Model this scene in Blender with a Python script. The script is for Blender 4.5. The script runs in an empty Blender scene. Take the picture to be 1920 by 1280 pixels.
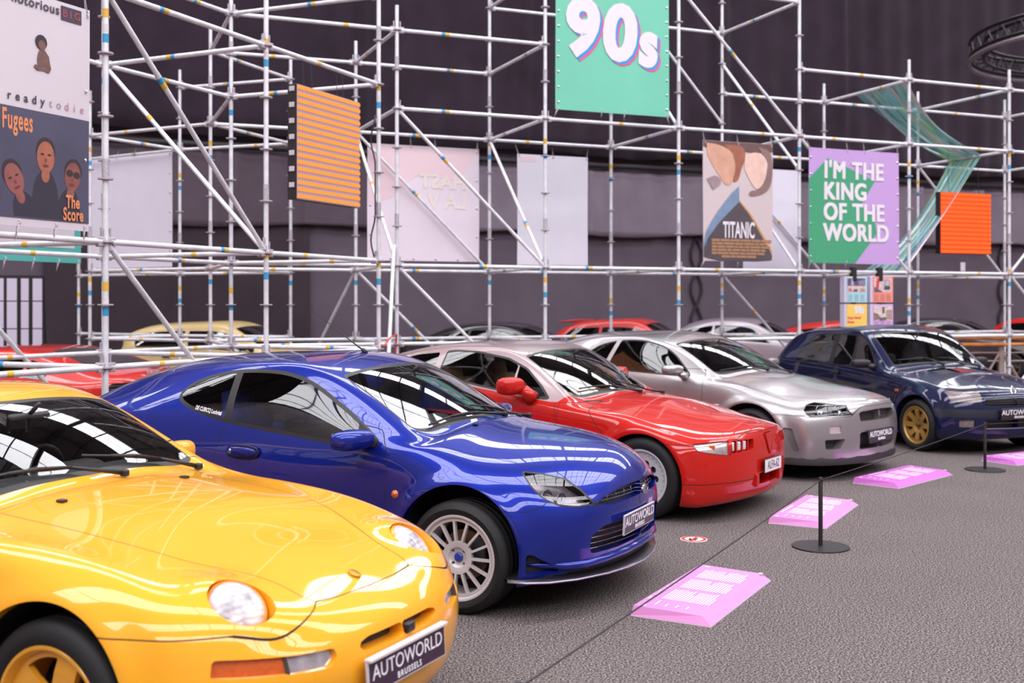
import bpy, bmesh, math, random
import numpy as np
from mathutils import Vector, Matrix

random.seed(7)
rng = np.random.default_rng(7)
SC = bpy.context.scene
COL = SC.collection
PI = math.pi

# ------------------------------------------------------------------ camera, world, exposure
EYE = 1.65                                   # eye height of the photographer
FPX = 2080.0                                 # focal length in pixels of the 1920 px wide frame
cam_data = bpy.data.cameras.new('camera')
cam_data.sensor_width = 36.0
cam_data.lens = FPX / 1920 * 36.0
cam_data.shift_y = -69.0 / 1920
cam_data.clip_start = 0.05
cam_data.clip_end = 200
cam_data.dof.use_dof = True
cam_data.dof.focus_distance = 6.5
cam_data.dof.aperture_fstop = 2.4
cam = bpy.data.objects.new('camera', cam_data)
COL.objects.link(cam)
cam.location = (0, 0, EYE)
cam.rotation_euler = (PI / 2, 0, 0)
SC.camera = cam

world = bpy.data.worlds.new('hall_daylight')
SC.world = world
world.use_nodes = True
_bg = world.node_tree.nodes['Background']
_bg.inputs['Color'].default_value = (1.0, 0.93, 0.95, 1)
_bg.inputs['Strength'].default_value = 0.5

SC.view_settings.view_transform = 'Standard'
SC.view_settings.look = 'None'
SC.view_settings.gamma = 1.0
SC.view_settings.exposure = 0.0
SC.view_settings.use_curve_mapping = False
SC.cycles.use_denoising = True
SC.cycles.max_bounces = 10
SC.cycles.transparent_max_bounces = 16
SC.cycles.sample_clamp_indirect = 6.0
SC.cycles.caustics_reflective = False
SC.cycles.caustics_refractive = False


# ------------------------------------------------------------------ materials
def srgb(r, g, b):
    def f(c):
        c /= 255.0
        return c / 12.92 if c <= 0.04045 else ((c + 0.055) / 1.055) ** 2.4
    return (f(r), f(g), f(b), 1.0)


MATS = {}


def pm(name, col=(128, 128, 128), rough=0.5, metal=0.0, coat=0.0, coat_rough=0.03, emit=None, strength=0.0,
       noise=0.0, nscale=20.0, bump=0.0, bscale=60.0, spec=0.5, sheen=0.0, back=None):
    """a Principled material with optional noise in its colour, a noise bump and a darker reverse side"""
    if name in MATS:
        return MATS[name]
    m = bpy.data.materials.new(name)
    m.use_nodes = True
    nt = m.node_tree
    p = nt.nodes['Principled BSDF']
    c = srgb(*col)
    p.inputs['Base Color'].default_value = c
    p.inputs['Roughness'].default_value = rough
    p.inputs['Metallic'].default_value = metal
    p.inputs['Coat Weight'].default_value = coat
    p.inputs['Coat Roughness'].default_value = coat_rough
    p.inputs['Specular IOR Level'].default_value = spec
    p.inputs['Sheen Weight'].default_value = sheen
    if emit is not None:
        p.inputs['Emission Color'].default_value = srgb(*emit)
        p.inputs['Emission Strength'].default_value = strength
    if noise or bump:
        tc = nt.nodes.new('ShaderNodeTexCoord')
    if noise:
        n = nt.nodes.new('ShaderNodeTexNoise')
        n.inputs['Scale'].default_value = nscale
        n.inputs['Detail'].default_value = 5
        r = nt.nodes.new('ShaderNodeValToRGB')
        r.color_ramp.elements[0].position = 0.3
        r.color_ramp.elements[1].position = 0.7
        r.color_ramp.elements[0].color = tuple(x * (1 - noise) for x in c[:3]) + (1,)
        r.color_ramp.elements[1].color = tuple(min(1, x * (1 + noise)) for x in c[:3]) + (1,)
        nt.links.new(tc.outputs['Object'], n.inputs['Vector'])
        nt.links.new(n.outputs['Fac'], r.inputs['Fac'])
        nt.links.new(r.outputs['Color'], p.inputs['Base Color'])
    if bump:
        n = nt.nodes.new('ShaderNodeTexNoise')
        n.inputs['Scale'].default_value = bscale
        n.inputs['Detail'].default_value = 4
        b = nt.nodes.new('ShaderNodeBump')
        b.inputs['Strength'].default_value = bump
        b.inputs['Distance'].default_value = 0.01
        nt.links.new(tc.outputs['Object'], n.inputs['Vector'])
        nt.links.new(n.outputs['Fac'], b.inputs['Height'])
        nt.links.new(b.outputs['Normal'], p.inputs['Normal'])
    if back is not None:                       # bare inside of a painted sheet
        m['two_faced'] = True
        d = nt.nodes.new('ShaderNodeBsdfDiffuse')
        d.inputs['Color'].default_value = srgb(*back)
        g = nt.nodes.new('ShaderNodeNewGeometry')
        mx = nt.nodes.new('ShaderNodeMixShader')
        nt.links.new(g.outputs['Backfacing'], mx.inputs['Fac'])
        nt.links.new(p.outputs['BSDF'], mx.inputs[1])
        nt.links.new(d.outputs['BSDF'], mx.inputs[2])
        nt.links.new(mx.outputs['Shader'], nt.nodes['Material Output'].inputs['Surface'])
    MATS[name] = m
    return m


def glass(name, tint=(200, 215, 210), mirror=1.0, rough=0.0):
    """thin pane: tinted see-through plus a Fresnel reflection"""
    if name in MATS:
        return MATS[name]
    m = bpy.data.materials.new(name)
    m.use_nodes = True
    nt = m.node_tree
    nt.nodes.remove(nt.nodes['Principled BSDF'])
    t = nt.nodes.new('ShaderNodeBsdfTransparent')
    t.inputs['Color'].default_value = srgb(*tint)
    g = nt.nodes.new('ShaderNodeBsdfGlossy')
    g.inputs['Roughness'].default_value = rough
    g.inputs['Color'].default_value = (1, 1, 1, 1)
    lw = nt.nodes.new('ShaderNodeFresnel')
    lw.inputs['IOR'].default_value = 1.55
    mu = nt.nodes.new('ShaderNodeMath')
    mu.operation = 'MULTIPLY'
    mu.use_clamp = True
    mu.inputs[1].default_value = mirror
    mx = nt.nodes.new('ShaderNodeMixShader')
    nt.links.new(lw.outputs['Fac'], mu.inputs[0])
    nt.links.new(mu.outputs[0], mx.inputs['Fac'])
    nt.links.new(t.outputs['BSDF'], mx.inputs[1])
    nt.links.new(g.outputs['BSDF'], mx.inputs[2])
    nt.links.new(mx.outputs['Shader'], nt.nodes['Material Output'].inputs['Surface'])
    MATS[name] = m
    return m


# ------------------------------------------------------------------ things and parts
def tag(o, label=None, cat=None, group=None, kind=None):
    if label:
        o['label'] = label
    if cat:
        o['category'] = cat
    if group:
        o['group'] = group
    if kind:
        o['kind'] = kind
    return o


def thing(name, label, cat, loc=(0, 0, 0), rz=0.0, group=None):
    o = bpy.data.objects.new(name, None)
    o.empty_display_size = 0.1
    COL.objects.link(o)
    o.location = loc
    o.rotation_euler = (0, 0, rz)
    return tag(o, label, cat, group)


def link(name, mesh, parent=None, label=None):
    o = bpy.data.objects.new(name, mesh)
    COL.objects.link(o)
    if parent is not None:
        o.parent = parent
    if label:
        o['label'] = label
    return o


def arrays_mesh(name, V, T, mats, N=None, mi=None, smooth=True):
    """triangles (or quads) given as arrays -> mesh"""
    V = np.asarray(V, np.float32)
    T = np.asarray(T, np.int32)
    k = T.shape[1]
    me = bpy.data.meshes.new(name)
    me.vertices.add(len(V))
    me.vertices.foreach_set('co', V.ravel())
    me.loops.add(T.size)
    me.loops.foreach_set('vertex_index', T.ravel())
    me.polygons.add(len(T))
    me.polygons.foreach_set('loop_start', np.arange(0, T.size, k, dtype=np.int32))
    me.polygons.foreach_set('loop_total', np.full(len(T), k, np.int32))
    if smooth:
        me.polygons.foreach_set('use_smooth', np.ones(len(T), bool))
    for m in (mats if isinstance(mats, (list, tuple)) else [mats]):
        me.materials.append(m)
    if mi is not None:
        me.polygons.foreach_set('material_index', np.asarray(mi, np.int32))
    me.update(calc_edges=True)
    if N is not None:
        me.normals_split_custom_set_from_vertices(np.asarray(N, np.float32).tolist())
    return me


class MB:
    """collects simple solids into one mesh"""

    def __init__(self):
        self.v, self.f, self.m = [], [], []

    def add(self, v, f, m=0):
        o = len(self.v)
        self.v += [tuple(p) for p in v]
        self.f += [tuple(i + o for i in q) for q in f]
        self.m += [m] * len(f)
        return self

    def box(self, c, s, rot=None, m=0, bevel=0.0):
        x, y, z = (k / 2 for k in s)
        M = rot if rot is not None else Matrix.Identity(3)
        c = Vector(c)
        if bevel <= 0:
            vs = [Vector((a * x, b * y, d * z)) for a in (-1, 1) for b in (-1, 1) for d in (-1, 1)]
            fs = [(0, 1, 3, 2), (4, 6, 7, 5), (0, 4, 5, 1), (2, 3, 7, 6), (0, 2, 6, 4), (1, 5, 7, 3)]
        else:
            bm = bmesh.new()
            bmesh.ops.create_cube(bm, size=1.0, matrix=Matrix.Diagonal((s[0], s[1], s[2], 1)))
            bmesh.ops.bevel(bm, geom=bm.edges[:], offset=bevel, segments=3, affect='EDGES', profile=0.5)
            vs = [v.co.copy() for v in bm.verts]
            bm.verts.index_update()
            fs = [tuple(v.index for v in f.verts) for f in bm.faces]
            bm.free()
        return self.add([M @ v + c for v in vs], fs, m)

    def tube(self, pts, r, n=10, m=0, cap=True, closed=False):
        pts = [Vector(p) for p in pts]
        rr = r if isinstance(r, (list, tuple)) else [r] * len(pts)
        rings = []
        up = None
        L = len(pts)
        for i, p in enumerate(pts):
            if closed:
                d = (pts[(i + 1) % L] - pts[i - 1]).normalized()
            else:
                d = (pts[min(i + 1, L - 1)] - pts[max(i - 1, 0)]).normalized()
            if up is None:
                up = Vector((0, 0, 1)) if abs(d.z) < 0.9 else Vector((1, 0, 0))
            a = d.cross(up).normalized()
            b = a.cross(d).normalized()
            up = b
            rings.append([p + (a * math.cos(t) + b * math.sin(t)) * rr[i] for t in (2 * PI * j / n for j in range(n))])
        vs = [v for q in rings for v in q]
        fs = []
        for i in range(L if closed else L - 1):
            i2 = (i + 1) % L
            for j in range(n):
                fs.append((i * n + j, i * n + (j + 1) % n, i2 * n + (j + 1) % n, i2 * n + j))
        if cap and not closed:
            fs.append(tuple(range(n - 1, -1, -1)))
            fs.append(tuple((L - 1) * n + j for j in range(n)))
        return self.add(vs, fs, m)

    def lathe(self, prof, n=32, axis='z', c=(0, 0, 0), m=0):
        """prof: list of (radius, height) turned about an axis"""
        vs, fs = [], []
        c = Vector(c)
        for r, h in prof:
            for j in range(n):
                t = 2 * PI * j / n
                q = (r * math.cos(t), r * math.sin(t), h)
                if axis == 'y':
                    q = (q[0], q[2], q[1])
                elif axis == 'x':
                    q = (q[2], q[0], q[1])
                vs.append(Vector(q) + c)
        for i in range(len(prof) - 1):
            for j in range(n):
                fs.append((i * n + j, i * n + (j + 1) % n, (i + 1) * n + (j + 1) % n, (i + 1) * n + j))
        return self.add(vs, fs, m)

    def build(self, name, mats, parent=None, label=None, smooth=False, auto=None, recalc=False):
        me = bpy.data.meshes.new(name)
        me.from_pydata(self.v, [], self.f)
        if recalc or any('two_faced' in m for m in (mats if isinstance(mats, (list, tuple)) else [mats])):
            bm = bmesh.new()
            bm.from_mesh(me)
            bmesh.ops.recalc_face_normals(bm, faces=bm.faces)
            bm.to_mesh(me)
            bm.free()
        for m in (mats if isinstance(mats, (list, tuple)) else [mats]):
            me.materials.append(m)
        me.polygons.foreach_set('material_index', np.array(self.m, np.int32))
        if smooth:
            me.polygons.foreach_set('use_smooth', np.ones(len(self.f), bool))
            if auto is not None:
                me.set_sharp_from_angle(angle=math.radians(auto))
        me.update()
        return link(name, me, parent, label)


def text_mesh(body, size, extrude=0.0, shear=0.0, bold=0.0, space=1.0, align='CENTER', sx=1.0, space_line=1.0):
    """lettering as flat or thin solid mesh data in its own xy plane: (V, faces)"""
    cu = bpy.data.curves.new('t', 'FONT')
    cu.body = body
    cu.size = size
    cu.extrude = extrude
    cu.shear = shear
    cu.offset = bold
    cu.space_character = space
    cu.space_line = space_line
    cu.align_x = align
    cu.align_y = 'CENTER'
    cu.resolution_u = 4
    ob = bpy.data.objects.new('t', cu)
    COL.objects.link(ob)
    dg = bpy.context.evaluated_depsgraph_get()
    me = ob.evaluated_get(dg).to_mesh()
    V = [(v.co.x * sx, v.co.y, v.co.z) for v in me.vertices]
    F = [tuple(p.vertices) for p in me.polygons]
    ob.evaluated_get(dg).to_mesh_clear()
    bpy.data.objects.remove(ob)
    bpy.data.curves.remove(cu)
    return V, F


def frame_pts(V, o, ex, ey, ez=None):
    o, ex, ey = Vector(o), Vector(ex), Vector(ey)
    ez = Vector(ez) if ez is not None else ex.cross(ey).normalized()
    return [o + ex * v[0] + ey * v[1] + ez * (v[2] if len(v) > 2 else 0) for v in V]


# ------------------------------------------------------------------ smooth skins and cutting them into panels
def sdf_poly(px, py, poly):
    """signed distance to a closed polygon, negative inside (vectorised)"""
    P = np.asarray(poly, float)
    Q = np.roll(P, -1, 0)
    d2 = np.full(px.shape, 1e9)
    inside = np.zeros(px.shape, bool)
    for (ax, ay), (bx, by) in zip(P, Q):
        ex, ey = bx - ax, by - ay
        wx, wy = px - ax, py - ay
        t = np.clip((wx * ex + wy * ey) / (ex * ex + ey * ey + 1e-12), 0, 1)
        d2 = np.minimum(d2, (wx - t * ex) ** 2 + (wy - t * ey) ** 2)
        c = (ay > py) != (by > py)
        with np.errstate(divide='ignore', invalid='ignore'):
            xi = ax + (py - ay) * ex / (ey if abs(ey) > 1e-12 else 1e-12)
        inside ^= c & (px < xi)
    d = np.sqrt(d2)
    return np.where(inside, -d, d)


def fillet(poly, r, n=5):
    """round the corners of a polygon; r may be one radius or one per corner"""
    out = []
    L = len(poly)
    for i, b in enumerate(poly):
        rr = r[i] if isinstance(r, (list, tuple)) else r
        a, c = np.array(poly[i - 1], float), np.array(poly[(i + 1) % L], float)
        b = np.array(b, float)
        la, lc = np.linalg.norm(a - b), np.linalg.norm(c - b)
        k = min(rr, 0.48 * la, 0.48 * lc)
        if k < 1e-4:
            out.append(tuple(b))
            continue
        p, q = b + (a - b) / la * k, b + (c - b) / lc * k
        for t in np.linspace(0, 1, n):
            out.append(tuple((1 - t) ** 2 * p + 2 * t * (1 - t) * b + t * t * q))
    return out


def chaikin(pts, n=3):
    """corner cutting of an open line, its ends kept"""
    P = [np.array(p, float) for p in pts]
    for _ in range(n):
        Q = [P[0]]
        for a, b in zip(P, P[1:]):
            Q += [a * .75 + b * .25, a * .25 + b * .75]
        P = Q + [P[-1]]
    return [tuple(p) for p in P]


def rounded(poly, n=2):
    """corner cutting of a closed outline"""
    P = [np.array(p, float) for p in poly]
    for _ in range(n):
        P = [q for a, b in zip(P, P[1:] + P[:1]) for q in (a * .75 + b * .25, a * .25 + b * .75)]
    return [tuple(p) for p in P]


class Skin:
    """half a car body given as a control net; mirrored, smoothed, then cut into labelled panels"""

    def __init__(self, cols, level=4, creases=(), iters=2, damp=0.8):
        nc, nr = len(cols), len(cols[0]) if len(cols[0]) > len(cols[1]) else len(cols[1])
        idx = {}
        tgt, uv = [], []

        def vid(c, r, s):
            on_axis = c in (0, nc - 1) or r == nr - 1
            key = (c, r, 0 if on_axis else s)
            if key not in idx:
                x, y, z = cols[c][r]
                idx[key] = len(tgt)
                tgt.append((x, 0.0 if on_axis else s * y, z))
                uv.append((c, r))
            return idx[key]
        faces = []
        for s in (1, -1):
            for c in range(nc - 1):
                for r in range(nr - 1):
                    if r == nr - 2 and c in (0, nc - 2):
                        continue
                    q = [vid(c, r, s), vid(c + 1, r, s), vid(c + 1, r + 1, s), vid(c, r + 1, s)]
                    faces.append(q if s > 0 else q[::-1])
        r = nr - 2
        faces.append([vid(0, r, 1), vid(1, r, 1), vid(1, r + 1, 1), vid(1, r, -1)])
        faces.append([vid(nc - 1, r, 1), vid(nc - 2, r, -1), vid(nc - 2, r + 1, 1), vid(nc - 2, r, 1)])
        tgt = np.array(tgt)
        me = bpy.data.meshes.new('net')
        me.from_pydata(tgt.tolist(), [], faces)
        uvl = me.uv_layers.new(name='uv')
        lv = np.zeros(len(me.loops), np.int32)
        me.loops.foreach_get('vertex_index', lv)
        uvl.data.foreach_set('uv', np.array(uv, np.float32)[lv].ravel())
        me.update()
        if creases:
            ek = {tuple(sorted(e.vertices)): e.index for e in me.edges}
            w = np.zeros(len(me.edges), np.float32)
            for kind, i, a, b, val in creases:
                for j in range(a, b):
                    for s in (1, -1):
                        k0, k1 = ((i, j), (i, j + 1)) if kind == 'c' else ((j, i), (j + 1, i))
                        try:
                            e = ek.get(tuple(sorted((vid(*k0, s), vid(*k1, s)))))
                        except Exception:
                            e = None
                        if e is not None:
                            w[e] = max(w[e], val)
            at = me.attributes.new('crease_edge', 'FLOAT', 'EDGE')
            at.data.foreach_set('value', w)
        ob = bpy.data.objects.new('net', me)
        COL.objects.link(ob)
        md = ob.modifiers.new('s', 'SUBSURF')
        md.uv_smooth = 'NONE'
        md.levels = md.render_levels = 2
        P = tgt.copy()
        n0 = len(tgt)
        for it in range(iters):                # pull the limit surface through the given points
            ev = self._eval(ob)
            co = np.zeros(len(ev.vertices) * 3, np.float32)
            ev.vertices.foreach_get('co', co)
            P = P + damp * (tgt - co.reshape(-1, 3)[:n0])
            me.vertices.foreach_set('co', P.astype(np.float32).ravel())
            me.update()
        md.levels = md.render_levels = level
        ev = self._eval(ob)
        nv, nl, npol = len(ev.vertices), len(ev.loops), len(ev.polygons)
        co = np.zeros(nv * 3, np.float32)
        ev.vertices.foreach_get('co', co)
        li = np.zeros(nl, np.int32)
        ev.loops.foreach_get('vertex_index', li)
        uu = np.zeros(nl * 2, np.float32)
        ev.uv_layers[0].data.foreach_get('uv', uu)
        q = li.reshape(-1, 4)
        self.V = co.reshape(-1, 3).astype(float)
        self.UV = np.zeros((nv, 2))
        self.UV[li] = uu.reshape(-1, 2)
        self.T = np.concatenate([q[:, [0, 1, 2]], q[:, [0, 2, 3]]]).astype(np.int64)
        bpy.data.objects.remove(ob)
        bpy.data.meshes.remove(me)
        self.names = ['body']
        self.lab = np.zeros(len(self.T), int)
        self.normals()

    @staticmethod
    def _eval(ob):
        dg = bpy.context.evaluated_depsgraph_get()
        dg.update()
        return ob.evaluated_get(dg).to_mesh()

    def normals(self):
        a, b, c = (self.V[self.T[:, i]] for i in range(3))
        fn = np.cross(b - a, c - a)
        N = np.zeros_like(self.V)
        for i in range(3):
            np.add.at(N, self.T[:, i], fn)
        self.N = N / (np.linalg.norm(N, axis=1, keepdims=True) + 1e-12)

    def deform(self, fn):
        self.V = fn(self.V)
        self.normals()

    def lid(self, name):
        if name not in self.names:
            self.names.append(name)
        return self.names.index(name)

    def cut(self, new, field, src=('body',)):
        """triangles of src labels where field < 0 become `new`; field(x,y,z,u,v,N) per vertex"""
        f = field(self.V[:, 0], self.V[:, 1], self.V[:, 2], self.UV[:, 0], self.UV[:, 1], self.N)
        f = np.where(np.abs(f) < 1e-6, 1e-6, f)
        sid = [self.names.index(s) for s in src if s in self.names]
        sel = np.isin(self.lab, sid)
        s = f[self.T] < 0
        ns = s.sum(1)
        nl = self.lid(new)
        allin = sel & (ns == 3)
        mix = np.where(sel & (ns > 0) & (ns < 3))[0]
        self.lab[allin] = nl
        if len(mix) == 0:
            return self
        T, S = self.T[mix], s[mix]
        lone = np.where(ns[mix] == 1, S.argmax(1), (~S).argmax(1))     # the vertex alone on its side
        ar = np.arange(len(mix))
        A, B, Cc = T[ar, lone], T[ar, (lone + 1) % 3], T[ar, (lone + 2) % 3]
        n = len(self.V)
        ab = np.minimum(A, B) * n + np.maximum(A, B)
        ac = np.minimum(A, Cc) * n + np.maximum(A, Cc)
        keys, inv = np.unique(np.concatenate([ab, ac]), return_inverse=True)
        i, j = keys // n, keys % n
        t = (f[i] / (f[i] - f[j]))[:, None]
        nV = self.V[i] * (1 - t) + self.V[j] * t
        nN = self.N[i] * (1 - t) + self.N[j] * t
        nN /= np.linalg.norm(nN, axis=1, keepdims=True) + 1e-12
        nU = self.UV[i] * (1 - t) + self.UV[j] * t
        self.V = np.concatenate([self.V, nV])
        self.N = np.concatenate([self.N, nN])
        self.UV = np.concatenate([self.UV, nU])
        P, Q = inv[:len(mix)] + n, inv[len(mix):] + n
        old = self.lab[mix]
        lone_in = S[ar, lone]
        t1 = np.stack([A, P, Q], 1)
        t2 = np.stack([P, B, Cc], 1)
        t3 = np.stack([P, Cc, Q], 1)
        l1 = np.where(lone_in, nl, old)
        l2 = np.where(lone_in, old, nl)
        keep = np.ones(len(self.T), bool)
        keep[mix] = False
        self.T = np.concatenate([self.T[keep], t1, t2, t3])
        self.lab = np.concatenate([self.lab[keep], l1, l2, l2])
        return self

    def seam(self, name, field, w=0.0022, src=('body',), gap='panel_gap'):
        """a panel with a dark shut line round it"""
        band = name or 'seam_tmp'
        self.cut('band_tmp', lambda *a: field(*a) - w, src)
        self.cut(band, lambda *a: field(*a) + w, ('band_tmp',))
        self.relabel('band_tmp', gap)
        if not name:
            self.relabel(band, src[0])
        return self

    def relabel(self, old, new):
        if old in self.names:
            self.lab[self.lab == self.names.index(old)] = self.lid(new)

    def drop(self, name):
        if name in self.names:
            k = self.lab != self.names.index(name)
            self.T, self.lab = self.T[k], self.lab[k]

    def region(self, name, side=0):
        if name not in self.names:
            return np.zeros((0, 3), int)
        T = self.T[self.lab == self.names.index(name)]
        if side and len(T):
            yc = self.V[T][:, :, 1].mean(1)
            T = T[yc * side > 0]
        return T

    @staticmethod
    def border(T):
        e = np.concatenate([T[:, [0, 1]], T[:, [1, 2]], T[:, [2, 0]]])
        k = np.sort(e, 1)
        key = k[:, 0] * (k.max() + 1) + k[:, 1]
        u, first, cnt = np.unique(key, return_index=True, return_counts=True)
        return e[first[cnt == 1]]

    def pocket(self, name, shift, floor, wall='body', keep=False, side_scale=True):
        """sink a labelled patch by `shift` (vector, mirrored in y by side, or a depth along the normals) and wall its rim"""
        T = self.region(name)
        if len(T) == 0:
            return
        E = self.border(T)
        vid = np.unique(T)
        mp = np.full(len(self.V), -1)
        if np.isscalar(shift):
            nV = self.V[vid] - self.N[vid] * shift
        else:
            sh = np.array([shift] * len(vid), float)
            if side_scale:
                sh[:, 1] *= np.sign(self.V[vid, 1])
            nV = self.V[vid] + sh
        base = len(self.V)
        mp[vid] = base + np.arange(len(vid))
        self.V = np.concatenate([self.V, nV])
        self.N = np.concatenate([self.N, self.N[vid]])
        self.UV = np.concatenate([self.UV, self.UV[vid]])
        if not keep:
            m = self.lab == self.names.index(name)
            self.T[m] = mp[T]
            self.lab[m] = self.lid(floor)
        else:
            self.T = np.concatenate([self.T, mp[T]])
            self.lab = np.concatenate([self.lab, np.full(len(T), self.lid(floor))])
        # walls get vertices of their own so that they shade flat
        a, b = E[:, 0], E[:, 1]
        W = np.stack([self.V[a], self.V[b], self.V[mp[b]], self.V[mp[a]]], 1)
        fn = np.cross(W[:, 1] - W[:, 0], W[:, 2] - W[:, 0])
        fn = fn / (np.linalg.norm(fn, axis=1, keepdims=True) + 1e-12)
        o = len(self.V)
        self.V = np.concatenate([self.V, W.reshape(-1, 3)])
        self.N = np.concatenate([self.N, np.repeat(fn, 4, 0)])
        self.UV = np.concatenate([self.UV, np.zeros((len(W) * 4, 2))])
        k = o + 4 * np.arange(len(W))
        t = np.concatenate([np.stack([k, k + 1, k + 2], 1), np.stack([k, k + 2, k + 3], 1)])
        self.T = np.concatenate([self.T, t])
        self.lab = np.concatenate([self.lab, np.full(len(t), self.lid(wall))])

    def emit(self, labels, name, mats, parent, side=0, label=None):
        """one object from one or several labels (several labels -> several material slots)"""
        labels = labels if isinstance(labels, (list, tuple)) else [labels]
        mats = mats if isinstance(mats, (list, tuple)) else [mats]
        Ts, mi = [], []
        for i, l in enumerate(labels):
            T = self.region(l, side)
            Ts.append(T)
            mi += [min(i, len(mats) - 1)] * len(T)
        T = np.concatenate(Ts)
        if len(T) == 0:
            return None
        vid, inv = np.unique(T, return_inverse=True)
        me = arrays_mesh(name, self.V[vid], inv.reshape(-1, 3), mats, self.N[vid], mi)
        return link(name, me, parent, label)

    def ray(self, o, d):
        """nearest hit of a ray with the skin (used to seat small parts on it)"""
        o, d = np.asarray(o, float), np.asarray(d, float)
        a, b, c = (self.V[self.T[:, i]] for i in range(3))
        e1, e2 = b - a, c - a
        h = np.cross(np.broadcast_to(d, e2.shape), e2)
        det = (e1 * h).sum(1)
        with np.errstate(divide='ignore', invalid='ignore'):
            f = 1.0 / det
            s = o - a
            u = f * (s * h).sum(1)
            q = np.cross(s, e1)
            v = f * (q @ d)
            t = f * (e2 * q).sum(1)
        ok = (np.abs(det) > 1e-12) & (u >= -1e-6) & (v >= -1e-6) & (u + v <= 1 + 1e-6) & (t > 1e-4)
        if not ok.any():
            return None
        i = np.where(ok)[0][np.argmin(t[ok])]
        w = 1 - u[i] - v[i]
        n = self.N[self.T[i, 0]] * w + self.N[self.T[i, 1]] * u[i] + self.N[self.T[i, 2]] * v[i]
        return o + d * t[i], n / np.linalg.norm(n)


def XZ(poly, ymin=0.4, r=0.0):
    poly = fillet(poly, r) if r else poly
    return lambda x, y, z, u, v, N: np.maximum(sdf_poly(x, z, poly), ymin - np.abs(y))


def YZ(poly, xmin=0.3, r=0.0, sym=True):
    poly = fillet(poly, r) if r else poly
    return lambda x, y, z, u, v, N: np.maximum(sdf_poly(np.abs(y) if sym else y, z, poly), xmin - x)


def XY(poly, zmin=0.3, r=0.0):
    poly = fillet(poly, r) if r else poly
    return lambda x, y, z, u, v, N: np.maximum(sdf_poly(x, np.abs(y), poly), zmin - z)


def UVP(poly, r=0.0):
    poly = fillet(poly, r) if r else poly
    return lambda x, y, z, u, v, N: sdf_poly(u, v, poly)


# ------------------------------------------------------------------ where things stand (x right, y away from the camera)
def V2(x, y):
    return np.array((x, y), float)


R_DIR = V2(math.cos(.3907), math.sin(.3907))          # run of the long scaffold
R_NRM = V2(-R_DIR[1], R_DIR[0])
R_ORG = V2(-1.467, 14.137)
A_DIR = V2(math.cos(1.142), math.sin(1.142))          # run of the scaffold at the left
A_NRM = V2(-A_DIR[1], A_DIR[0])
A_ORG = V2(-3.235, 8.83)
BAY = 2.07


def Rp(i, j=0.0):
    return R_ORG + BAY * (i * R_DIR + j * R_NRM)


def Ap(i, j=0.0):
    return A_ORG + BAY * (i * A_DIR + j * A_NRM)


def ring(k):
    """height of the k-th rosette above eye level"""
    return EYE + .5 * k


def sight(px, py, P, d):
    """where a line of sight meets the upright plane through P along d"""
    r = V2((px - 960) / FPX, 1.0)
    M = np.array([[r[0], -d[0]], [r[1], -d[1]]])
    t, s = np.linalg.solve(M, P)
    return np.array((t * r[0], t, EYE + (571 - py) / FPX * t))


# ------------------------------------------------------------------ the hall: floor, back wall, vaulted roof with skylights
WALL_P = R_ORG + 10.0 * R_NRM
d3 = lambda v, z=0.0: Vector((v[0], v[1], z))


def carpet_material():
    m = bpy.data.materials.new('speckled_carpet')
    m.use_nodes = True
    nt = m.node_tree
    p = nt.nodes['Principled BSDF']
    tc = nt.nodes.new('ShaderNodeTexCoord')
    n1 = nt.nodes.new('ShaderNodeTexNoise')
    n1.inputs['Scale'].default_value = 100
    n1.inputs['Detail'].default_value = 3
    n1.inputs['Roughness'].default_value = .75
    r1 = nt.nodes.new('ShaderNodeValToRGB')
    e = r1.color_ramp.elements
    e[0].position, e[0].color = .41, srgb(46, 41, 43)
    e[1].position, e[1].color = .60, srgb(160, 149, 146)
    mid = e.new(.5)
    mid.color = srgb(90, 82, 82)
    n2 = nt.nodes.new('ShaderNodeTexNoise')
    n2.inputs['Scale'].default_value = 1.3
    n2.inputs['Detail'].default_value = 4
    r2 = nt.nodes.new('ShaderNodeValToRGB')
    r2.color_ramp.elements[0].color = (.82, .82, .84, 1)
    r2.color_ramp.elements[1].color = (1.06, 1.04, 1.03, 1)
    mx = nt.nodes.new('ShaderNodeMix')
    mx.data_type = 'RGBA'
    mx.blend_type = 'MULTIPLY'
    mx.inputs['Factor'].default_value = 1
    L = nt.links.new
    L(tc.outputs['Object'], n1.inputs['Vector'])
    L(tc.outputs['Object'], n2.inputs['Vector'])
    L(n1.outputs['Fac'], r1.inputs['Fac'])
    L(n2.outputs['Fac'], r2.inputs['Fac'])
    L(r1.outputs['Color'], mx.inputs['A'])
    L(r2.outputs['Color'], mx.inputs['B'])
    L(mx.outputs['Result'], p.inputs['Base Color'])
    p.inputs['Roughness'].default_value = .95
    p.inputs['Specular IOR Level'].default_value = .1
    return m


def struct(o, label=None):
    o['kind'] = 'structure'
    if label:
        o['label'] = label
    return o


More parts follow.
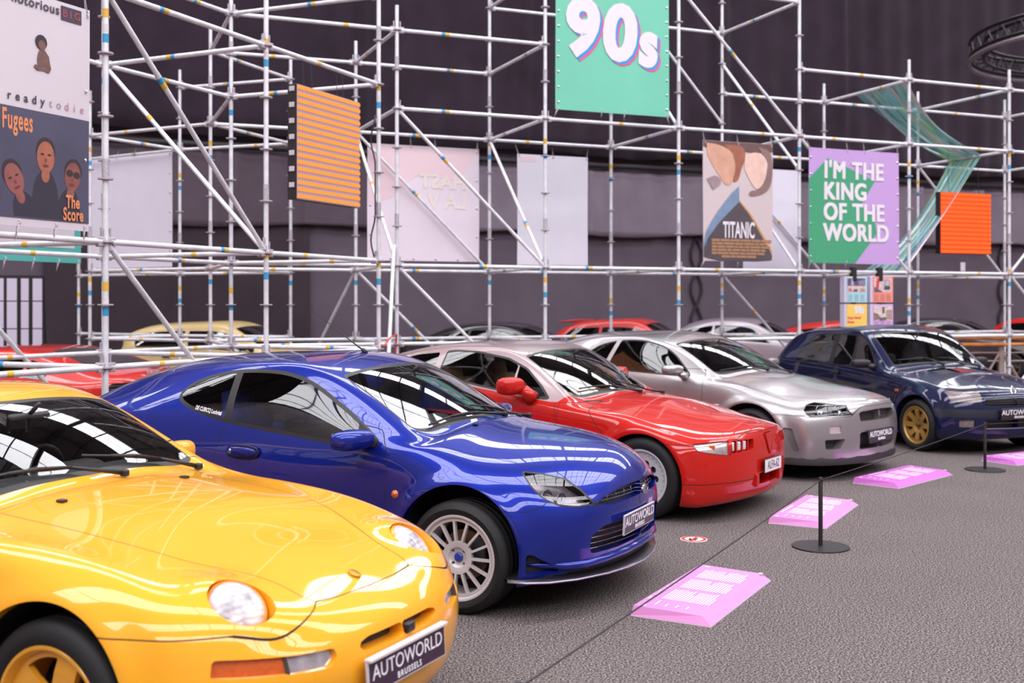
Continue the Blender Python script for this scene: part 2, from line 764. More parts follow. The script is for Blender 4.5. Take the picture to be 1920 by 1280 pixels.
def hall():
    fl = MB().add([(-48, -40, 0), (54, -40, 0), (54, 60, 0), (-48, 60, 0)], [(0, 1, 2, 3)])
    struct(fl.build('floor', carpet_material()), 'dark grey speckled carpet')
    a, b = WALL_P - 30 * R_DIR, WALL_P + 38 * R_DIR
    wl = MB().add([d3(a), d3(b), d3(b, 11.3), d3(a, 11.3), d3(a + .3 * R_NRM), d3(b + .3 * R_NRM), d3(b + .3 * R_NRM, 11.3), d3(a + .3 * R_NRM, 11.3)],
                  [(0, 1, 2, 3), (5, 4, 7, 6), (3, 2, 6, 7), (4, 0, 3, 7), (1, 5, 6, 2)])
    struct(wl.build('wall_back', pm('dark_wall_cloth', (98, 87, 98), .95, noise=.12, nscale=1.2, spec=.1)), 'dark cloth covered back wall')
    # vault
    ctr = WALL_P - 22.0 * R_NRM                       # axis of the vault
    rx, rz, z0 = 22.0, 10.0, 11.2
    n = 24
    sl = (-30.0, 38.0)
    glass_seg = {3, 4, 7, 8, 12, 13, 17, 20}

    def vp(t, s, k=1.0):
        q = ctr + R_DIR * s - R_NRM * (rx * k * math.cos(t))
        return d3(q, z0 + rz * k * math.sin(t))
    roof = MB()
    sky = pm('skylight_glass', (235, 235, 240), .4, emit=(250, 250, 255), strength=9.0)
    w_id = 0
    run = None
    for i in range(n):
        t0, t1 = PI * i / n, PI * (i + 1) / n
        q = [vp(t0, sl[0]), vp(t0, sl[1]), vp(t1, sl[1]), vp(t1, sl[0])]
        if i in glass_seg:
            if run is None:
                run = MB()
            run.add(q, [(0, 1, 2, 3)])
            if i + 1 not in glass_seg:
                w_id += 1
                struct(run.build('window_%d' % w_id, sky), 'long roof skylight')
                run = None
        else:
            roof.add(q, [(0, 1, 2, 3)])
    struct(roof.build('ceiling', pm('roof_boards', (120, 108, 112), .8, noise=.1, nscale=2)), 'vaulted roof')
    rb = MB()
    for i in range(n + 1):
        t = PI * i / n
        rb.tube([vp(t, sl[0], .993), vp(t, sl[1], .993)], .06, 5)
    for i in sorted(glass_seg):
        t = PI * (i + .5) / n
        rb.tube([vp(t, sl[0], .995), vp(t, sl[1], .995)], .035, 4)
    s = sl[0]
    j = 0
    while s <= sl[1]:
        rb.tube([vp(PI * i / n, s, .985) for i in range(n + 1)], .16 if j % 4 == 0 else .045, 5)
        s += 1.4
        j += 1
    struct(rb.build('trim_1', pm('iron_ribs', (66, 60, 66), .6)), 'iron roof ribs')
    # the other walls of the hall
    wm = pm('hall_plaster', (150, 138, 140), .8, noise=.08, nscale=.7)
    c0, c1 = ctr - R_NRM * rx, ctr + R_NRM * rx
    for nm, p, q, lab in (('wall_front', c0 + R_DIR * sl[0], c0 + R_DIR * sl[1], 'pale hall wall behind the camera'), ('wall_left', c0 + R_DIR * sl[0], c1 + R_DIR * sl[0], 'end wall of the hall at left'), ('wall_right', c0 + R_DIR * sl[1], c1 + R_DIR * sl[1], 'end wall of the hall at right')):
        struct(MB().add([d3(p), d3(q), d3(q, 21.5 if nm != 'wall_front' else 11.3), d3(p, 21.5 if nm != 'wall_front' else 11.3)], [(0, 1, 2, 3)]).build(nm, wm), lab)
    # drapes on the wall
    def drape(name, label, off, s0, s1, zlo, zhi, amp, mat, seed, flare_=1.0):
        r = np.random.default_rng(seed)
        ns, nz = 420, 14
        ss = np.linspace(s0, s1, ns)
        ph = np.cumsum(r.uniform(.3, 1.6, ns)) * .42
        am = np.interp(ss, np.linspace(s0, s1, 40), r.uniform(.1, 1.0, 40) ** 2)
        W = amp * am * np.sin(ph) + amp * .35 * np.sin(ss * 9.1)
        for c in r.uniform(s0, s1, 14):               # deep single folds
            W += amp * 2.2 * np.exp(-((ss - c) / .06) ** 2)
        vs, fs = [], []
        for k in range(nz + 1):
            f = k / nz
            z = zlo + (zhi - zlo) * f
            for i in range(ns):
                drift = .05 * math.sin(ss[i] * .9 + f * 2.1)
                q = WALL_P + R_DIR * (ss[i] + drift) - R_NRM * (off + W[i] * (1 - .45 * f) * flare_)
                vs.append(d3(q, z + (.05 * math.sin(ss[i] * 1.3) if k == 0 else 0)))
        for k in range(nz):
            for i in range(ns - 1):
                a = k * ns + i
                fs.append((a, a + 1, a + ns + 1, a + ns))
        o = MB().add(vs, fs).build(name, mat, smooth=True)
        sm = o.modifiers.new('cloth', 'SOLIDIFY')
        sm.thickness = .01
        return tag(o, label, 'curtain')
    drape('curtain', 'tall black folded curtain above the pipe on the back wall', .35, -20, 24, 5.15, 11.0, .10, pm('black_molton', (52, 42, 52), 1.0, noise=.15, nscale=1.5, spec=.05, sheen=.15), 3)
    along = lambda px: float(np.dot(sight(px, 500, WALL_P, R_DIR)[:2] - WALL_P, R_DIR))
    drape('curtain', 'shorter plum grey curtain below the pipe, behind the narrow white banner', .22, along(745), 24, 3.3, 4.8, .05, pm('plum_cloth', (122, 110, 122), 1.0, noise=.1, nscale=1.5, spec=.05, sheen=.15), 9)
    drape('curtain', 'left stretch of the shorter plum curtain, coloured darker as shade, behind the orange striped screen', .22, -20, along(745) - .05, 3.3, 4.8, .05, pm('shaded_plum_cloth', (88, 76, 86), 1.0, noise=.1, nscale=1.5, spec=.05, sheen=.15), 10)  # same drape carried on, the dimness of the left end put into its colour
    drape('curtain', 'added dark sheet standing for shade on the low wall behind the beige hatchback', .12, along(86), along(575), .02, 3.6, .02, pm('wall_shade_cloth', (66, 56, 62), 1.0, noise=.1, nscale=1.5, spec=.05), 12, .5)  # added dark sheet, imitates the unlit lower left of the wall
    p = MB().tube([d3(WALL_P - 20 * R_DIR - .3 * R_NRM, 4.92), d3(WALL_P + 24 * R_DIR - .3 * R_NRM, 4.92)], .07, 10)
    tag(p.build('curtain_pipe', pm('black_pipe', (30, 24, 28), .6), smooth=True), 'long black pipe between the two curtains', 'pipe')
    # wall folds: loose cloth seams with crossing ties
    for s, lab in ((10.6, 'wrinkled vertical seam of the wall cloth behind the hanging white banner'), (16.4, 'wrinkled cloth seam on the wall behind the four small boards'), (20.6, 'crossed cloth seam on the wall under the orange screen at right')):
        mb = MB()
        c = WALL_P + R_DIR * s - .06 * R_NRM
        for sg in (1, -1):
            pts = []
            for k in range(13):
                f = k / 12
                pts.append(d3(c + R_DIR * (sg * .16 * math.sin(f * PI * 3 + .4)), .9 + 2.5 * f))
            mb.tube(pts, .035, 6)
        tag(mb.build('cloth_seam', pm('seam_cloth', (52, 43, 50), 1.0), smooth=True), lab, 'curtain')
    # small white sign on the wall at the right
    q = sight(1805, 500, WALL_P - .03 * R_NRM, R_DIR)
    rs = Matrix(((R_DIR[0], -R_DIR[1], 0), (R_DIR[1], R_DIR[0], 0), (0, 0, 1)))
    tag(MB().box(q, (.16, .03, .24), rs, 0, .004).build('wall_sign', pm('sign_white', (226, 218, 226), .5)), 'small white sign on the dark wall under the deep orange screen', 'sign')
    # pale window with black bars at the far left
    a = sight(-6, 660, WALL_P - .06 * R_NRM, R_DIR)
    b = sight(79, 660, WALL_P - .06 * R_NRM, R_DIR)
    w = np.linalg.norm(b[:2] - a[:2])
    h = 135 / FPX * b[1]
    o2, ex = V2(a[0], a[1]), R_DIR
    f = MB()
    rot = Matrix(((ex[0], -ex[1], 0), (ex[1], ex[0], 0), (0, 0, 1)))
    z0_ = .75
    f.box(d3(o2 + ex * w / 2, z0_ + h / 2), (w + .12, .05, h + .12), rot)
    fr = struct(f.build('window_9', pm('window_black', (22, 18, 22), .6)), 'tall window of white panes in black bars')
    g = MB()
    cols = [(0.0, .15), (.22, .44), (.53, .70), (.79, 1.0)]
    rows = [(0, .30), (.315, .68), (.695, 1.0)]
    for c0, c1 in cols:
        for r0, r1 in rows:
            g.box(d3(o2 + ex * (w * (c0 + c1) / 2) - R_NRM * .03, z0_ + h * (r0 + r1) / 2), (w * (c1 - c0), .02, h * (r1 - r0)), rot)
    g.build('pane', pm('white_pane', (206, 194, 214), .5), fr)


hall()
# ------------------------------------------------------------------ control nets of the car bodies
# one column = one cut from the sill up to the centre line, front of the car first; x forward from the front axle, y out, z up
def S(x, yz, xs=None):
    """a column at one x, with optional x of single rows"""
    xs = xs or {}
    return [(xs.get(i, x), y, z) for i, (y, z) in enumerate(yz)]


def PL(*p):
    return [tuple(q) for q in p]


NET_PUMA = [
    PL((0.4756, 0, 0.19), (0.6511, 0, 0.2), (0.715, 0, 0.26), (0.745, 0, 0.4), (0.745, 0, 0.52), (0.74, 0, 0.61), (0.73, 0, 0.665), (0.71, 0, 0.715), (0.6731, 0, 0.765), (0.616, 0, 0.81), (0.5633, 0, 0.83)),
    PL((0.458, 0.28, 0.19), (0.6248, 0.28, 0.2), (0.6906, 0.29, 0.26), (0.72, 0.3, 0.4), (0.72, 0.3, 0.52), (0.71, 0.3, 0.605), (0.695, 0.29, 0.66), (0.6687, 0.27, 0.715), (0.6204, 0.23, 0.77), (0.5633, 0.12, 0.825), (0.5194, 0, 0.85)),
    PL((0.4053, 0.5, 0.19), (0.5546, 0.53, 0.2), (0.616, 0.55, 0.26), (0.6467, 0.56, 0.4), (0.6467, 0.56, 0.52), (0.6292, 0.55, 0.6), (0.6028, 0.525, 0.66), (0.5633, 0.48, 0.72), (0.5107, 0.4, 0.792), (0.4492, 0.22, 0.853), (0.4053, 0, 0.88)),
    PL((0.3351, 0.64, 0.19), (0.4404, 0.69, 0.2), (0.4931, 0.715, 0.26), (0.5238, 0.725, 0.4), (0.5194, 0.72, 0.52), (0.5019, 0.705, 0.605), (0.4756, 0.675, 0.665), (0.4317, 0.61, 0.738), (0.3878, 0.5, 0.807), (0.3263, 0.28, 0.875), (0.27, 0, 0.905)),
    PL((.26, .70, .16), (.34, .79, .17), (.36, .81, .26), (.36, .82, .40), (.35, .815, .53), (.33, .795, .63), (.31, .76, .70), (.28, .68, .768), (.24, .54, .835), (.18, .3, .9), (.12, 0, .925)),
    PL((.02, .70, .16), (.02, .80, .17), (.02, .825, .26), (.01, .835, .42), (.0, .83, .58), (-.01, .805, .70), (-.02, .765, .77), (-.03, .69, .82), (-.04, .54, .872), (-.05, .3, .928), (-.06, 0, .945)),
    PL((-.28, .70, .16), (-.28, .80, .18), (-.28, .825, .28), (-.28, .835, .45), (-.28, .83, .62), (-.28, .805, .77), (-.27, .765, .845), (-.25, .70, .875), (-.22, .55, .912), (-.18, .3, .951), (-.15, 0, .962)),
    PL((-.5, .70, .16), (-.5, .80, .18), (-.5, .822, .30), (-.5, .832, .48), (-.5, .825, .66), (-.48, .80, .82), (-.46, .77, .885), (-.42, .725, .905), (-.37, .66, .913), (-.28, .36, .943), (-.22, 0, .957)),
    S(-1.0, [(.70, .16), (.80, .18), (.825, .30), (.84, .48), (.83, .68), (.79, .86), (.735, 1.0), (.635, 1.19), (.575, 1.255), (.32, 1.295), (0, 1.31)], {8: -.98, 9: -.95, 10: -.93}),
    S(-1.45, [(.70, .16), (.80, .18), (.825, .30), (.84, .50), (.83, .70), (.79, .90), (.73, 1.06), (.62, 1.25), (.54, 1.30), (.30, 1.33), (0, 1.342)]),
    S(-1.85, [(.70, .16), (.80, .19), (.825, .32), (.84, .52), (.832, .74), (.79, .94), (.73, 1.08), (.615, 1.23), (.53, 1.285), (.3, 1.32), (0, 1.333)]),
    S(-2.3, [(.70, .18), (.80, .20), (.83, .35), (.845, .55), (.84, .78), (.80, .96), (.735, 1.06), (.62, 1.16), (.53, 1.22), (.3, 1.27), (0, 1.285)]),
    S(-2.75, [(.68, .2), (.77, .23), (.80, .38), (.815, .58), (.80, .80), (.75, .95), (.68, 1.02), (.58, 1.07), (.50, 1.10), (.28, 1.14), (0, 1.155)]),
    PL((-3.0, .55, .22), (-3.08, .60, .26), (-3.1, .62, .4), (-3.12, .62, .6), (-3.1, .61, .78), (-3.06, .59, .92), (-3.03, .56, .96), (-3.0, .5, .985), (-2.98, .42, 1.0), (-2.97, .22, 1.03), (-2.97, 0, 1.04)),
    PL((-3.1, 0, .22), (-3.2, 0, .26), (-3.22, 0, .4), (-3.23, 0, .6), (-3.21, 0, .78), (-3.18, 0, .9), (-3.16, 0, .94), (-3.14, 0, .96), (-3.12, 0, .98), (-3.06, 0, 1.01), (-3, 0, 1.02)),
]

NET_ALFA = [
    PL((.60, 0, .13), (.74, 0, .14), (.80, 0, .22), (.825, 0, .34), (.825, 0, .46), (.815, 0, .56), (.80, 0, .62), (.785, 0, .66), (.75, 0, .685), (.68, 0, .70), (.6, 0, .71)),
    PL((.58, .28, .13), (.71, .28, .14), (.775, .28, .22), (.80, .29, .34), (.80, .29, .46), (.79, .29, .56), (.775, .285, .62), (.755, .27, .655), (.71, .24, .68), (.63, .13, .705), (.58, 0, .72)),
    PL((.52, .54, .13), (.64, .55, .14), (.70, .56, .22), (.72, .56, .34), (.72, .56, .46), (.71, .56, .54), (.695, .55, .60), (.67, .53, .635), (.62, .46, .665), (.52, .24, .715), (.45, 0, .74)),
    PL((.40, .70, .12), (.48, .76, .13), (.52, .785, .22), (.535, .795, .34), (.53, .79, .46), (.52, .785, .54), (.50, .77, .59), (.47, .72, .63), (.42, .60, .675), (.35, .30, .735), (.28, 0, .765)),
    PL((.32, .74, .12), (.35, .82, .13), (.36, .845, .22), (.36, .855, .34), (.35, .855, .46), (.34, .845, .56), (.33, .82, .615), (.30, .75, .66), (.26, .62, .705), (.18, .32, .765), (.12, 0, .79)),
    S(0, [(.74, .13), (.83, .14), (.86, .24), (.87, .38), (.865, .54), (.845, .66), (.81, .715), (.74, .75), (.62, .775), (.32, .82), (0, .835)], {7: -.02, 8: -.04, 9: -.06, 10: -.08}),
    S(-.35, [(.74, .13), (.83, .15), (.86, .28), (.87, .44), (.865, .60), (.845, .74), (.81, .79), (.75, .81), (.63, .825), (.33, .86), (0, .872)], {7: -.33, 8: -.3, 9: -.27, 10: -.25}),
    S(-.75, [(.74, .13), (.83, .15), (.86, .28), (.872, .46), (.868, .64), (.845, .80), (.80, .855), (.75, .875), (.69, .875), (.37, .895), (0, .905)], {6: -.74, 7: -.72, 8: -.70, 9: -.60, 10: -.54}),
    S(-1.25, [(.74, .13), (.83, .15), (.86, .28), (.872, .48), (.868, .68), (.845, .86), (.77, 1.0), (.66, 1.18), (.60, 1.235), (.34, 1.275), (0, 1.285)], {9: -1.24, 10: -1.22}),
    S(-1.7, [(.74, .13), (.83, .15), (.86, .30), (.872, .50), (.868, .70), (.845, .89), (.77, 1.05), (.66, 1.23), (.58, 1.285), (.32, 1.31), (0, 1.318)]),
    S(-2.1, [(.74, .13), (.83, .16), (.86, .32), (.872, .52), (.868, .74), (.845, .92), (.77, 1.08), (.66, 1.23), (.58, 1.28), (.32, 1.305), (0, 1.31)]),
    S(-2.5, [(.74, .14), (.83, .17), (.86, .34), (.875, .54), (.87, .76), (.845, .95), (.79, 1.06), (.70, 1.16), (.62, 1.21), (.35, 1.25), (0, 1.26)]),
    S(-2.95, [(.72, .16), (.80, .2), (.84, .36), (.85, .56), (.845, .78), (.83, .96), (.79, 1.01), (.73, 1.06), (.66, 1.10), (.37, 1.14), (0, 1.15)]),
    PL((-3.12, .58, .2), (-3.16, .66, .26), (-3.18, .68, .4), (-3.2, .68, .6), (-3.2, .68, .78), (-3.2, .68, .94), (-3.19, .66, .99), (-3.18, .6, 1.03), (-3.16, .52, 1.06), (-3.15, .28, 1.09), (-3.15, 0, 1.1)),
    PL((-3.15, 0, .2), (-3.22, 0, .26), (-3.24, 0, .4), (-3.26, 0, .6), (-3.27, 0, .78), (-3.27, 0, .92), (-3.27, 0, .97), (-3.26, 0, 1.0), (-3.24, 0, 1.04), (-3.2, 0, 1.07), (-3.2, 0, 1.08)),
]

NET_SKY = [
    PL((.70, 0, .15), (.90, 0, .16), (.95, 0, .26), (.975, 0, .40), (.975, 0, .52), (.965, 0, .62), (.95, 0, .68), (.92, 0, .72), (.86, 0, .755), (.78, 0, .785), (.7, 0, .8)),
    PL((.68, .3, .15), (.88, .3, .16), (.93, .3, .26), (.955, .3, .40), (.955, .3, .52), (.945, .3, .62), (.93, .3, .67), (.90, .29, .71), (.83, .26, .75), (.74, .14, .79), (.68, 0, .81)),
    PL((.62, .56, .15), (.80, .58, .16), (.85, .59, .26), (.87, .60, .40), (.865, .60, .52), (.85, .60, .60), (.83, .59, .65), (.79, .56, .70), (.71, .48, .75), (.6, .24, .81), (.53, 0, .84)),
    PL((.48, .74, .15), (.60, .80, .16), (.64, .82, .26), (.655, .825, .40), (.65, .82, .52), (.63, .81, .60), (.60, .785, .655), (.56, .73, .705), (.49, .62, .75), (.4, .3, .83), (.32, 0, .865)),
    PL((.34, .78, .15), (.37, .86, .17), (.38, .88, .26), (.38, .885, .40), (.37, .88, .52), (.36, .865, .62), (.34, .83, .69), (.31, .76, .735), (.26, .64, .77), (.18, .32, .865), (.12, 0, .895)),
    S(0, [(.78, .15), (.86, .18), (.885, .28), (.895, .42), (.89, .58), (.87, .71), (.835, .78), (.76, .815), (.64, .835), (.33, .905), (0, .925)]),
    S(-.3, [(.78, .15), (.86, .18), (.88, .28), (.89, .46), (.885, .63), (.865, .80), (.83, .865), (.77, .885), (.65, .89), (.34, .935), (0, .95)]),
    S(-.55, [(.78, .15), (.86, .18), (.885, .30), (.89, .48), (.885, .66), (.86, .85), (.82, .905), (.77, .925), (.70, .93), (.37, .955), (0, .965)], {7: -.53, 8: -.5, 9: -.42, 10: -.37}),
    S(-1.1, [(.78, .15), (.86, .18), (.885, .30), (.89, .50), (.885, .70), (.86, .88), (.79, 1.02), (.68, 1.2), (.62, 1.26), (.34, 1.305), (0, 1.32)], {9: -1.08, 10: -1.06}),
    S(-1.7, [(.78, .15), (.86, .18), (.885, .30), (.89, .52), (.885, .72), (.86, .91), (.79, 1.07), (.675, 1.26), (.60, 1.31), (.33, 1.345), (0, 1.355)]),
    S(-2.15, [(.78, .15), (.86, .19), (.885, .32), (.895, .54), (.89, .74), (.865, .93), (.80, 1.06), (.69, 1.23), (.61, 1.295), (.33, 1.335), (0, 1.345)]),
    S(-2.6, [(.78, .15), (.87, .2), (.89, .34), (.90, .56), (.895, .76), (.87, .95), (.82, 1.02), (.73, 1.12), (.64, 1.20), (.35, 1.27), (0, 1.285)]),
    S(-3.05, [(.76, .18), (.86, .22), (.885, .36), (.89, .58), (.885, .78), (.865, .95), (.83, .985), (.77, 1.02), (.69, 1.04), (.38, 1.07), (0, 1.08)]),
    PL((-3.45, .64, .22), (-3.5, .72, .26), (-3.52, .74, .4), (-3.54, .75, .6), (-3.54, .75, .78), (-3.52, .74, .92), (-3.5, .71, .955), (-3.48, .65, .975), (-3.46, .56, .99), (-3.45, .3, 1.0), (-3.45, 0, 1.005)),
    PL((-3.55, 0, .22), (-3.6, 0, .26), (-3.62, 0, .4), (-3.64, 0, .6), (-3.64, 0, .78), (-3.63, 0, .9), (-3.61, 0, .94), (-3.59, 0, .96), (-3.56, 0, .975), (-3.52, 0, .985), (-3.5, 0, .99)),
]

NET_CLIO = [
    PL((.45, 0, .17), (.60, 0, .18), (.655, 0, .27), (.665, 0, .40), (.66, 0, .50), (.64, 0, .58), (.625, 0, .63), (.60, 0, .675), (.55, 0, .71), (.47, 0, .74), (.4, 0, .75)),
    PL((.44, .28, .17), (.59, .28, .18), (.645, .28, .27), (.655, .28, .40), (.65, .28, .50), (.63, .28, .58), (.615, .28, .63), (.59, .27, .67), (.53, .24, .71), (.44, .13, .75), (.38, 0, .77)),
    PL((.40, .52, .17), (.54, .54, .18), (.59, .55, .27), (.60, .555, .40), (.59, .555, .50), (.57, .555, .57), (.55, .55, .625), (.52, .53, .67), (.46, .45, .715), (.35, .23, .775), (.28, 0, .80)),
    PL((.32, .66, .17), (.42, .70, .18), (.455, .72, .27), (.465, .725, .4), (.455, .725, .5), (.435, .72, .58), (.41, .705, .64), (.38, .66, .69), (.32, .55, .735), (.24, .28, .80), (.16, 0, .83)),
    PL((.28, .70, .17), (.30, .775, .18), (.31, .80, .27), (.31, .805, .40), (.30, .80, .51), (.29, .785, .61), (.27, .755, .68), (.24, .70, .73), (.19, .58, .765), (.10, .3, .835), (.04, 0, .855)),
    S(0, [(.70, .17), (.78, .18), (.805, .28), (.815, .42), (.81, .56), (.795, .68), (.765, .75), (.71, .785), (.59, .81), (.3, .86), (0, .88)]),
    S(-.35, [(.70, .17), (.78, .18), (.80, .28), (.815, .46), (.81, .62), (.795, .77), (.765, .825), (.715, .845), (.60, .865), (.31, .905), (0, .92)]),
    S(-.62, [(.70, .17), (.78, .18), (.80, .28), (.815, .48), (.81, .66), (.79, .83), (.76, .87), (.72, .89), (.67, .905), (.36, .925), (0, .935)], {8: -.6, 9: -.55, 10: -.52}),
    S(-1.12, [(.70, .17), (.78, .18), (.80, .28), (.815, .50), (.81, .69), (.79, .87), (.735, 1.03), (.655, 1.24), (.60, 1.31), (.33, 1.35), (0, 1.36)], {9: -1.1, 10: -1.09}),
    S(-1.6, [(.70, .17), (.78, .18), (.80, .28), (.815, .50), (.81, .71), (.79, .90), (.735, 1.06), (.655, 1.27), (.60, 1.34), (.33, 1.375), (0, 1.38)]),
    S(-2.1, [(.70, .17), (.78, .19), (.80, .30), (.815, .52), (.81, .72), (.79, .91), (.735, 1.07), (.655, 1.26), (.60, 1.325), (.33, 1.36), (0, 1.365)]),
    S(-2.5, [(.70, .18), (.78, .2), (.80, .32), (.815, .54), (.81, .74), (.79, .92), (.74, 1.05), (.66, 1.21), (.60, 1.27), (.33, 1.31), (0, 1.32)]),
    S(-2.8, [(.68, .2), (.76, .22), (.785, .35), (.80, .56), (.795, .76), (.78, .90), (.73, 1.0), (.65, 1.09), (.58, 1.13), (.32, 1.17), (0, 1.18)]),
    PL((-2.9, .58, .22), (-2.97, .63, .26), (-3.0, .65, .4), (-3.01, .65, .6), (-3.0, .64, .76), (-2.98, .62, .88), (-2.96, .58, .93), (-2.93, .53, .98), (-2.91, .46, 1.02), (-2.9, .26, 1.06), (-2.9, 0, 1.07)),
    PL((-2.95, 0, .22), (-3.03, 0, .26), (-3.05, 0, .4), (-3.06, 0, .6), (-3.06, 0, .76), (-3.05, 0, .86), (-3.04, 0, .9), (-3.03, 0, .93), (-3.01, 0, .96), (-2.98, 0, 1.0), (-2.95, 0, 1.02)),
]

NET_PORSCHE = [
    PL((.55, 0, .15), (.72, 0, .17), (.79, 0, .26), (.82, 0, .38), (.82, 0, .46), (.80, 0, .53), (.775, 0, .57), (.73, 0, .605), (.67, 0, .635), (.60, 0, .665), (.55, 0, .68)),
    PL((.54, .28, .15), (.70, .28, .17), (.77, .28, .26), (.80, .29, .38), (.80, .29, .46), (.78, .29, .53), (.755, .28, .57), (.71, .27, .61), (.64, .23, .645), (.55, .12, .685), (.50, 0, .70)),
    PL((.48, .54, .15), (.63, .56, .17), (.69, .57, .26), (.715, .575, .38), (.715, .575, .46), (.70, .57, .53), (.675, .56, .58), (.64, .54, .645), (.575, .45, .675), (.43, .24, .72), (.35, 0, .745)),
    PL((.36, .70, .15), (.47, .75, .17), (.52, .77, .26), (.54, .775, .38), (.54, .775, .46), (.525, .765, .53), (.50, .755, .61), (.475, .70, .68), (.425, .58, .715), (.28, .3, .752), (.20, 0, .775)),
    PL((.32, .74, .15), (.35, .81, .17), (.37, .83, .26), (.37, .84, .38), (.36, .84, .47), (.35, .83, .57), (.33, .80, .67), (.295, .73, .742), (.235, .59, .765), (.12, .3, .795), (.05, 0, .812)),
    S(0, [(.74, .15), (.82, .17), (.845, .28), (.86, .42), (.86, .56), (.84, .69), (.80, .77), (.72, .815), (.60, .812), (.3, .84), (0, .858)], {9: -.05, 10: -.1}),
    S(-.4, [(.74, .15), (.82, .17), (.84, .28), (.855, .46), (.855, .62), (.835, .76), (.79, .83), (.72, .85), (.61, .855), (.31, .885), (0, .895)], {9: -.38, 10: -.37}),
    S(-.72, [(.74, .15), (.82, .17), (.84, .30), (.852, .48), (.848, .66), (.825, .82), (.785, .87), (.74, .885), (.68, .895), (.36, .915), (0, .925)], {7: -.74, 8: -.73, 9: -.71, 10: -.70}),
    S(-1.3, [(.74, .15), (.82, .17), (.84, .30), (.852, .50), (.848, .69), (.82, .87), (.745, 1.0), (.64, 1.15), (.575, 1.21), (.33, 1.25), (0, 1.262)], {9: -1.28, 10: -1.27}),
    S(-1.75, [(.74, .15), (.82, .17), (.84, .30), (.852, .52), (.848, .71), (.82, .89), (.745, 1.03), (.63, 1.2), (.56, 1.25), (.31, 1.275), (0, 1.283)]),
    S(-2.15, [(.74, .15), (.82, .18), (.85, .32), (.87, .54), (.865, .73), (.83, .91), (.75, 1.03), (.63, 1.18), (.55, 1.23), (.3, 1.255), (0, 1.262)]),
    S(-2.6, [(.74, .17), (.83, .2), (.865, .36), (.885, .56), (.875, .76), (.83, .92), (.75, 1.0), (.63, 1.08), (.55, 1.12), (.3, 1.16), (0, 1.17)]),
    S(-3.05, [(.72, .2), (.80, .24), (.83, .4), (.85, .58), (.84, .77), (.80, .89), (.73, .93), (.63, .97), (.54, 1.0), (.3, 1.02), (0, 1.03)]),
    PL((-3.3, .58, .24), (-3.36, .64, .28), (-3.38, .66, .42), (-3.4, .66, .6), (-3.38, .65, .76), (-3.34, .63, .86), (-3.32, .59, .89), (-3.3, .53, .91), (-3.28, .46, .925), (-3.27, .25, .94), (-3.27, 0, .945)),
    PL((-3.42, 0, .24), (-3.48, 0, .28), (-3.5, 0, .42), (-3.51, 0, .6), (-3.49, 0, .76), (-3.46, 0, .85), (-3.44, 0, .87), (-3.42, 0, .885), (-3.39, 0, .9), (-3.34, 0, .92), (-3.3, 0, .93)),
]


def shorten(net, x0, k):
    return [[(x0 + (x - x0) * k if x > x0 else x, y, z) for x, y, z in c] for c in net]


NET_ALFA = shorten(NET_ALFA, .42, .74)
NET_SKY = shorten(NET_SKY, .5, .87)
POSE = {'puma': (.07, 6.66, .451), 'alfa': (1.453, 9.23, .585), 'sky': (2.88, 11.32, .752), 'clio': (5.33, 12.80, 1.222), 'porsche': (-1.113, 4.316, .464)}
CREASE = (('c', 7, 8, 10, 0.7), ('r', 5, 7, 12, 0.3))


# ------------------------------------------------------------------ shared car parts
RUBBER = pm('tyre_rubber', (26, 24, 26), 0.62, bump=0.15, bscale=120, spec=0.4)
BLACKP = pm('black_plastic', (34, 30, 34), 0.45, noise=0.1, nscale=80)
GAP = pm('shut_line_shadow_gap', (14, 11, 13), 0.8)
TRIM = pm('window_rubber', (30, 25, 27), 0.35)
DARKIN = pm('dark_interior', (72, 66, 70), 0.85, noise=0.15, nscale=40)
LINER = pm('arch_liner', (16, 14, 15), 0.9)
CHROME = pm('chrome', (225, 222, 225), 0.08, 1.0)
GLASS = glass('window_glass', (238, 244, 242), 1.2)
GLASS_D = glass('tinted_window_glass', (170, 180, 180), 1.3)
LENS = glass('clear_lens', (246, 246, 250), 1.0)
REFL = pm('lamp_reflector', (205, 203, 210), 0.16, 0.9, noise=0.12, nscale=30)
BULB = pm('lamp_glass', (235, 235, 240), 0.12, 0.3, coat=1.0)
AMBER = pm('amber_lens', (196, 88, 20), 0.15, coat=1.0, noise=0.15, nscale=60)
WHITEINK = pm('white_print', (238, 232, 238), 0.6)
PLATE = pm('plate_plum', (50, 38, 50), 0.55)
PLATE_EDGE = pm('plate_edge', (196, 186, 190), 0.4)
DISC = pm('brake_disc', (120, 96, 80), 0.4, 0.8, noise=0.3, nscale=25)


class Disc(Skin):
    """a turned face, cut with the same tools as the body skins; the wheel's outer side looks along -y"""

    def __init__(self, prof, nr=40, nt=240):
        r0, r1 = prof[0][0], prof[-1][0]
        rs = np.linspace(r0, r1, nr)
        ys = np.interp(rs, [p[0] for p in prof], [p[1] for p in prof])
        th = np.arange(nt) * 2 * PI / nt
        R, TH = np.meshgrid(rs, th, indexing='ij')
        Y = np.repeat(ys[:, None], nt, 1)
        self.V = np.stack([R * np.cos(TH), Y, R * np.sin(TH)], -1).reshape(-1, 3)
        self.UV = np.stack([R, TH], -1).reshape(-1, 2)
        i, j = np.meshgrid(np.arange(nr - 1), np.arange(nt), indexing='ij')
        a = i * nt + j
        b = i * nt + (j + 1) % nt
        q = np.stack([a, b, b + nt, a + nt], -1).reshape(-1, 4)
        self.T = np.concatenate([q[:, [0, 1, 2]], q[:, [0, 2, 3]]])
        self.names = ['body']
        self.lab = np.zeros(len(self.T), int)
        self.normals()
        if self.N[:, 1].mean() > 0:
            self.T = self.T[:, ::-1].copy()
            self.normals()


def polar(fn):
    return lambda x, y, z, u, v, N: fn(np.hypot(x, z), np.arctan2(z, x))


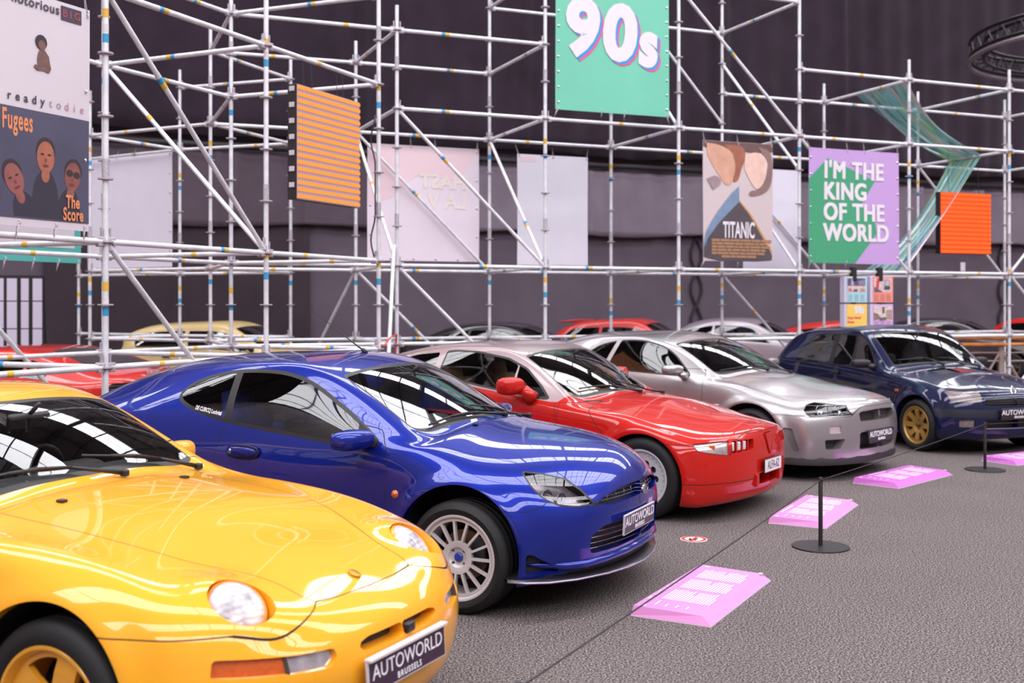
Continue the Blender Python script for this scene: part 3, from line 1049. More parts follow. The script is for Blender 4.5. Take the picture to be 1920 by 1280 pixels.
WHEELS = {}


def wheel_meshes(style, R, W, rr, mat):
    """mesh data of one wheel, centred, outer side towards -y"""
    key = (style, R, W, rr, mat.name)
    if key in WHEELS:
        return WHEELS[key]
    h = W / 2
    out = {}
    tyre = MB()
    g = 0.006
    tyre.lathe([(rr - .012, -h + .012), (rr + .004, -h + .004), (rr + .02, -h - .006), ((rr + R) / 2, -h - .010), (R - .018, -h + .004),
                (R - .006, -h + .016), (R - .001, -h + .03), (R, -h + .052), (R - g, -h + .054), (R - g, -h + .062), (R, -h + .064), (R, -.006), (R - g, -.004), (R - g, .004), (R, .006),
                (R, h - .064), (R - g, h - .062), (R - g, h - .054), (R, h - .052), (R - .001, h - .03), (R - .006, h - .016), (R - .018, h - .004),
                ((rr + R) / 2, h + .01), (rr, h - .004), (rr - .012, h - .012)], 72, 'y')
    out['tyre'] = (tyre, RUBBER)
    rim = MB()
    rim.lathe([(rr + .006, -h - .002), (rr + .009, -h + .002), (rr + .004, -h + .012), (rr - .008, -h + .022), (rr - .022, -h + .035), (rr - .03, -h + .06), (rr - .03, h), ], 72, 'y')
    rim.lathe([(rr + .006, -h - .002), (rr - .004, -h - .001), (rr - .012, -h + .010), (rr - .018, -h + .03), (rr - .03, -h + .06)], 72, 'y')
    lim = rr - .014
    if style == 'multi':
        d = Disc([(.022, -h + .035), (.05, -h + .028), (.052, -h + .018), (.075, -h + .014), (.12, -h + .010), (lim, -h + .012)])
        n, w = 15, .013
        d.cut('hole', polar(lambda r, t: np.maximum(np.maximum(np.abs(((t % (2 * PI / n)) - PI / n) * r) - (r * PI / n - w / 2), .088 - r), r - (lim - .014))))
        for k in range(4):
            a = PI / 4 + k * PI / 2
            d.cut('hole', lambda x, y, z, u, v, N, a=a: np.hypot(x - .046 * math.cos(a), z - .046 * math.sin(a)) - .0085)
    elif style == 'cup':
        d = Disc([(.02, -h + .045), (.05, -h + .04), (.09, -h + .030), (.15, -h + .026), (lim, -h + .03)])
        n = 5
        d.cut('hole', polar(lambda r, t: np.maximum(np.maximum(np.abs(((t % (2 * PI / n)) - PI / n) * r) - np.minimum(r * PI / n - .046, .075 + 0 * r), .088 - r), r - (lim - .022))))
        for k in range(5):
            a = PI / 2 + k * 2 * PI / 5
            d.cut('hole', lambda x, y, z, u, v, N, a=a: np.hypot(x - .062 * math.cos(a), z - .062 * math.sin(a)) - .013)
    elif style == 'holes':
        d = Disc([(.02, -h + .02), (.06, -h + .018), (.075, -h + .03), (.15, -h + .022), (lim, -h + .02)])
        for k in range(10):
            a = k * 2 * PI / 10
            d.cut('hole', lambda x, y, z, u, v, N, a=a: np.hypot(x - .118 * math.cos(a), z - .118 * math.sin(a)) - .026)
        for k in range(30):
            a = k * 2 * PI / 30
            rim.box(((lim - .016) * math.cos(a), -h + .016, (lim - .016) * math.sin(a)), (.008, .012, .008))
    elif style == 'star':
        d = Disc([(.02, -h + .05), (.05, -h + .044), (.08, -h + .03), (.15, -h + .012), (lim, -h + .012)])
        n = 8
        d.cut('hole', polar(lambda r, t: np.maximum(np.maximum(np.abs(((t % (2 * PI / n)) - PI / n) * r) - (r * PI / n * .92 - .024), .092 - r), r - (lim - .014))))
        for k in range(4):
            a = k * PI / 2
            d.cut('hole', lambda x, y, z, u, v, N, a=a: np.hypot(x - .048 * math.cos(a), z - .048 * math.sin(a)) - .009)
    else:
        d = Disc([(.02, -h + .05), (.06, -h + .045), (.12, -h + .025), (lim, -h + .014)])
        n = 6
        d.cut('hole', polar(lambda r, t: np.maximum(np.maximum(np.abs(((t % (2 * PI / n)) - PI / n) * r) - (r * PI / n * .8 - .016), .08 - r), r - (lim - .014))))
    d.drop('hole')
    d.pocket('body', (0, .022, 0), 'rear', 'wall', keep=True, side_scale=False)
    o = len(d.V)
    rim.add(d.V.tolist(), d.T.tolist())
    out['rim'] = (rim, mat)
    disc = MB()
    disc.lathe([(.03, .0), (.135, .0), (.135, .02), (.03, .02)], 48, 'y')
    disc.box((.10, -.005, .035), (.07, .06, .15), None, 1, .012)
    out['brake_disc'] = (disc, [DISC, pm('brake_caliper', (70, 70, 78), .5, .4)])
    cap = MB()
    cap.lathe([(.0005, -h + .018), (.02, -h + .02), (.025, -h + .026), (.025, -h + .05)], 28, 'y')
    out['centre_cap'] = (cap, pm('cap_' + style, {'multi': (40, 60, 150), 'cup': (40, 30, 20), 'holes': (60, 58, 60), 'star': (70, 56, 30)}.get(style, (60, 60, 60)), .3, coat=.5))
    # a dark back plate so that one cannot look through the wheel
    back = MB()
    back.lathe([(.0005, .03), (rr - .04, .03)], 40, 'y')
    out['hub'] = (back, LINER)
    WHEELS[key] = out
    return out


_wheel_data = {}


def add_wheel(root, x, side, R, W, rr, style, mat, yo, steer=0.0):
    """one wheel (rim > tyre, brake disc, cap) with its outer side at y = side*yo"""
    key = (style, R, W, rr, mat.name)
    ms = wheel_meshes(style, R, W, rr, mat)
    if key not in _wheel_data:
        dd = {}
        for k, (mb, m) in ms.items():
            o = mb.build('wheel' if k == 'rim' else k, m, None, smooth=True, auto=38)
            dd[k] = o.data
            bpy.data.objects.remove(o)
        _wheel_data[key] = dd
    dd = _wheel_data[key]
    w = link('wheel', dd['rim'], root)
    w.location = (x, side * (yo - W / 2), R)
    w.rotation_euler = (0, 0.3 * x, (0 if side < 0 else PI) + steer)
    for k in ('tyre', 'brake_disc', 'centre_cap', 'hub'):
        link(k, dd[k], w)
    return w


def number_plate(root, o, ex, ey, w, h, lines, ink=WHITEINK, base=PLATE, edge=PLATE_EDGE, t=.012, slim=1.0):
    """a plate with its lettering; o = centre, ex = reading direction, ey = up"""
    ex, ey = Vector(ex).normalized(), Vector(ey).normalized()
    ez = ex.cross(ey)
    rot = Matrix((ex, ey, ez)).transposed()
    o = Vector(o)
    mb = MB().box(o, (w, h, t), rot, 0, .004)
    mb.box(o + ez * .0012, (w - .012, h - .012, t), rot, 1, .003)
    p = mb.build('number_plate', [edge, base], root)
    for txt, size, dy, sp, bold in lines:
        V, F = text_mesh(txt, size, .0006, 0, bold, sp, sx=slim)
        MB().add(frame_pts(V, o + ez * (t / 2 + .0018) + ey * dy, ex, ey), F).build('lettering', ink, p)
    return p


MUSEUM = [('AUTOWORLD', .088, .014, 1.0, .0006), ('BRUSSELS', .036, -.032, 1.25, .0012)]


def seat(root, x, y, mat, head=True, s=1.0):
    mb = MB()
    mb.box((x + .05, y, .42), (.52, .48, .16), Matrix.Rotation(-.15, 3, 'Y'), 0, .06)
    mb.box((x - .26, y, .70), (.17, .46, .60), Matrix.Rotation(-.25, 3, 'Y'), 0, .07)
    mb.box((x - .20, y - .20, .66), (.20, .09, .46), Matrix.Rotation(-.25, 3, 'Y'), 0, .04)
    mb.box((x - .20, y + .20, .66), (.20, .09, .46), Matrix.Rotation(-.25, 3, 'Y'), 0, .04)
    o = mb.build('seat', mat, root, smooth=True)
    if head:
        MB().box((x - .36, y, 1.03), (.10, .26, .17), Matrix.Rotation(-.2, 3, 'Y'), 0, .045).build('headrest', mat, o, smooth=True)
    return o


def cabin(root, cowl, rear, w, zf, seat_mat, belt, dash=DARKIN, lhd=True):
    """floor tub, dashboard, steering wheel, seats, mirror"""
    mb = MB()
    mb.box(((cowl + rear) / 2, 0, zf - .02), (cowl - rear, 2 * w, .04))
    mb.box((rear + .35, 0, .6), (.7, 2 * w - .1, .5), None, 0, .08)
    mb.build('cabin_floor', DARKIN, root)
    d = MB()
    d.box((cowl - .32, 0, belt - .13), (.52, 2 * w - .06, .18), Matrix.Rotation(.1, 3, 'Y'), 0, .06)
    d.box((cowl - .62, .36 if lhd else -.36, belt - .08), (.16, .4, .14), None, 0, .05)
    d.build('dashboard', dash, root, smooth=True)
    sw = MB()
    c = Vector((cowl - .86, .36 if lhd else -.36, belt - .12))
    ring = []
    for k in range(28):
        a = 2 * PI * k / 28
        ring.append(c + Vector((.06 * math.sin(a) * 1.0, .185 * math.cos(a), .175 * math.sin(a))))
    sw.tube(ring, .015, 8, closed=True)
    sw.box(c, (.04, .15, .10), Matrix.Rotation(-.33, 3, 'Y'), 0, .015)
    for a in (0, PI, -PI / 2):
        sw.tube([c, c + Vector((.055 * math.sin(a), .18 * math.cos(a), .17 * math.sin(a)))], .012, 6)
    sw.build('steering_wheel', BLACKP, root, smooth=True)
    seat(root, cowl - 1.25, .36, seat_mat)
    seat(root, cowl - 1.25, -.36, seat_mat)


def inner_mirror(root, p):
    p = Vector(p)
    mb = MB().box(p, (.035, .21, .065), Matrix.Rotation(.25, 3, 'Y'), 0, .014)
    mb.tube([p + Vector((.0, 0, .02)), p + Vector((.07, 0, .075))], .01, 8)
    mb.build('rear_view_mirror', BLACKP, root, smooth=True)


def wiper(root, pts, mat=BLACKP):
    mb = MB().tube(pts[:2], [.011, .007], 8)
    mb.tube(pts[1:], .006, 6)
    a, b, c = (Vector(p) for p in (pts[1], pts[2], pts[-1]))
    mb.tube([pts[1], Vector(pts[1]) * .5 + Vector(pts[2]) * .5 + Vector((0, 0, .008)), pts[2]], .008, 6)
    mb.box(Vector(pts[0]), (.035, .03, .03), None, 0, .008)
    mb.build('windscreen_wiper', mat, root, smooth=True)


def arch_and_belly(root, axles, R, w, zt=.15, nose=.5, tail=-3.0):
    for x in axles:
        for s in (1, -1):
            mb = MB()
            n = 22
            vs, fs = [], []
            for k in range(n + 1):
                a = -.25 + (PI + .5) * k / n
                for yy in (w - .02, .50):
                    vs.append((x + (R + .015) * math.cos(a), s * yy, R * .9 + (R + .015) * math.sin(a)))
            for k in range(n):
                fs.append((2 * k, 2 * k + 1, 2 * k + 3, 2 * k + 2))
            fs.append(tuple(2 * k + 1 for k in range(n + 1)))
            mb.add(vs, fs)
            mb.build('wheel_arch_liner', LINER, root)
    MB().box(((nose + tail) / 2, 0, zt + .05), (nose - tail, .98, .06), None, 0, .02).build('underbody', LINER, root)


def flare(axles, R, zc, amt, width=.09):
    def fn(V):
        V = V.copy()
        for x in axles:
            r = np.hypot(V[:, 0] - x, V[:, 2] - zc)
            k = np.exp(-((r - R) / width) ** 2) * (np.abs(V[:, 1]) > .5) * np.clip((V[:, 2] - .12) / .1, 0, 1)
            V[:, 1] += np.sign(V[:, 1]) * amt * k
        return V
    return fn


def arches(sk, axles, R, zc):
    for x in axles:
        sk.cut('arch', lambda X, Y, Z, u, v, N, x=x: np.maximum(np.hypot(X - x, Z - zc) - R, .5 - np.abs(Y)))
    sk.pocket('arch', (0, -.05, 0), 'arch_inner', 'body')
    sk.drop('arch_inner')


def line_field(a, b, half):
    """band round a straight line in the side view"""
    (ax, az), (bx, bz) = a, b
    L = math.hypot(bx - ax, bz - az)
    nx, nz = -(bz - az) / L, (bx - ax) / L
    return lambda x, y, z, u, v, N: np.maximum(np.abs((x - ax) * nx + (z - az) * nz) - half, .4 - np.abs(y))


def side_windows(sk, dlo, trim=.02, bars=(), r=.03, minz=None):
    dlo = rounded(dlo) if not r else dlo
    sk.cut('window_trim', XZ(dlo, .4, r))
    outer = fillet(dlo, r)
    sk.cut('side_glass', lambda x, y, z, u, v, N: np.maximum(sdf_poly(x, z, outer) + trim, .4 - np.abs(y)), ('window_trim',))
    for a, b, hw in bars:
        sk.cut('window_trim', line_field(a, b, hw), ('side_glass',))


def screens(sk, ws=((7.05, 8.12), (7.03, 10.2), (7.9, 10.2), (7.94, 8.12)), rw=((11.05, 8.15), (11.05, 10.2), (12.6, 10.2), (12.6, 8.15)), band=.05):
    if ws:
        p = [(a, b) for a, b in ws]
        sk.cut('screen_band', UVP(p, .1))
        q = fillet(p, .1)
        sk.cut('windscreen', lambda x, y, z, u, v, N: sdf_poly(u, v, q) + band, ('screen_band',))
    if rw:
        p2 = [(a, b) for a, b in rw]
        sk.cut('screen_band', UVP(p2, .1))
        q2 = fillet(p2, .1)
        sk.cut('rear_glass', lambda x, y, z, u, v, N: sdf_poly(u, v, q2) + band, ('screen_band',))


def split_glass(sk, xs):
    """side glass ahead of and behind the centre pillar become two panes"""
    sk.cut('side_glass_rear', lambda x, y, z, u, v, N: x - xs, ('side_glass',))


def emit_common(sk, root, paint, g=GLASS, gr=GLASS):
    body = sk.emit(['body', 'panel_gap', 'screen_band', 'window_trim'], 'body_shell', [paint, GAP, TRIM, TRIM], root)
    for s in (-1, 1):
        d = sk.emit('door', 'door', paint, root, s)
        sk.emit('side_glass', 'side_window', g, root, s)
        sk.emit('side_glass_rear', 'side_window', gr, root, s)
    sk.emit('bonnet', 'bonnet', paint, root)
    sk.emit('bumper', 'front_bumper', paint, root)
    sk.emit('windscreen', 'windscreen', g, root)
    sk.emit('rear_glass', 'rear_window', gr, root)
    return body


def door_of(root, side):
    for c in root.children:
        if c.name.startswith('door') and c.type == 'MESH':
            y = np.mean([v.co.y for v in list(c.data.vertices)[:50]])
            if y * side > 0:
                return c
    return root


def blob(root, name, mat, stations, n=20, label=None, sub=1):
    """smooth closed body from oval stations: (centre, half width vector, half height vector)"""
    mb = MB()
    vs, fs = [], []
    for c, a, b in stations:
        c, a, b = Vector(c), Vector(a), Vector(b)
        for k in range(n):
            t = 2 * PI * k / n
            ct, st = math.cos(t), math.sin(t)
            e = .7                              # squarish oval
            vs.append(c + a * (abs(ct) ** e * (1 if ct >= 0 else -1)) + b * (abs(st) ** e * (1 if st >= 0 else -1)))
    m = len(stations)
    for i in range(m - 1):
        for k in range(n):
            fs.append((i * n + k, i * n + (k + 1) % n, (i + 1) * n + (k + 1) % n, (i + 1) * n + k))
    fs.append(tuple(range(n - 1, -1, -1)))
    fs.append(tuple((m - 1) * n + k for k in range(n)))
    mb.add(vs, fs)
    return mb.build(name, mat, root, label, smooth=True, auto=60, recalc=True)


def door_mirror(root, side, c, L, w, h, mat, arm, matarm=None, thick=1.0):
    """housing centred at c reaching out sideways, with an arm to the door"""
    c = Vector(c)
    o = Vector((0, side, 0))
    st = []
    for t, kw, kh, dx in ((-.5, .72, .72, .02), (-.42, .9, .92, .0), (-.1, 1, 1, -.01), (.25, .97, .95, -.02), (.42, .8, .8, -.03), (.5, .5, .5, -.035)):
        st.append((c + o * (L * t) + Vector((dx, 0, 0)), Vector((w / 2 * kw, 0, 0)), Vector((0, 0, h / 2 * kh))))
    d = door_of(root, side)
    m = blob(d, 'door_mirror', mat, st)
    a, b = Vector(arm[0]), Vector(arm[1])
    mb = MB().tube([a, (a + b) / 2, b], [.045 * thick, .035 * thick, .03 * thick], 12)
    mb.build('mirror_arm', matarm or mat, m, smooth=True)
    g = MB().box(c + Vector((-w / 2 - .002, 0, 0)), (.006, L * .8, h * .72), None, 0, .002)
    g.build('mirror_glass', CHROME, m)
    return m


def badge(root, o, ex, ey, w, h, mat, letters=None, ink=None, shape='oval'):
    ex, ey = Vector(ex).normalized(), Vector(ey).normalized()
    ez = ex.cross(ey)
    o = Vector(o)
    mb = MB()
    vs, n = [], 28
    for lift, k in ((-.004, 1), (.004, 1), (.007, .86), (.007, .001)):
        for j in range(n):
            t = 2 * PI * j / n
            vs.append(o + ez * lift + ex * (w / 2 * k * math.cos(t)) + ey * (h / 2 * k * math.sin(t)))
    fs = [(i * n + j, i * n + (j + 1) % n, (i + 1) * n + (j + 1) % n, (i + 1) * n + j) for i in range(3) for j in range(n)]
    mb.add(vs, fs)
    b = mb.build('badge', mat, root, smooth=True, auto=50)
    if letters:
        V, F = text_mesh(letters, h * .55, .0008, .3, .0, 1.0)
        MB().add(frame_pts(V, o + ez * .0085, ex, ey), F).build('lettering', ink or CHROME, b)
    return b


def grille_bars(root, name, pts_lines, r, mat, verticals=()):
    mb = MB()
    for L in pts_lines:
        mb.tube(L, r, 6)
    for L in verticals:
        mb.tube(L, r * .8, 6)
    return mb.build(name, mat, root, smooth=True)


def on_skin(sk, pts, lift=0.0, axis='x'):
    """points (y,z) or (x,y) dropped on the skin from the front or from above"""
    out = []
    for p in pts:
        if axis == 'x':
            h = sk.ray((3, p[0], p[1]), (-1, 0, 0))
        elif axis == 'z':
            h = sk.ray((p[0], p[1], 4), (0, 0, -1))
        else:
            h = sk.ray((p[0], 3 * axis, p[1]), (0, -axis, 0))
        out.append(None if h is None else tuple(h[0] + h[1] * lift))
    return [o for o in out if o is not None]


# ------------------------------------------------------------------ the blue coupe
def build_blue():
    X, Y, ph = POSE['puma']
    root = thing('car', 'shiny blue coupe with silver multi-spoke wheels and a black front splitter', 'car', (X, Y, 0), -ph, 'cars in the front row')
    paint = pm('blue_metallic', (14, 36, 140), 0.32, 0.5, 1.0, spec=.2, back=(85, 83, 87))
    sk = Skin(NET_PUMA, 4, CREASE)
    ax = (0, -2.446)
    sk.deform(flare(ax, .375, .31, .022, .06))
    arches(sk, ax, .365, .325)
    dlo = [(-2.03, 1.08), (-2.0, 1.14), (-1.91, 1.195), (-1.75, 1.237), (-1.60, 1.255), (-1.43, 1.26), (-1.26, 1.25), (-1.08, 1.205), (-.90, 1.115), (-.71, 1.01), (-.54, .905), (-.515, .872), (-.56, .848), (-.85, .855), (-1.1, .885), (-1.35, .91), (-1.6, .94), (-1.81, .985), (-1.96, 1.03)]
    side_windows(sk, dlo, .021, [((-1.63, 1.3), (-1.595, .9), .026)], .0)
    split_glass(sk, -1.61)
    screens(sk, rw=((11.0, 7.72), (11.0, 10.2), (12.8, 10.2), (12.8, 7.72)))
    sk.seam('door', XZ([(-.53, .95), (-.455, .82), (-.45, .63), (-.455, .5), (-.49, .26), (-.6, .225), (-1.5, .225), (-1.62, .3), (-1.665, .68), (-1.65, .8), (-1.61, .93), (-1.55, 1.02), (-1, 1.02)], .4, .03))
    # lamp, grille, bumper
    lamp = [(.30, .765), (.40, .752), (.51, .722), (.60, .66), (.665, .585), (.60, .582), (.52, .60), (.46, .63), (.395, .68)]
    sk.cut('lamp_rim', XZ(lamp, .45, .02))
    lo = fillet(lamp, .02)
    sk.cut('headlamp', lambda x, y, z, u, v, N: np.maximum(sdf_poly(x, z, lo) + .006, .45 - np.abs(y)), ('lamp_rim',))
    sk.cut('grille_hole', YZ([(0, .652), (.26, .643), (.43, .61), (.485, .582), (.36, .565), (.16, .572), (0, .576)], .3, .012))
    sk.cut('intake', YZ([(0, .49), (.45, .465), (.55, .42), (.535, .325), (.28, .325), (0, .335)], .3, .03))
    sk.cut('under_mesh', lambda x, y, z, u, v, N: np.maximum(z - .262 + .03 * np.abs(y), np.maximum(.40 - x, np.abs(y) - .63)))
    sk.cut('fog', XZ([(.40, .35), (.425, .355), (.53, .275), (.52, .25), (.395, .245)], .45, .012))
    sk.seam('bonnet', XY([(-.30, .64), (-.19, .665), (.04, .645), (.30, .628), (.34, .60), (.44, .56), (.53, .552), (.61, .54), (.66, .50), (.675, .44), (.715, .26), (.74, 0), (.74, -.1), (-.16, -.1), (-.16, 0), (-.21, .40)], .55, .02))
    sk.seam('bumper', XZ([(.25, .57), (.40, .57), (.455, .592), (.48, .622), (.53, .597), (.60, .577), (.66, .577), (.68, .60), (.73, .638), (.95, .638), (.95, 0), (.22, 0)], -1, .01))
    sk.pocket('headlamp', .045, 'lamp_bowl', 'lamp_wall', keep=True)
    sk.pocket('grille_hole', (-.05, 0, 0), 'grille_floor', 'bumper')
    sk.pocket('intake', (-.07, 0, 0), 'intake_floor', 'bumper')
    sk.pocket('fog', .03, 'fog_floor', 'bumper')
    body = emit_common(sk, root, paint)
    body.data.materials.append(BLACKP)
    bump = [c for c in root.children if c.name.startswith('front_bumper')][0]
    mesh = pm('black_mesh', (22, 20, 24), .6, bump=.6, bscale=260)
    sk.emit('grille_floor', 'grille', BLACKP, bump)
    sk.emit('intake_floor', 'air_intake', BLACKP, bump)
    for s in (-1, 1):
        sk.emit('fog_floor', 'brake_duct', mesh, bump, s)
    sk.emit('under_mesh', 'lower_mesh', mesh, bump)
    lip = [sk.ray((3, y, z), (-1, 0, 0))[0] + np.array((.004, 0, 0)) for y, z in [(-.79, .295), (-.74, .29), (-.66, .28), (-.55, .275), (-.4, .28), (-.2, .285), (0, .29), (.2, .285), (.4, .28), (.55, .275), (.66, .28), (.74, .29), (.79, .295)]]
    MB().tube(lip, [.006, .014, .02, .022, .022, .022, .022, .022, .022, .022, .02, .014, .006], 12).build('bumper_lip', paint, bump, smooth=True)
    for s in (-1, 1):
        h = sk.emit(['headlamp'], 'headlight', LENS, root, s)
        sk.emit(['lamp_bowl', 'lamp_wall', 'lamp_rim'], 'lamp_housing', [pm('smoked_lamp_bowl', (150, 142, 144), .22, .6, noise=.3, nscale=18), BLACKP, TRIM], h, s)
        for (x, y, z, r) in ((.50, .62, .635, .042), (.56, .575, .62, .036)):
            q = sk.ray((x, s * 3, z), (0, -s, 0))
            mb = MB().lathe([(.0005, -.03), (r * .6, -.022), (r, 0), (r * 1.04, .004), (r, .006), (r * .93, 0)], 24, 'x')
            o = mb.build('lamp_bulb', REFL, h, smooth=True)
            o.location = tuple(np.array(q[0]) - np.array((.05, s * .012, .004)))
            o.rotation_euler = (0, 0, s * .35)
    # grille bars
    L = []
    for z, w in ((.631, .27), (.61, .37), (.592, .42)):
        L.append(on_skin(sk, [(y, z) for y in np.linspace(-w, w, 25)], .0))
    L = [[(p[0] + .026, p[1], p[2]) for p in q] for q in L]
    vert = []
    for y in np.linspace(-.36, .36, 9):
        a, b = (sk.ray((3, y, z), (-1, 0, 0))[0] for z in (.582, .632 - .09 * y * y))
        vert.append([tuple(a + np.array((.026, 0, 0))), tuple(b + np.array((.026, 0, 0)))])
    grille_bars(bump, 'grille_bars', L, .0018, pm('grille_chrome', (170, 166, 176), .2, .9), vert)
    L2 = []
    for z, w in ((.345, .52), (.372, .53), (.400, .54), (.428, .53), (.455, .46)):
        L2.append([(.735 - .33 * y * y - .02, y, z) for y in np.linspace(-w, w, 21)])
    grille_bars(bump, 'grille_bars', L2, .004, BLACKP)
    grille_bars(bump, 'grille_bars', [[(p[0] + .006, p[1], p[2] + .004) for p in q] for q in L2], .0012, CHROME)
    bx = sk.ray((3, 0, .612), (-1, 0, 0))[0][0] + .054
    badge(root, (bx - .012, -.045, .610), (0, 1, 0), (0, 0, 1), .10, .054, CHROME, 'R', pm('badge_blue', (40, 50, 140), .3))
    number_plate(bump, (.760, -.09, .450), (0, 1, 0), (.06, 0, 1), .50, .112, [('AUTOWORLD', .074, .012, 1.0, .0004), ('BRUSSELS', .030, -.032, 1.25, .0009)], base=pm('plate_grey', (80, 72, 84), .5))
    # towing eye cover
    p = sk.ray((2, -.46, .55), (-1, 0, 0))
    # splitter
    mb = MB()
    outer = [(.30, -.845), (.40, -.83), (.50, -.76), (.60, -.62), (.69, -.40), (.735, -.2), (.75, 0)]
    outer = outer + [(x, -y) for x, y in outer[-2::-1]]
    vs = []
    for (x, y) in outer:
        k = abs(y) / .845
        z = .205 - .015 * (1 - k)
        vs += [(x, y, z), (x + .012, y * 1.006, z + .006), (x, y, z + .016), (x - .22, y * .8, z + .05), (x - .22, y * .8, z + .01)]
    m = len(outer)
    fs = [(i * 5 + a, (i + 1) * 5 + a, (i + 1) * 5 + (a + 1) % 5, i * 5 + (a + 1) % 5) for i in range(m - 1) for a in range(5)]
    mb.add(vs, fs)
    sp = mb.build('front_splitter', pm('gloss_black', (26, 22, 26), .4, coat=.25), root, smooth=True, auto=40)
    MB().tube([(x + .008, y * 1.004, .205 - .015 * (1 - abs(y) / .845) + .004) for x, y in outer], .006, 6).build('edge_strip', pm('bare_edge', (176, 160, 190), .25, .6), sp, smooth=True)
    # side details
    for s in (-1, 1):
        d = door_of(root, s)
        q = sk.ray((-.39, 3 * s, .61), (0, -s, 0))
        mb = MB().lathe([(.0005, .012), (.018, .008), (.024, -.002)], 20, 'y')
        o = mb.build('side_indicator', AMBER, root, smooth=True)
        o.location = q[0]
        o.scale = (1, s, 1)
        blob(d, 'handle_recess', pm('recess_navy', (16, 20, 60), .4), [((-1.44 + t, s * .829, .782), (0, .004, 0), (0, 0, .044 * k)) for t, k in ((-.125, .15), (-.11, .7), (-.05, 1), (.04, .97), (.1, .7), (.118, .15))])
        blob(d, 'door_handle', paint, [((-1.45 + t, s * (.834 - .004 * abs(t) * 10), .782), (.0, .016 * k, 0), (0, 0, .03 * k)) for t, k in ((-.11, .2), (-.1, .7), (-.05, 1), (.04, .95), (.09, .7), (.105, .2))])
        mb = MB().lathe([(.0005, -.004), (.013, -.003), (.015, .003)], 18, 'y')
        o = mb.build('door_lock', CHROME, d, smooth=True)
        o.location = (-1.525, s * .842, .785)
        tri = MB()
        tp = [sk.ray((x, s * 3, z), (0, -s, 0))[0] for x, z in ((-.53, .89), (-.55, .855), (-.66, .86), (-.69, .985))]
        tri.add([tuple(p + np.array((0, s * .004, 0))) for p in tp] + [tuple(p - np.array((0, s * .01, 0))) for p in tp], [(0, 1, 2, 3), (7, 6, 5, 4), (0, 4, 5, 1), (1, 5, 6, 2), (2, 6, 7, 3), (3, 7, 4, 0)])
        tri.build('mirror_base', BLACKP, d)
        door_mirror(root, s, (-.60, s * .93, .905), .22, .14, .115, paint, ((-.61, s * .77, .90), (-.60, s * .86, .89)), BLACKP)
    for x in (-.13,):
        for s in (-1, 1):
            h = sk.ray((x - .04, s * .30, 3), (0, 0, -1))
            MB().box(h[0] + np.array((0, 0, .006)), (.03, .022, .012), None, 0, .004).build('washer_jet', BLACKP, root)
    W = lambda pts: [tuple(p) for p in on_skin(sk, pts, .018, 'z')]
    wiper(root, W([(-.20, .16), (-.27, -.05), (-.33, -.32), (-.36, -.52)]))
    wiper(root, W([(-.21, .52), (-.28, .34), (-.32, .10), (-.345, -.05)]))
    h = sk.ray((-1.12, .0, 4), (0, 0, -1))[0]
    mb = MB().tube([h, h + np.array((-.03, 0, .02))], .014, 10)
    mb.tube([h, h + np.array((-.12, 0, .075)), h + np.array((-.42, 0, .27))], [.006, .004, .002], 6)
    mb.build('aerial', BLACKP, root, smooth=True)
    MB().tube([(-3.09 + .30 * y * y, y, 1.005 - .06 * y * y) for y in np.linspace(-.58, .58, 15)], [.012] + [.026] * 13 + [.012], 10).build('rear_spoiler', paint, root, smooth=True)
    mat = pm('alloy_silver', (206, 198, 200), .42, .25)
    for x in ax:
        for s in (-1, 1):
            add_wheel(root, x, s, .302, .215, .222, 'multi', mat, .845)
    arch_and_belly(root, ax, .365, .83, .16, .5, -3.0)
    sm = pm('blue_black_seat', (50, 62, 140), .9, noise=.2, nscale=25)
    cabin(root, -.25, -2.3, .72, .3, sm, .93, lhd=True)
    inner_mirror(root, (-.80, 0, 1.19))
    # window sticker
    g = [c for c in root.children if c.name.startswith('side_window')]
    V, F = text_mesh('DE CLERCQ Lochristi', .045, 0, .15, .0012)
    V = [(v[0], v[1], 0) for v in V]
    out = []
    for v in V:
        x = -1.755 + v[0] * .5
        z = 1.008 - v[0] * .07 + v[1] * .75
        h = sk.ray((x, -3, z), (0, 1, 0))
        out.append(tuple(h[0] + np.array((0, -.003, 0))))
    MB().add(out, F).build('window_sticker', WHITEINK, root)
    return root


def ribbed_glass():
    m = pm('ribbed_lamp_glass', (232, 226, 230), .3, .0, coat=.6)
    nt = m.node_tree
    p = nt.nodes['Principled BSDF']
    tc = nt.nodes.new('ShaderNodeTexCoord')
    w = nt.nodes.new('ShaderNodeTexWave')
    w.bands_direction = 'Y'
    w.inputs['Scale'].default_value = 14
    w.inputs['Distortion'].default_value = 1.5
    n = nt.nodes.new('ShaderNodeTexNoise')
    n.inputs['Scale'].default_value = 16
    r = nt.nodes.new('ShaderNodeValToRGB')
    r.color_ramp.elements[0].color = srgb(150, 142, 148)
    r.color_ramp.elements[1].color = srgb(206, 200, 205)
    r.color_ramp.elements[0].position, r.color_ramp.elements[1].position = .35, .6
    b = nt.nodes.new('ShaderNodeBump')
    b.inputs['Strength'].default_value = .35
    b.inputs['Distance'].default_value = .006
    L = nt.links.new
    L(tc.outputs['Object'], w.inputs['Vector'])
    L(tc.outputs['Object'], n.inputs['Vector'])
    L(n.outputs['Fac'], r.inputs['Fac'])
    L(r.outputs['Color'], p.inputs['Base Color'])
    L(w.outputs['Fac'], b.inputs['Height'])
    L(b.outputs['Normal'], p.inputs['Normal'])
    return m


RIBBED = ribbed_glass()


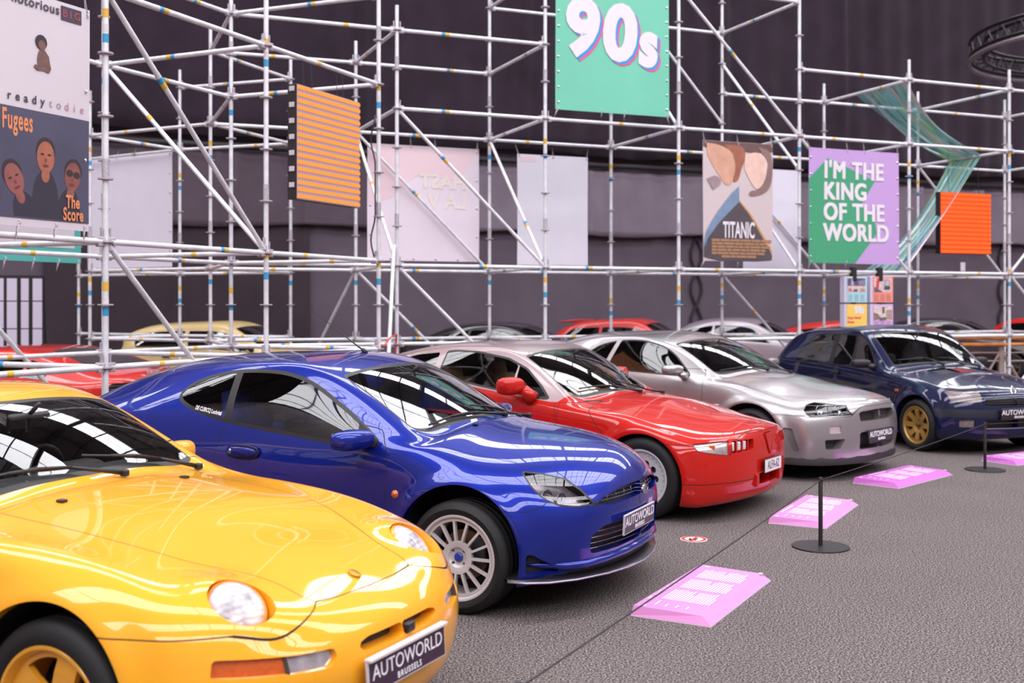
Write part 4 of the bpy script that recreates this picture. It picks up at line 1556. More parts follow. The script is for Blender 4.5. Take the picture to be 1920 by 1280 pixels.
# ------------------------------------------------------------------ the yellow coupe in the foreground
def build_yellow():
    X, Y, ph = POSE['porsche']
    root = thing('car', 'yellow coupe nearest the camera with round headlamps in its bonnet', 'car', (X, Y, 0), -ph, 'cars in the front row')
    paint = pm('warm_yellow', (240, 164, 34), 0.4, 0.0, 1.0, spec=.15, back=(89, 83, 81))
    sk = Skin(NET_PORSCHE, 4, CREASE)
    ax = (0, -2.4)
    sk.deform(flare(ax, .37, .33, .02, .06))

    def hump(V):                                   # raised pods behind the lamps
        V = V.copy()
        V[:, 2] += .030 * np.exp(-((V[:, 0] - .43) / .11) ** 2 - ((np.abs(V[:, 1]) - .54) / .13) ** 2) * (V[:, 2] > .45)
        return V
    sk.deform(hump)
    LC, LN = np.array((.515, .535, .668)), np.array((.66, .16, .735))
    LN = LN / np.linalg.norm(LN)
    arches(sk, ax, .365, .335)
    dlo = [(-.82, .90), (-.80, .925), (-1.0, 1.03), (-1.2, 1.115), (-1.4, 1.17), (-1.7, 1.195), (-2.05, 1.17), (-2.4, 1.09), (-2.62, 1.0), (-2.6, .96), (-2.2, .935), (-1.5, .915)]
    side_windows(sk, dlo, .018, [((-1.98, 1.25), (-2.05, .9), .02)], .02)
    split_glass(sk, -2.0)
    screens(sk, ws=((7.06, 8.05), (7.04, 10.2), (7.9, 10.2), (7.95, 8.05)), rw=((10.2, 8.2), (10.2, 10.2), (12.5, 10.2), (12.5, 8.2)))
    sk.seam('door', XZ([(-.80, 1.0), (-.76, .86), (-.74, .60), (-.78, .27), (-.9, .23), (-1.85, .23), (-1.95, .4), (-1.98, 1.0)], .4, .03))
    def lamp_hole(x, y, z, u, v, N):
        d = np.stack([x - LC[0], np.abs(y) - LC[1], z - LC[2]], -1)
        a = d @ LN
        return np.maximum(np.linalg.norm(d - a[:, None] * LN, axis=1) - .112, .5 - z)
    sk.cut('headlamp', lamp_hole)
    sk.cut('nose_slot', YZ([(0, .522), (.20, .521), (.245, .510), (.25, .492), (.22, .478), (0, .475)], .3, .012))
    sk.cut('indicator', YZ([(.36, .522), (.50, .53), (.72, .553), (.735, .50), (.50, .475), (.385, .467), (.355, .49)], .3, .012))
    pod = [(-.62, .535), (-.32, .53), (.02, .515), (.22, .46), (.36, .385), (.48, .33), (.60, .32)]
    hood = [(-.64, .60)] + chaikin(pod, 3) + [(.648, .30), (.662, .17), (.668, 0), (.668, -.1), (-.62, -.1), (-.62, 0), (-.64, .4)]
    sk.seam('bonnet', XY(hood, .5, 0))
    bp = [(.668, -.1), (.668, 0), (.662, .17)] + chaikin([(.650, .30), (.680, .345), (.70, .44), (.685, .54), (.62, .63), (.54, .71), (.42, .785), (.23, .85)], 3) + [(.16, 1.1), (1.2, 1.1), (1.2, -.1)]

    def bumpf(x, y, z, u, v, N):
        zs = .615 + .05 * np.clip((.62 - np.abs(y)) / .2, 0, 1)
        return np.maximum(sdf_poly(x, np.abs(y), bp), z - zs)
    sk.seam('bumper', bumpf)
    sk.pocket('headlamp', tuple(-LN * .10), 'lamp_bowl', 'lamp_bowl')
    sk.pocket('nose_slot', (-.06, 0, 0), 'slot_floor', 'bumper')
    sk.cut('indicator_clear', lambda x, y, z, u, v, N: np.abs(y) - .535, ('indicator',))
    sk.pocket('indicator', (-.018, -.006, 0), 'indicator_face', 'bumper')
    sk.pocket('indicator_clear', (-.022, 0, 0), 'clear_face', 'bumper')
    emit_common(sk, root, paint)
    bump = [c for c in root.children if c.name.startswith('front_bumper')][0]
    sk.emit('slot_floor', 'grille', BLACKP, bump)
    for s in (-1, 1):
        sk.emit('lamp_bowl', 'lamp_bowl', paint, root, s)
        n = Vector((LN[0], s * LN[1], LN[2]))
        q = n.to_track_quat('Z', 'Y')
        h = MB().lathe([(.098, -.004), (.094, .006), (.075, .017), (.045, .024), (.0005, .027)], 40, 'z').build('headlight', RIBBED, root, smooth=True)
        z = MB().lathe([(.090, -.09), (.104, -.06), (.106, -.002), (.101, .004), (.097, -.004)], 40, 'z').build('lamp_rim', paint, h, smooth=True, auto=50)
        h.rotation_mode = 'QUATERNION'
        h.rotation_quaternion = q
        h.location = (LC[0], s * LC[1], LC[2])
        i = sk.emit('indicator_face', 'indicator_light', AMBER, bump, s)
        f = sk.emit('clear_face', 'fog_light', pm('fog_glass', (200, 196, 204), .1, .6, coat=1, noise=.35, nscale=18), bump, s)
    number_plate(bump, (.842, -.02, .398), (0, 1, 0), (-.06, 0, 1), .51, .115, [('AUTOWORLD', .071, .014, 1.0, .0), ('BRUSSELS', .030, -.033, 1.3, .0006)], base=pm('plate_aubergine', (58, 34, 56), .5))
    MB().box((.845, -.02, .462), (.03, .51, .012), None, 0, .003).build('plate_holder', pm('plate_rim_pale', (214, 198, 200), .35), bump)
    MB().box((.80, .03, .497), (.06, .05, .032), None, 0, .006).build('plate_bracket', BLACKP, bump)
    q = sk.ray((.60, 0, 3), (0, 0, -1))
    badge(root, q[0] + q[1] * .003, (0, 1, 0), np.cross(q[1], (0, 1, 0)), .042, .052, pm('gold_crest', (190, 140, 50), .3, .6))
    MB().tube([(.62 - .3 * y * y * 1.5, y, .245) for y in np.linspace(-.55, .55, 15)], .02, 8).build('lower_lip', BLACKP, bump, smooth=True)
    for s in (-1, 1):
        door_mirror(root, s, (-1.08, s * .925, .905), .16, .12, .115, paint, ((-1.02, s * .80, .87), (-1.05, s * .86, .885)), paint)
        d = door_of(root, s)
        MB().box((-1.82, s * .852, .75), (.17, .02, .04), None, 0, .008).build('door_handle', paint, d, smooth=True)
    W = lambda pts: [tuple(p) for p in on_skin(sk, pts, .02, 'z')]
    wiper(root, W([(-.66, .12), (-.76, -.08), (-.80, -.36), (-.83, -.60)]))
    wiper(root, W([(-.67, .58), (-.76, .42), (-.79, .16), (-.81, .02)]))
    for s in (-1, 1):
        h = sk.ray((-.52, s * .33, 3), (0, 0, -1))
        MB().box(h[0] + np.array((0, 0, .005)), (.035, .03, .012), None, 0, .004).build('washer_jet', BLACKP, root)
    for x in ax:
        for s in (-1, 1):
            add_wheel(root, x, s, .317, .225, .229, 'cup', pm('wheel_yellow', (226, 156, 40), .3, coat=.6), .845)
    arch_and_belly(root, ax, .365, .84, .16, .5, -3.2)
    cabin(root, -.66, -2.6, .72, .3, pm('black_leather', (60, 54, 60), .6, bump=.2), .92)
    inner_mirror(root, (-1.10, 0, 1.15))
    return root


# ------------------------------------------------------------------ the red coupe with a silver roof
def build_red():
    X, Y, ph = POSE['alfa']
    root = thing('car', 'red angular coupe with a silver grey roof behind the blue coupe', 'car', (X, Y, 0), -ph, 'cars in the front row')
    paint = pm('bright_red', (186, 24, 14), 0.4, 0.0, .9, spec=.1, back=(89, 83, 83))
    roof = pm('roof_silver', (160, 140, 142), 0.38, 0.6, .6, back=(105, 99, 99))
    sk = Skin(NET_ALFA, 4, CREASE + (('r', 7, 0, 7, .5), ('r', 6, 1, 5, .3)))
    ax = (0, -2.51)
    sk.deform(flare(ax, .37, .32, .018, .05))
    arches(sk, ax, .36, .30)
    sk.cut('roof', lambda x, y, z, u, v, N: np.maximum(np.maximum(np.maximum(np.maximum(5.12 - v, 7.02 - u), u - 12.4), -x - 3.2), (.862 + np.maximum(0, -.84 - x) * .118) - z))
    dlo = [(-2.0, 1.03), (-1.99, 1.245), (-1.9, 1.255), (-1.65, 1.25), (-1.33, 1.2), (-1.13, 1.12), (-.95, .98), (-.845, .885), (-.88, .872), (-1.21, .91), (-1.53, .955)]
    sk.cut('window_trim', XZ(dlo, .4, .015), ('roof', 'body'))
    od = fillet(dlo, .015)
    sk.cut('side_glass', lambda x, y, z, u, v, N: np.maximum(sdf_poly(x, z, od) + .016, .4 - np.abs(y)), ('window_trim',))
    sk.cut('roof', line_field((-1.235, 1.3), (-1.205, .8), .014), ('side_glass',))
    rear = [(-2.06, 1.04), (-2.06, 1.23), (-2.3, 1.205), (-2.62, 1.12), (-2.68, 1.08)]
    sk.cut('side_glass_rear', XZ(rear, .4, .02), ('roof', 'body'))
    sk.cut('screen_band', UVP([(7.05, 8.1), (7.03, 10.2), (7.93, 10.2), (7.96, 8.1)], .08), ('roof', 'body'))
    q = fillet([(7.05, 8.1), (7.03, 10.2), (7.93, 10.2), (7.96, 8.1)], .08)
    sk.cut('windscreen', lambda x, y, z, u, v, N: sdf_poly(u, v, q) + .05, ('screen_band',))
    sk.cut('rear_glass', UVP([(11.1, 8.2), (11.1, 10.2), (12.2, 10.2), (12.2, 8.2)], .1), ('roof',))
    sk.seam('door', XZ([(-.83, 1.0), (-.785, .87), (-.755, .67), (-.76, .3), (-.85, .24), (-1.85, .24), (-1.93, .4), (-1.95, 1.0)], .4, .03))
    sk.cut('lamp', XZ([(.415, .605), (.56, .617), (.607, .615), (.622, .512), (.46, .555)], .5, .008))
    sk.cut('slots', YZ([(.27, .610), (.545, .612), (.565, .520), (.29, .533)], .3, .008))
    sk.cut('shield', YZ([(0, .64), (.09, .635), (.05, .50), (0, .44)], .3, .01))
    sk.cut('low_intake', YZ([(0, .335), (.20, .335), (.21, .245), (0, .245)], .3, .015))
    sk.seam('bonnet', XY([(-.50, .68), (.55, .47), (.645, .40), (.655, 0), (.655, -.1), (-.5, -.1), (-.44, 0), (-.46, .3), (-.56, .69)], .55, .02))
    sk.seam(None, XZ([(-.52, .86), (-.26, .56), (-.3, .3), (-.72, .3), (-.75, .86)], .45, .01), .0025)
    sk.seam('bumper', XZ([(.18, .592), (.42, .598), (.46, .55), (.625, .508), (.635, .615), (.645, .655), (.95, .655), (.95, 0), (.15, 0)], -1, .006))
    sk.seam(None, XZ([(-.5, .302), (.95, .302), (.95, -.2), (-.5, -.2)], -1, 0), .003, ('bumper',))
    sk.pocket('lamp', .012, 'lamp_face', 'bumper', keep=False)
    sk.pocket('slots', (-.05, 0, 0), 'slot_floor', 'bumper')
    sk.pocket('shield', (-.03, 0, 0), 'shield_floor', 'bumper')
    sk.pocket('low_intake', (-.08, 0, 0), 'low_floor', 'bumper')
    body = sk.emit(['body', 'panel_gap', 'screen_band', 'window_trim'], 'body_shell', [paint, GAP, TRIM, TRIM], root)
    sk.emit('roof', 'roof', roof, root, label='silver grey roof and pillars')
    for s in (-1, 1):
        sk.emit('door', 'door', paint, root, s)
        sk.emit('side_glass', 'side_window', GLASS, root, s)
        sk.emit('side_glass_rear', 'side_window', GLASS_D, root, s)
    sk.emit('bonnet', 'bonnet', paint, root)
    bump = sk.emit('bumper', 'front_bumper', paint, root)
    sk.emit('windscreen', 'windscreen', GLASS, root)
    sk.emit('rear_glass', 'rear_window', GLASS_D, root)
    sk.emit('shield_floor', 'grille', BLACKP, bump)
    sk.emit('low_floor', 'air_intake', BLACKP, bump)
    for s in (-1, 1):
        sk.emit('slot_floor', 'lamp_slot', BLACKP, bump, s)
    for s in (-1, 1):
        sk.emit('lamp_face', 'indicator_light', pm('pale_lamp_glass', (168, 158, 158), .2, .3, coat=1, noise=.25, nscale=14), root, s)
        o = MB().box((.525, s * .70, .568), (.05, .02, .05), Matrix.Rotation(-s * .75, 3, 'Z'), 0, .008)
        o.build('bulb', AMBER, root)
        for y in (.522, .45, .382):
            x = sk.ray((3, s * y, .585), (-1, 0, 0))[0][0]
            MB().box((x + .022, s * y, .568), (.03, .04, .072), Matrix.Rotation(s * .45, 3, 'Z'), 0, .010).build('headlight', BULB, root, smooth=True)
        for y in (.486, .416, .340):
            x = sk.ray((3, s * y, .585), (-1, 0, 0))[0][0]
            MB().box((x + .020, s * y, .568), (.05, .012, .085), Matrix.Rotation(s * .45, 3, 'Z'), 0, .003).build('lamp_divider', paint, bump)
        door_mirror(root, s, (-1.12, s * .96, .985), .19, .15, .15, paint, ((-1.00, s * .82, .88), (-1.05, s * .88, .96)), paint, 1.5)
    mb = MB()
    mb.add([(.715, -.075, .628), (.715, .075, .628), (.725, .0, .47), (.69, -.085, .632), (.69, .085, .632), (.70, 0, .455)], [(0, 2, 1), (0, 1, 4, 3), (1, 2, 5, 4), (2, 0, 3, 5)])
    mb.build('front_shield', paint, bump)
    number_plate(bump, (.742, 0, .385), (0, 1, 0), (0, 0, 1), .37, .11, [('ALFA-62', .095, 0, 1.02, .0)], ink=pm('plate_black', (40, 38, 40), .5), base=pm('plate_white', (226, 220, 222), .35, coat=.3), edge=pm('plate_frame_black', (40, 36, 40), .4), slim=.72)
    for s in (-1, 1):
        MB().box((.70, s * .245, .285), (.04, .05, .10), None, 0, .008).build('tow_hook_cover', paint, bump)
    W = lambda pts: [tuple(p) for p in on_skin(sk, pts, .018, 'z')]
    wiper(root, W([(-.46, .06), (-.60, -.1), (-.68, -.32), (-.74, -.52)]))
    wiper(root, W([(-.46, .50), (-.58, .38), (-.62, .14), (-.66, .0)]))
    for x in ax:
        for s in (-1, 1):
            add_wheel(root, x, s, .316, .205, .215, 'holes', pm('alloy_pale', (206, 203, 208), .4, .3), .845)
    arch_and_belly(root, ax, .36, .85, .13, .55, -3.0)
    cabin(root, -.55, -2.4, .74, .3, pm('tan_leather', (206, 166, 122), .7, bump=.15), .9, pm('tan_dash', (120, 92, 70), .7))
    inner_mirror(root, (-1.1, 0, 1.18))
    MB().tube([(-3.22, y, 1.11 + .0 * y) for y in np.linspace(-.6, .6, 9)], .03, 10).build('rear_spoiler', roof, root, smooth=True)
    return root


# ------------------------------------------------------------------ the silver coupe
def build_silver():
    X, Y, ph = POSE['sky']
    root = thing('car', 'silver coupe with deep front bumper and black mesh grille, fourth in the row', 'car', (X, Y, 0), -ph, 'cars in the front row')
    paint = pm('silver_metallic', (178, 171, 174), 0.3, 0.75, .9, back=(95, 91, 93))
    sk = Skin(NET_SKY, 4, CREASE + (('r', 7, 1, 7, .65), ('r', 3, 0, 4, .35)))
    ax = (0, -2.665)
    sk.deform(flare(ax, .38, .34, .02, .05))
    arches(sk, ax, .37, .335)
    dlo = [(-2.15, 1.045), (-2.05, 1.165), (-1.9, 1.235), (-1.7, 1.27), (-1.5, 1.28), (-1.30, 1.265), (-1.03, 1.19), (-.78, 1.0), (-.69, .925), (-.75, .918), (-.99, .925), (-1.67, .955), (-1.9, .98)]
    side_windows(sk, dlo, .014, [((-1.70, 1.32), (-1.82, .9), .028)], .0)
    sk.cut('body', line_field((-1.70, 1.32), (-1.82, .9), .030), ('window_trim',))
    split_glass(sk, -1.76)
    screens(sk)
    sk.seam('door', XZ([(-.60, 1.0), (-.545, .92), (-.535, .70), (-.55, .3), (-.65, .25), (-1.7, .25), (-1.85, .38), (-1.88, .7), (-1.83, 1.0)], .4, .03))
    sk.cut('lamp_rim', XZ([(.535, .66), (.525, .715), (.56, .735), (.80, .705), (.862, .616), (.60, .606)], .40, .012))
    lo = fillet([(.535, .66), (.525, .715), (.56, .735), (.80, .705), (.862, .616), (.60, .606)], .012)
    sk.cut('headlamp', lambda x, y, z, u, v, N: np.maximum(sdf_poly(x, z, lo) + .007, .40 - np.abs(y)), ('lamp_rim',))
    sk.cut('grille_hole', YZ([(0, .650), (.32, .640), (.365, .625), (.355, .55), (0, .545)], .3, .012))
    sk.cut('intake', YZ([(0, .45), (.345, .448), (.37, .43), (.35, .285), (0, .28)], .3, .02))
    sk.cut('duct', YZ([(.56, .40), (.745, .395), (.73, .305), (.59, .31)], .3, .015))
    sk.cut('fog', YZ([(.60, .525), (.705, .52), (.71, .452), (.61, .452)], .3, .015))
    sk.cut('vent', XZ([(.37, .50), (.46, .49), (.53, .29), (.47, .265)], .5, .01))
    sk.seam('bonnet', XY([(-.42, .70), (0, .705), (.4, .61), (.74, .455), (.80, .39), (.835, .2), (.84, 0), (.84, -.1), (-.34, -.1), (-.33, 0), (-.37, .3)], .6, .02))
    sk.seam('bumper', XZ([(.26, .612), (.54, .612), (.58, .604), (.852, .602), (.86, .63), (.868, .685), (1.2, .685), (1.2, 0), (.22, 0)], -1, .008))
    sk.pocket('headlamp', .05, 'lamp_bowl', 'lamp_wall', keep=True)
    sk.pocket('grille_hole', (-.06, 0, 0), 'grille_floor', 'bumper')
    sk.pocket('intake', (-.10, 0, 0), 'intake_floor', 'bumper')
    sk.pocket('duct', (-.08, 0, 0), 'duct_floor', 'bumper')
    sk.pocket('vent', .02, 'vent_floor', 'bumper')
    sk.pocket('fog', (-.012, 0, 0), 'fog_face', 'bumper')
    emit_common(sk, root, paint)
    bump = [c for c in root.children if c.name.startswith('front_bumper')][0]
    sk.emit('grille_floor', 'grille', BLACKP, bump)
    sk.emit('intake_floor', 'air_intake', BLACKP, bump)
    for s in (-1, 1):
        sk.emit('duct_floor', 'air_duct', BLACKP, bump, s)
        sk.emit('vent_floor', 'bumper_vent', pm('vent_silver', (130, 120, 124), .4, .6), bump, s)
    for s in (-1, 1):
        h = sk.emit('headlamp', 'headlight', LENS, root, s)
        sk.emit(['lamp_bowl', 'lamp_wall', 'lamp_rim'], 'lamp_housing', [pm('dark_lamp_bowl', (62, 58, 62), .25, .6), BLACKP, TRIM], h, s)
        for x, y, r in ((.635, .70, .045), (.755, .56, .045)):
            q = sk.ray((3, s * y, .665), (-1, 0, 0))[0]
            o = MB().lathe([(.0005, -.03), (r * .5, -.025), (r, 0), (r * 1.05, .004), (r, .007), (r * .9, 0)], 24, 'x').build('lamp_bulb', REFL, h, smooth=True)
            o.location = tuple(np.array(q) - np.array((.035, 0, .002)))
            o.rotation_euler = (0, 0, s * .3)
        sk.emit('fog_face', 'fog_light', pm('fog_pink', (224, 200, 208), .15, .4, coat=1), bump, s)
        door_mirror(root, s, (-.80, s * 1.0, .995), .20, .12, .105, paint, ((-.76, s * .84, .925), (-.78, s * .91, .95)), paint)
        d = door_of(root, s)
        MB().box((-1.72, s * .893, .80), (.16, .02, .035), None, 0, .008).build('door_handle', paint, d, smooth=True)
        o = MB().box((-.36, s * .893, .66), (.06, .014, .025), None, 0, .006).build('side_indicator', pm('clear_pink', (220, 180, 186), .2, coat=1), root, smooth=True)
    grille_bars(bump, 'grille_bars', [[(.89 - .25 * y * y - .01, y, z) for y in np.linspace(-.34, .34, 15)] for z in (.58, .605, .63)], .002, BLACKP)
    V, F = text_mesh('R', .07, .004, 0, .002)
    MB().add(frame_pts(V, (.903, 0, .602), (0, 1, 0), (0, 0, 1)), F).build('badge', CHROME, bump)
    number_plate(bump, (.925, -.01, .40), (0, 1, 0), (-.12, 0, 1), .52, .125, [('AUTOWORLD', .074, .014, 1.0, .0008), ('BRUSSELS', .030, -.034, 1.25, .0014)], edge=PLATE)
    mb = MB()
    outer = [(.36, -.885), (.54, -.845), (.68, -.75), (.79, -.57), (.85, -.36), (.875, 0)]
    outer = outer + [(x, -y) for x, y in outer[-2::-1]]
    vs = []
    for x, y in outer:
        vs += [(x - .02, y * .97, .15), (x + .02, y * 1.01, .155), (x + .025, y * 1.01, .195), (x, y, .25), (x - .12, y * .85, .25), (x - .12, y * .85, .16)]
    fs = [(i * 6 + a, (i + 1) * 6 + a, (i + 1) * 6 + (a + 1) % 6, i * 6 + (a + 1) % 6) for i in range(len(outer) - 1) for a in range(6)]
    mb.add(vs, fs)
    mb.build('front_splitter', pm('splitter_plum', (40, 32, 38), .6), root, smooth=True, auto=40)
    W = lambda pts: [tuple(p) for p in on_skin(sk, pts, .018, 'z')]
    wiper(root, W([(-.34, .06), (-.43, -.1), (-.47, -.36), (-.52, -.58)]))
    wiper(root, W([(-.35, .56), (-.43, .42), (-.46, .16), (-.47, .0)]))
    for x in ax:
        for s in (-1, 1):
            add_wheel(root, x, s, .326, .245, .24, 'six', pm('alloy_grey', (120, 112, 118), .3, .8), .878)
    arch_and_belly(root, ax, .37, .875, .15, .7, -3.3)
    cabin(root, -.42, -2.6, .76, .3, pm('charcoal_cloth', (66, 60, 68), .9), .95, lhd=False)
    inner_mirror(root, (-.95, 0, 1.2))
    mb = MB().box((-3.3, 0, 1.19), (.22, 1.5, .03), Matrix.Rotation(.08, 3, 'Y'), 0, .012)
    for s in (-1, 1):
        mb.box((-3.3, s * .62, 1.09), (.14, .03, .2), None, 0, .008)
    mb.build('rear_wing', paint, root, smooth=True, auto=40)
    return root


# ------------------------------------------------------------------ the dark blue hatchback
def build_hatch():
    X, Y, ph = POSE['clio']
    root = thing('car', 'dark blue hatchback with gold wheels at the right end of the row', 'car', (X, Y, 0), -ph, 'cars in the front row')
    paint = pm('midnight_blue', (15, 21, 60), 0.3, 0.2, .9, spec=.15, back=(85, 83, 89))
    sk = Skin(NET_CLIO, 4, CREASE + (('r', 7, 1, 7, .7), ('r', 5, 3, 12, .4), ('r', 8, 2, 7, .3)))
    ax = (0, -2.472)
    sk.deform(flare(ax, .345, .29, .03, .06))
    arches(sk, ax, .335, .30)
    dlo = [(-2.40, .905), (-2.38, .97), (-2.24, 1.13), (-2.12, 1.24), (-2.0, 1.275), (-1.5, 1.29), (-1.13, 1.275), (-1.03, 1.2), (-.76, .915), (-.80, .89), (-1.5, .885), (-2.2, .895)]
    side_windows(sk, dlo, .016, [((-1.62, 1.35), (-1.62, .8), .045)], .015)
    split_glass(sk, -1.62)
    screens(sk)
    sk.seam('door', XZ([(-.74, .98), (-.70, .86), (-.68, .6), (-.70, .26), (-.8, .22), (-1.5, .22), (-1.6, .3), (-1.62, .9), (-1.62, .98)], .4, .03))
    sk.cut('headlamp', YZ([(.40, .70), (.62, .71), (.715, .70), (.72, .585), (.42, .585)], .3, .012))
    sk.cut('grille_hole', YZ([(0, .625), (.40, .615), (.41, .545), (0, .545)], .3, .01))
    sk.cut('intake', YZ([(0, .40), (.42, .40), (.44, .29), (0, .29)], .3, .02))
    sk.cut('fog', YZ([(.53, .395), (.675, .39), (.675, .315), (.54, .315)], .3, .012))
    sk.seam('bonnet', XY([(-.52, .69), (.1, .69), (.36, .66), (.50, .42), (.57, .40), (.58, 0), (.58, -.1), (-.5, -.1), (-.48, 0), (-.5, .3)], .6, .015))
    sk.seam('bumper', XZ([(.24, .54), (.40, .545), (.56, .545), (.62, .54), (.95, .54), (.95, 0), (.22, 0)], -1, .006))
    sk.cut('strip', XZ([(-.5, .505), (.95, .505), (.95, .42), (-.5, .42)], -1), ('bumper',))
    sk.pocket('headlamp', (-.03, 0, 0), 'lamp_bowl', 'lamp_wall', keep=True)
    sk.pocket('grille_hole', (-.04, 0, 0), 'grille_floor', 'body')
    sk.pocket('intake', (-.08, 0, 0), 'intake_floor', 'bumper')
    sk.pocket('fog', (-.02, 0, 0), 'fog_face', 'bumper')
    sk.cut('scoop', XY([(-.30, .14), (-.30, .42), (-.05, .40), (-.02, .16)], .7, .03), ('bonnet',))
    sk.pocket('scoop', (0, 0, -.02), 'scoop_floor', 'bonnet')
    emit_common(sk, root, paint)
    bump = [c for c in root.children if c.name.startswith('front_bumper')][0]
    sk.emit('grille_floor', 'grille', BLACKP, root)
    sk.emit('intake_floor', 'air_intake', BLACKP, bump)
    sk.emit('strip', 'bumper_strip', pm('strip_navy', (20, 20, 36), .5), bump)
    sk.emit('scoop_floor', 'bonnet_scoop', BLACKP, root)
    grille_bars(root, 'grille_bars', [[(.64 - .2 * y * y - .01, y, z) for y in np.linspace(-.39, .39, 13)] for z in (.565, .585, .605)], .006, BLACKP)
    for s in (-1, 1):
        h = sk.emit('headlamp', 'headlight', LENS, root, s)
        sk.emit(['lamp_bowl', 'lamp_wall'], 'lamp_housing', [pm('hatch_reflector', (170, 152, 148), .3, .0, noise=.3, nscale=14), BLACKP], h, s)
        sk.emit('fog_face', 'fog_light', pm('fog_warm', (150, 136, 130), .2, .5, coat=1, noise=.3, nscale=30), bump, s)
        door_mirror(root, s, (-.86, s * .91, .945), .20, .11, .105, BLACKP, ((-.80, s * .76, .90), (-.83, s * .83, .92)), BLACKP)
        MB().box((-.34, s * .812, .66), (.06, .014, .03), None, 0, .006).build('side_indicator', AMBER, root, smooth=True)
        d = door_of(root, s)
        MB().box((-1.5, s * .818, .80), (.14, .02, .04), None, 0, .008).build('door_handle', BLACKP, d, smooth=True)
    q = sk.ray((.50, 0, 3), (0, 0, -1))
    mb = MB()
    o = np.array((.585, 0, .695))
    a, b, r = .035, .055, .009
    loop = [o + np.array((-y * .35, x, y)) for x, y in ((0, b), (a, 0), (0, -b), (-a, 0))]
    mb.tube(loop, r, 6, closed=True)
    mb.build('badge', CHROME, root)
    number_plate(bump, (.685, 0, .455), (0, 1, 0), (0, 0, 1), .52, .125, [('AUTOWORLD', .078, .016, 1.0, .0006), ('BRUSSELS', .030, -.034, 1.3, .0012)], base=pm('plate_dark', (40, 36, 42), .35), edge=pm('plate_dark', (40, 36, 42), .35))
    MB().tube([(.655 - .25 * y * y, y, .295) for y in np.linspace(-.42, .42, 11)], .008, 6).build('intake_strip', pm('pale_strip', (120, 112, 130), .3, .3), bump, smooth=True)
    W = lambda pts: [tuple(p) for p in on_skin(sk, pts, .018, 'z')]
    wiper(root, W([(-.48, -.02), (-.60, -.15), (-.63, -.38), (-.66, -.55)]))
    wiper(root, W([(-.48, .52), (-.58, .40), (-.60, .14), (-.60, .02)]))
    for x in ax:
        for s in (-1, 1):
            add_wheel(root, x, s, .292, .19, .205, 'star', pm('wheel_gold', (178, 136, 72), .35, .45), .825)
    arch_and_belly(root, ax, .335, .815, .17, .4, -2.8)
    cabin(root, -.55, -2.5, .70, .3, pm('hatch_cloth', (66, 62, 78), .9), .92)
    inner_mirror(root, (-1.0, 0, 1.22))
    return root


# ------------------------------------------------------------------ scaffolds: standards with rosettes, ledgers, braces
GALV = pm('galvanised_tube', (228, 226, 232), .42, .25, noise=.12, nscale=9)
GALV_D = pm('cast_coupler', (186, 178, 186), .5, .3, noise=.2, nscale=40)
TAPE_Y = pm('tape_yellow', (222, 176, 70), .6)
TAPE_B = pm('tape_blue', (60, 150, 200), .6)
TAPE_W = pm('tape_white', (216, 208, 210), .6)
TUBE_MATS = [GALV, GALV_D, TAPE_Y, TAPE_B, TAPE_W]
TR = .0242

_ro = MB()
_ro.lathe([(.026, -.006), (.061, -.006), (.061, .006), (.026, .006)], 16, 'z')
_ros = _ro.build('rosette', GALV_D, None)
ROSETTE = _ros.data
bpy.data.objects.remove(_ros)


def bands(mb, a, b, spots):
    """sticker bands round a tube from a to b; spots = (fraction, length, slot)"""
    a, b = Vector(a), Vector(b)
    d = (b - a).normalized()
    L = (b - a).length
    for f, ln, m in spots:
        c = a + d * (L * f)
        mb.tube([c - d * ln / 2, c + d * ln / 2], TR + .0012, 12, m, cap=False)


def standard(parent, p, top, bot=0.0, kmax=None, rosettes=True):
    mb = MB()
    x, y = float(p[0]), float(p[1])
    mb.tube([(x, y, bot), (x, y, top)], TR, 12)
    mb.box((x, y, bot + .004), (.15, .15, .008), None, 1)
    k = 1
    while 2.0 * k + .65 < top:
        z = 2.0 * k + .55 + .1
        mb.tube([(x, y, z), (x, y, z + .16)], TR + .004, 12, 1)
        k += 1
    r = random.Random(int(x * 977 + y * 131))
    for zz in (1.95, 3.95):
        if zz < top and r.random() < .75:
            o = r.uniform(-.25, .25)
            bands(mb, (x, y, 0), (x, y, 1), [(zz + o, .07, 2), (zz + o - .12, .06, 4), (zz + o - .2, .07, 3)])
    o = mb.build('standard', TUBE_MATS, parent, smooth=True, auto=40)
    if rosettes:
        k = -3
        while ring(k) < top - .05:
            ro = link('rosette', ROSETTE, o)
            ro.location = (x, y, ring(k))
            k += 1
    return o


def ledger(parent, p, q, k, k2=None, name='ledger', off=0.0, tapes=True):
    a = Vector((p[0], p[1], ring(k)))
    b = Vector((q[0], q[1], ring(k if k2 is None else k2)))
    d = (b - a).normalized()
    mb = MB()
    e0, e1 = a + d * .05, b - d * .05
    mb.tube([e0, e1], TR if name != 'diagonal_brace' else .0225, 12)
    for e, s in ((a + d * .055, 1), (b - d * .055, -1)):
        hd = Vector((d.x, d.y, 0)).normalized()
        rot = Matrix(((hd.x, -hd.y, 0), (hd.y, hd.x, 0), (0, 0, 1)))
        mb.box(e, (.075, .04, .075), rot, 1, .006)
        mb.box(e + Vector((0, 0, .045)) - hd * s * .012, (.012, .022, .13), rot, 1)
    if tapes:
        r = random.Random(int(a.x * 731 + a.y * 337 + a.z * 91 + b.x * 17))
        f = r.choice((.3, .42, .55, .68))
        L = (b - a).length
        sp = [(f, .06, 2)] if r.random() < .45 else [(f - .05 / L, .05, 4), (f, .05, 3), (f + .055 / L, .055, 2)]
        bands(mb, a, b, sp)
    return mb.build(name, TUBE_MATS, parent, smooth=True, auto=40)


def brace(parent, p, k, q, k2):
    return ledger(parent, p, q, k, k2, 'diagonal_brace')


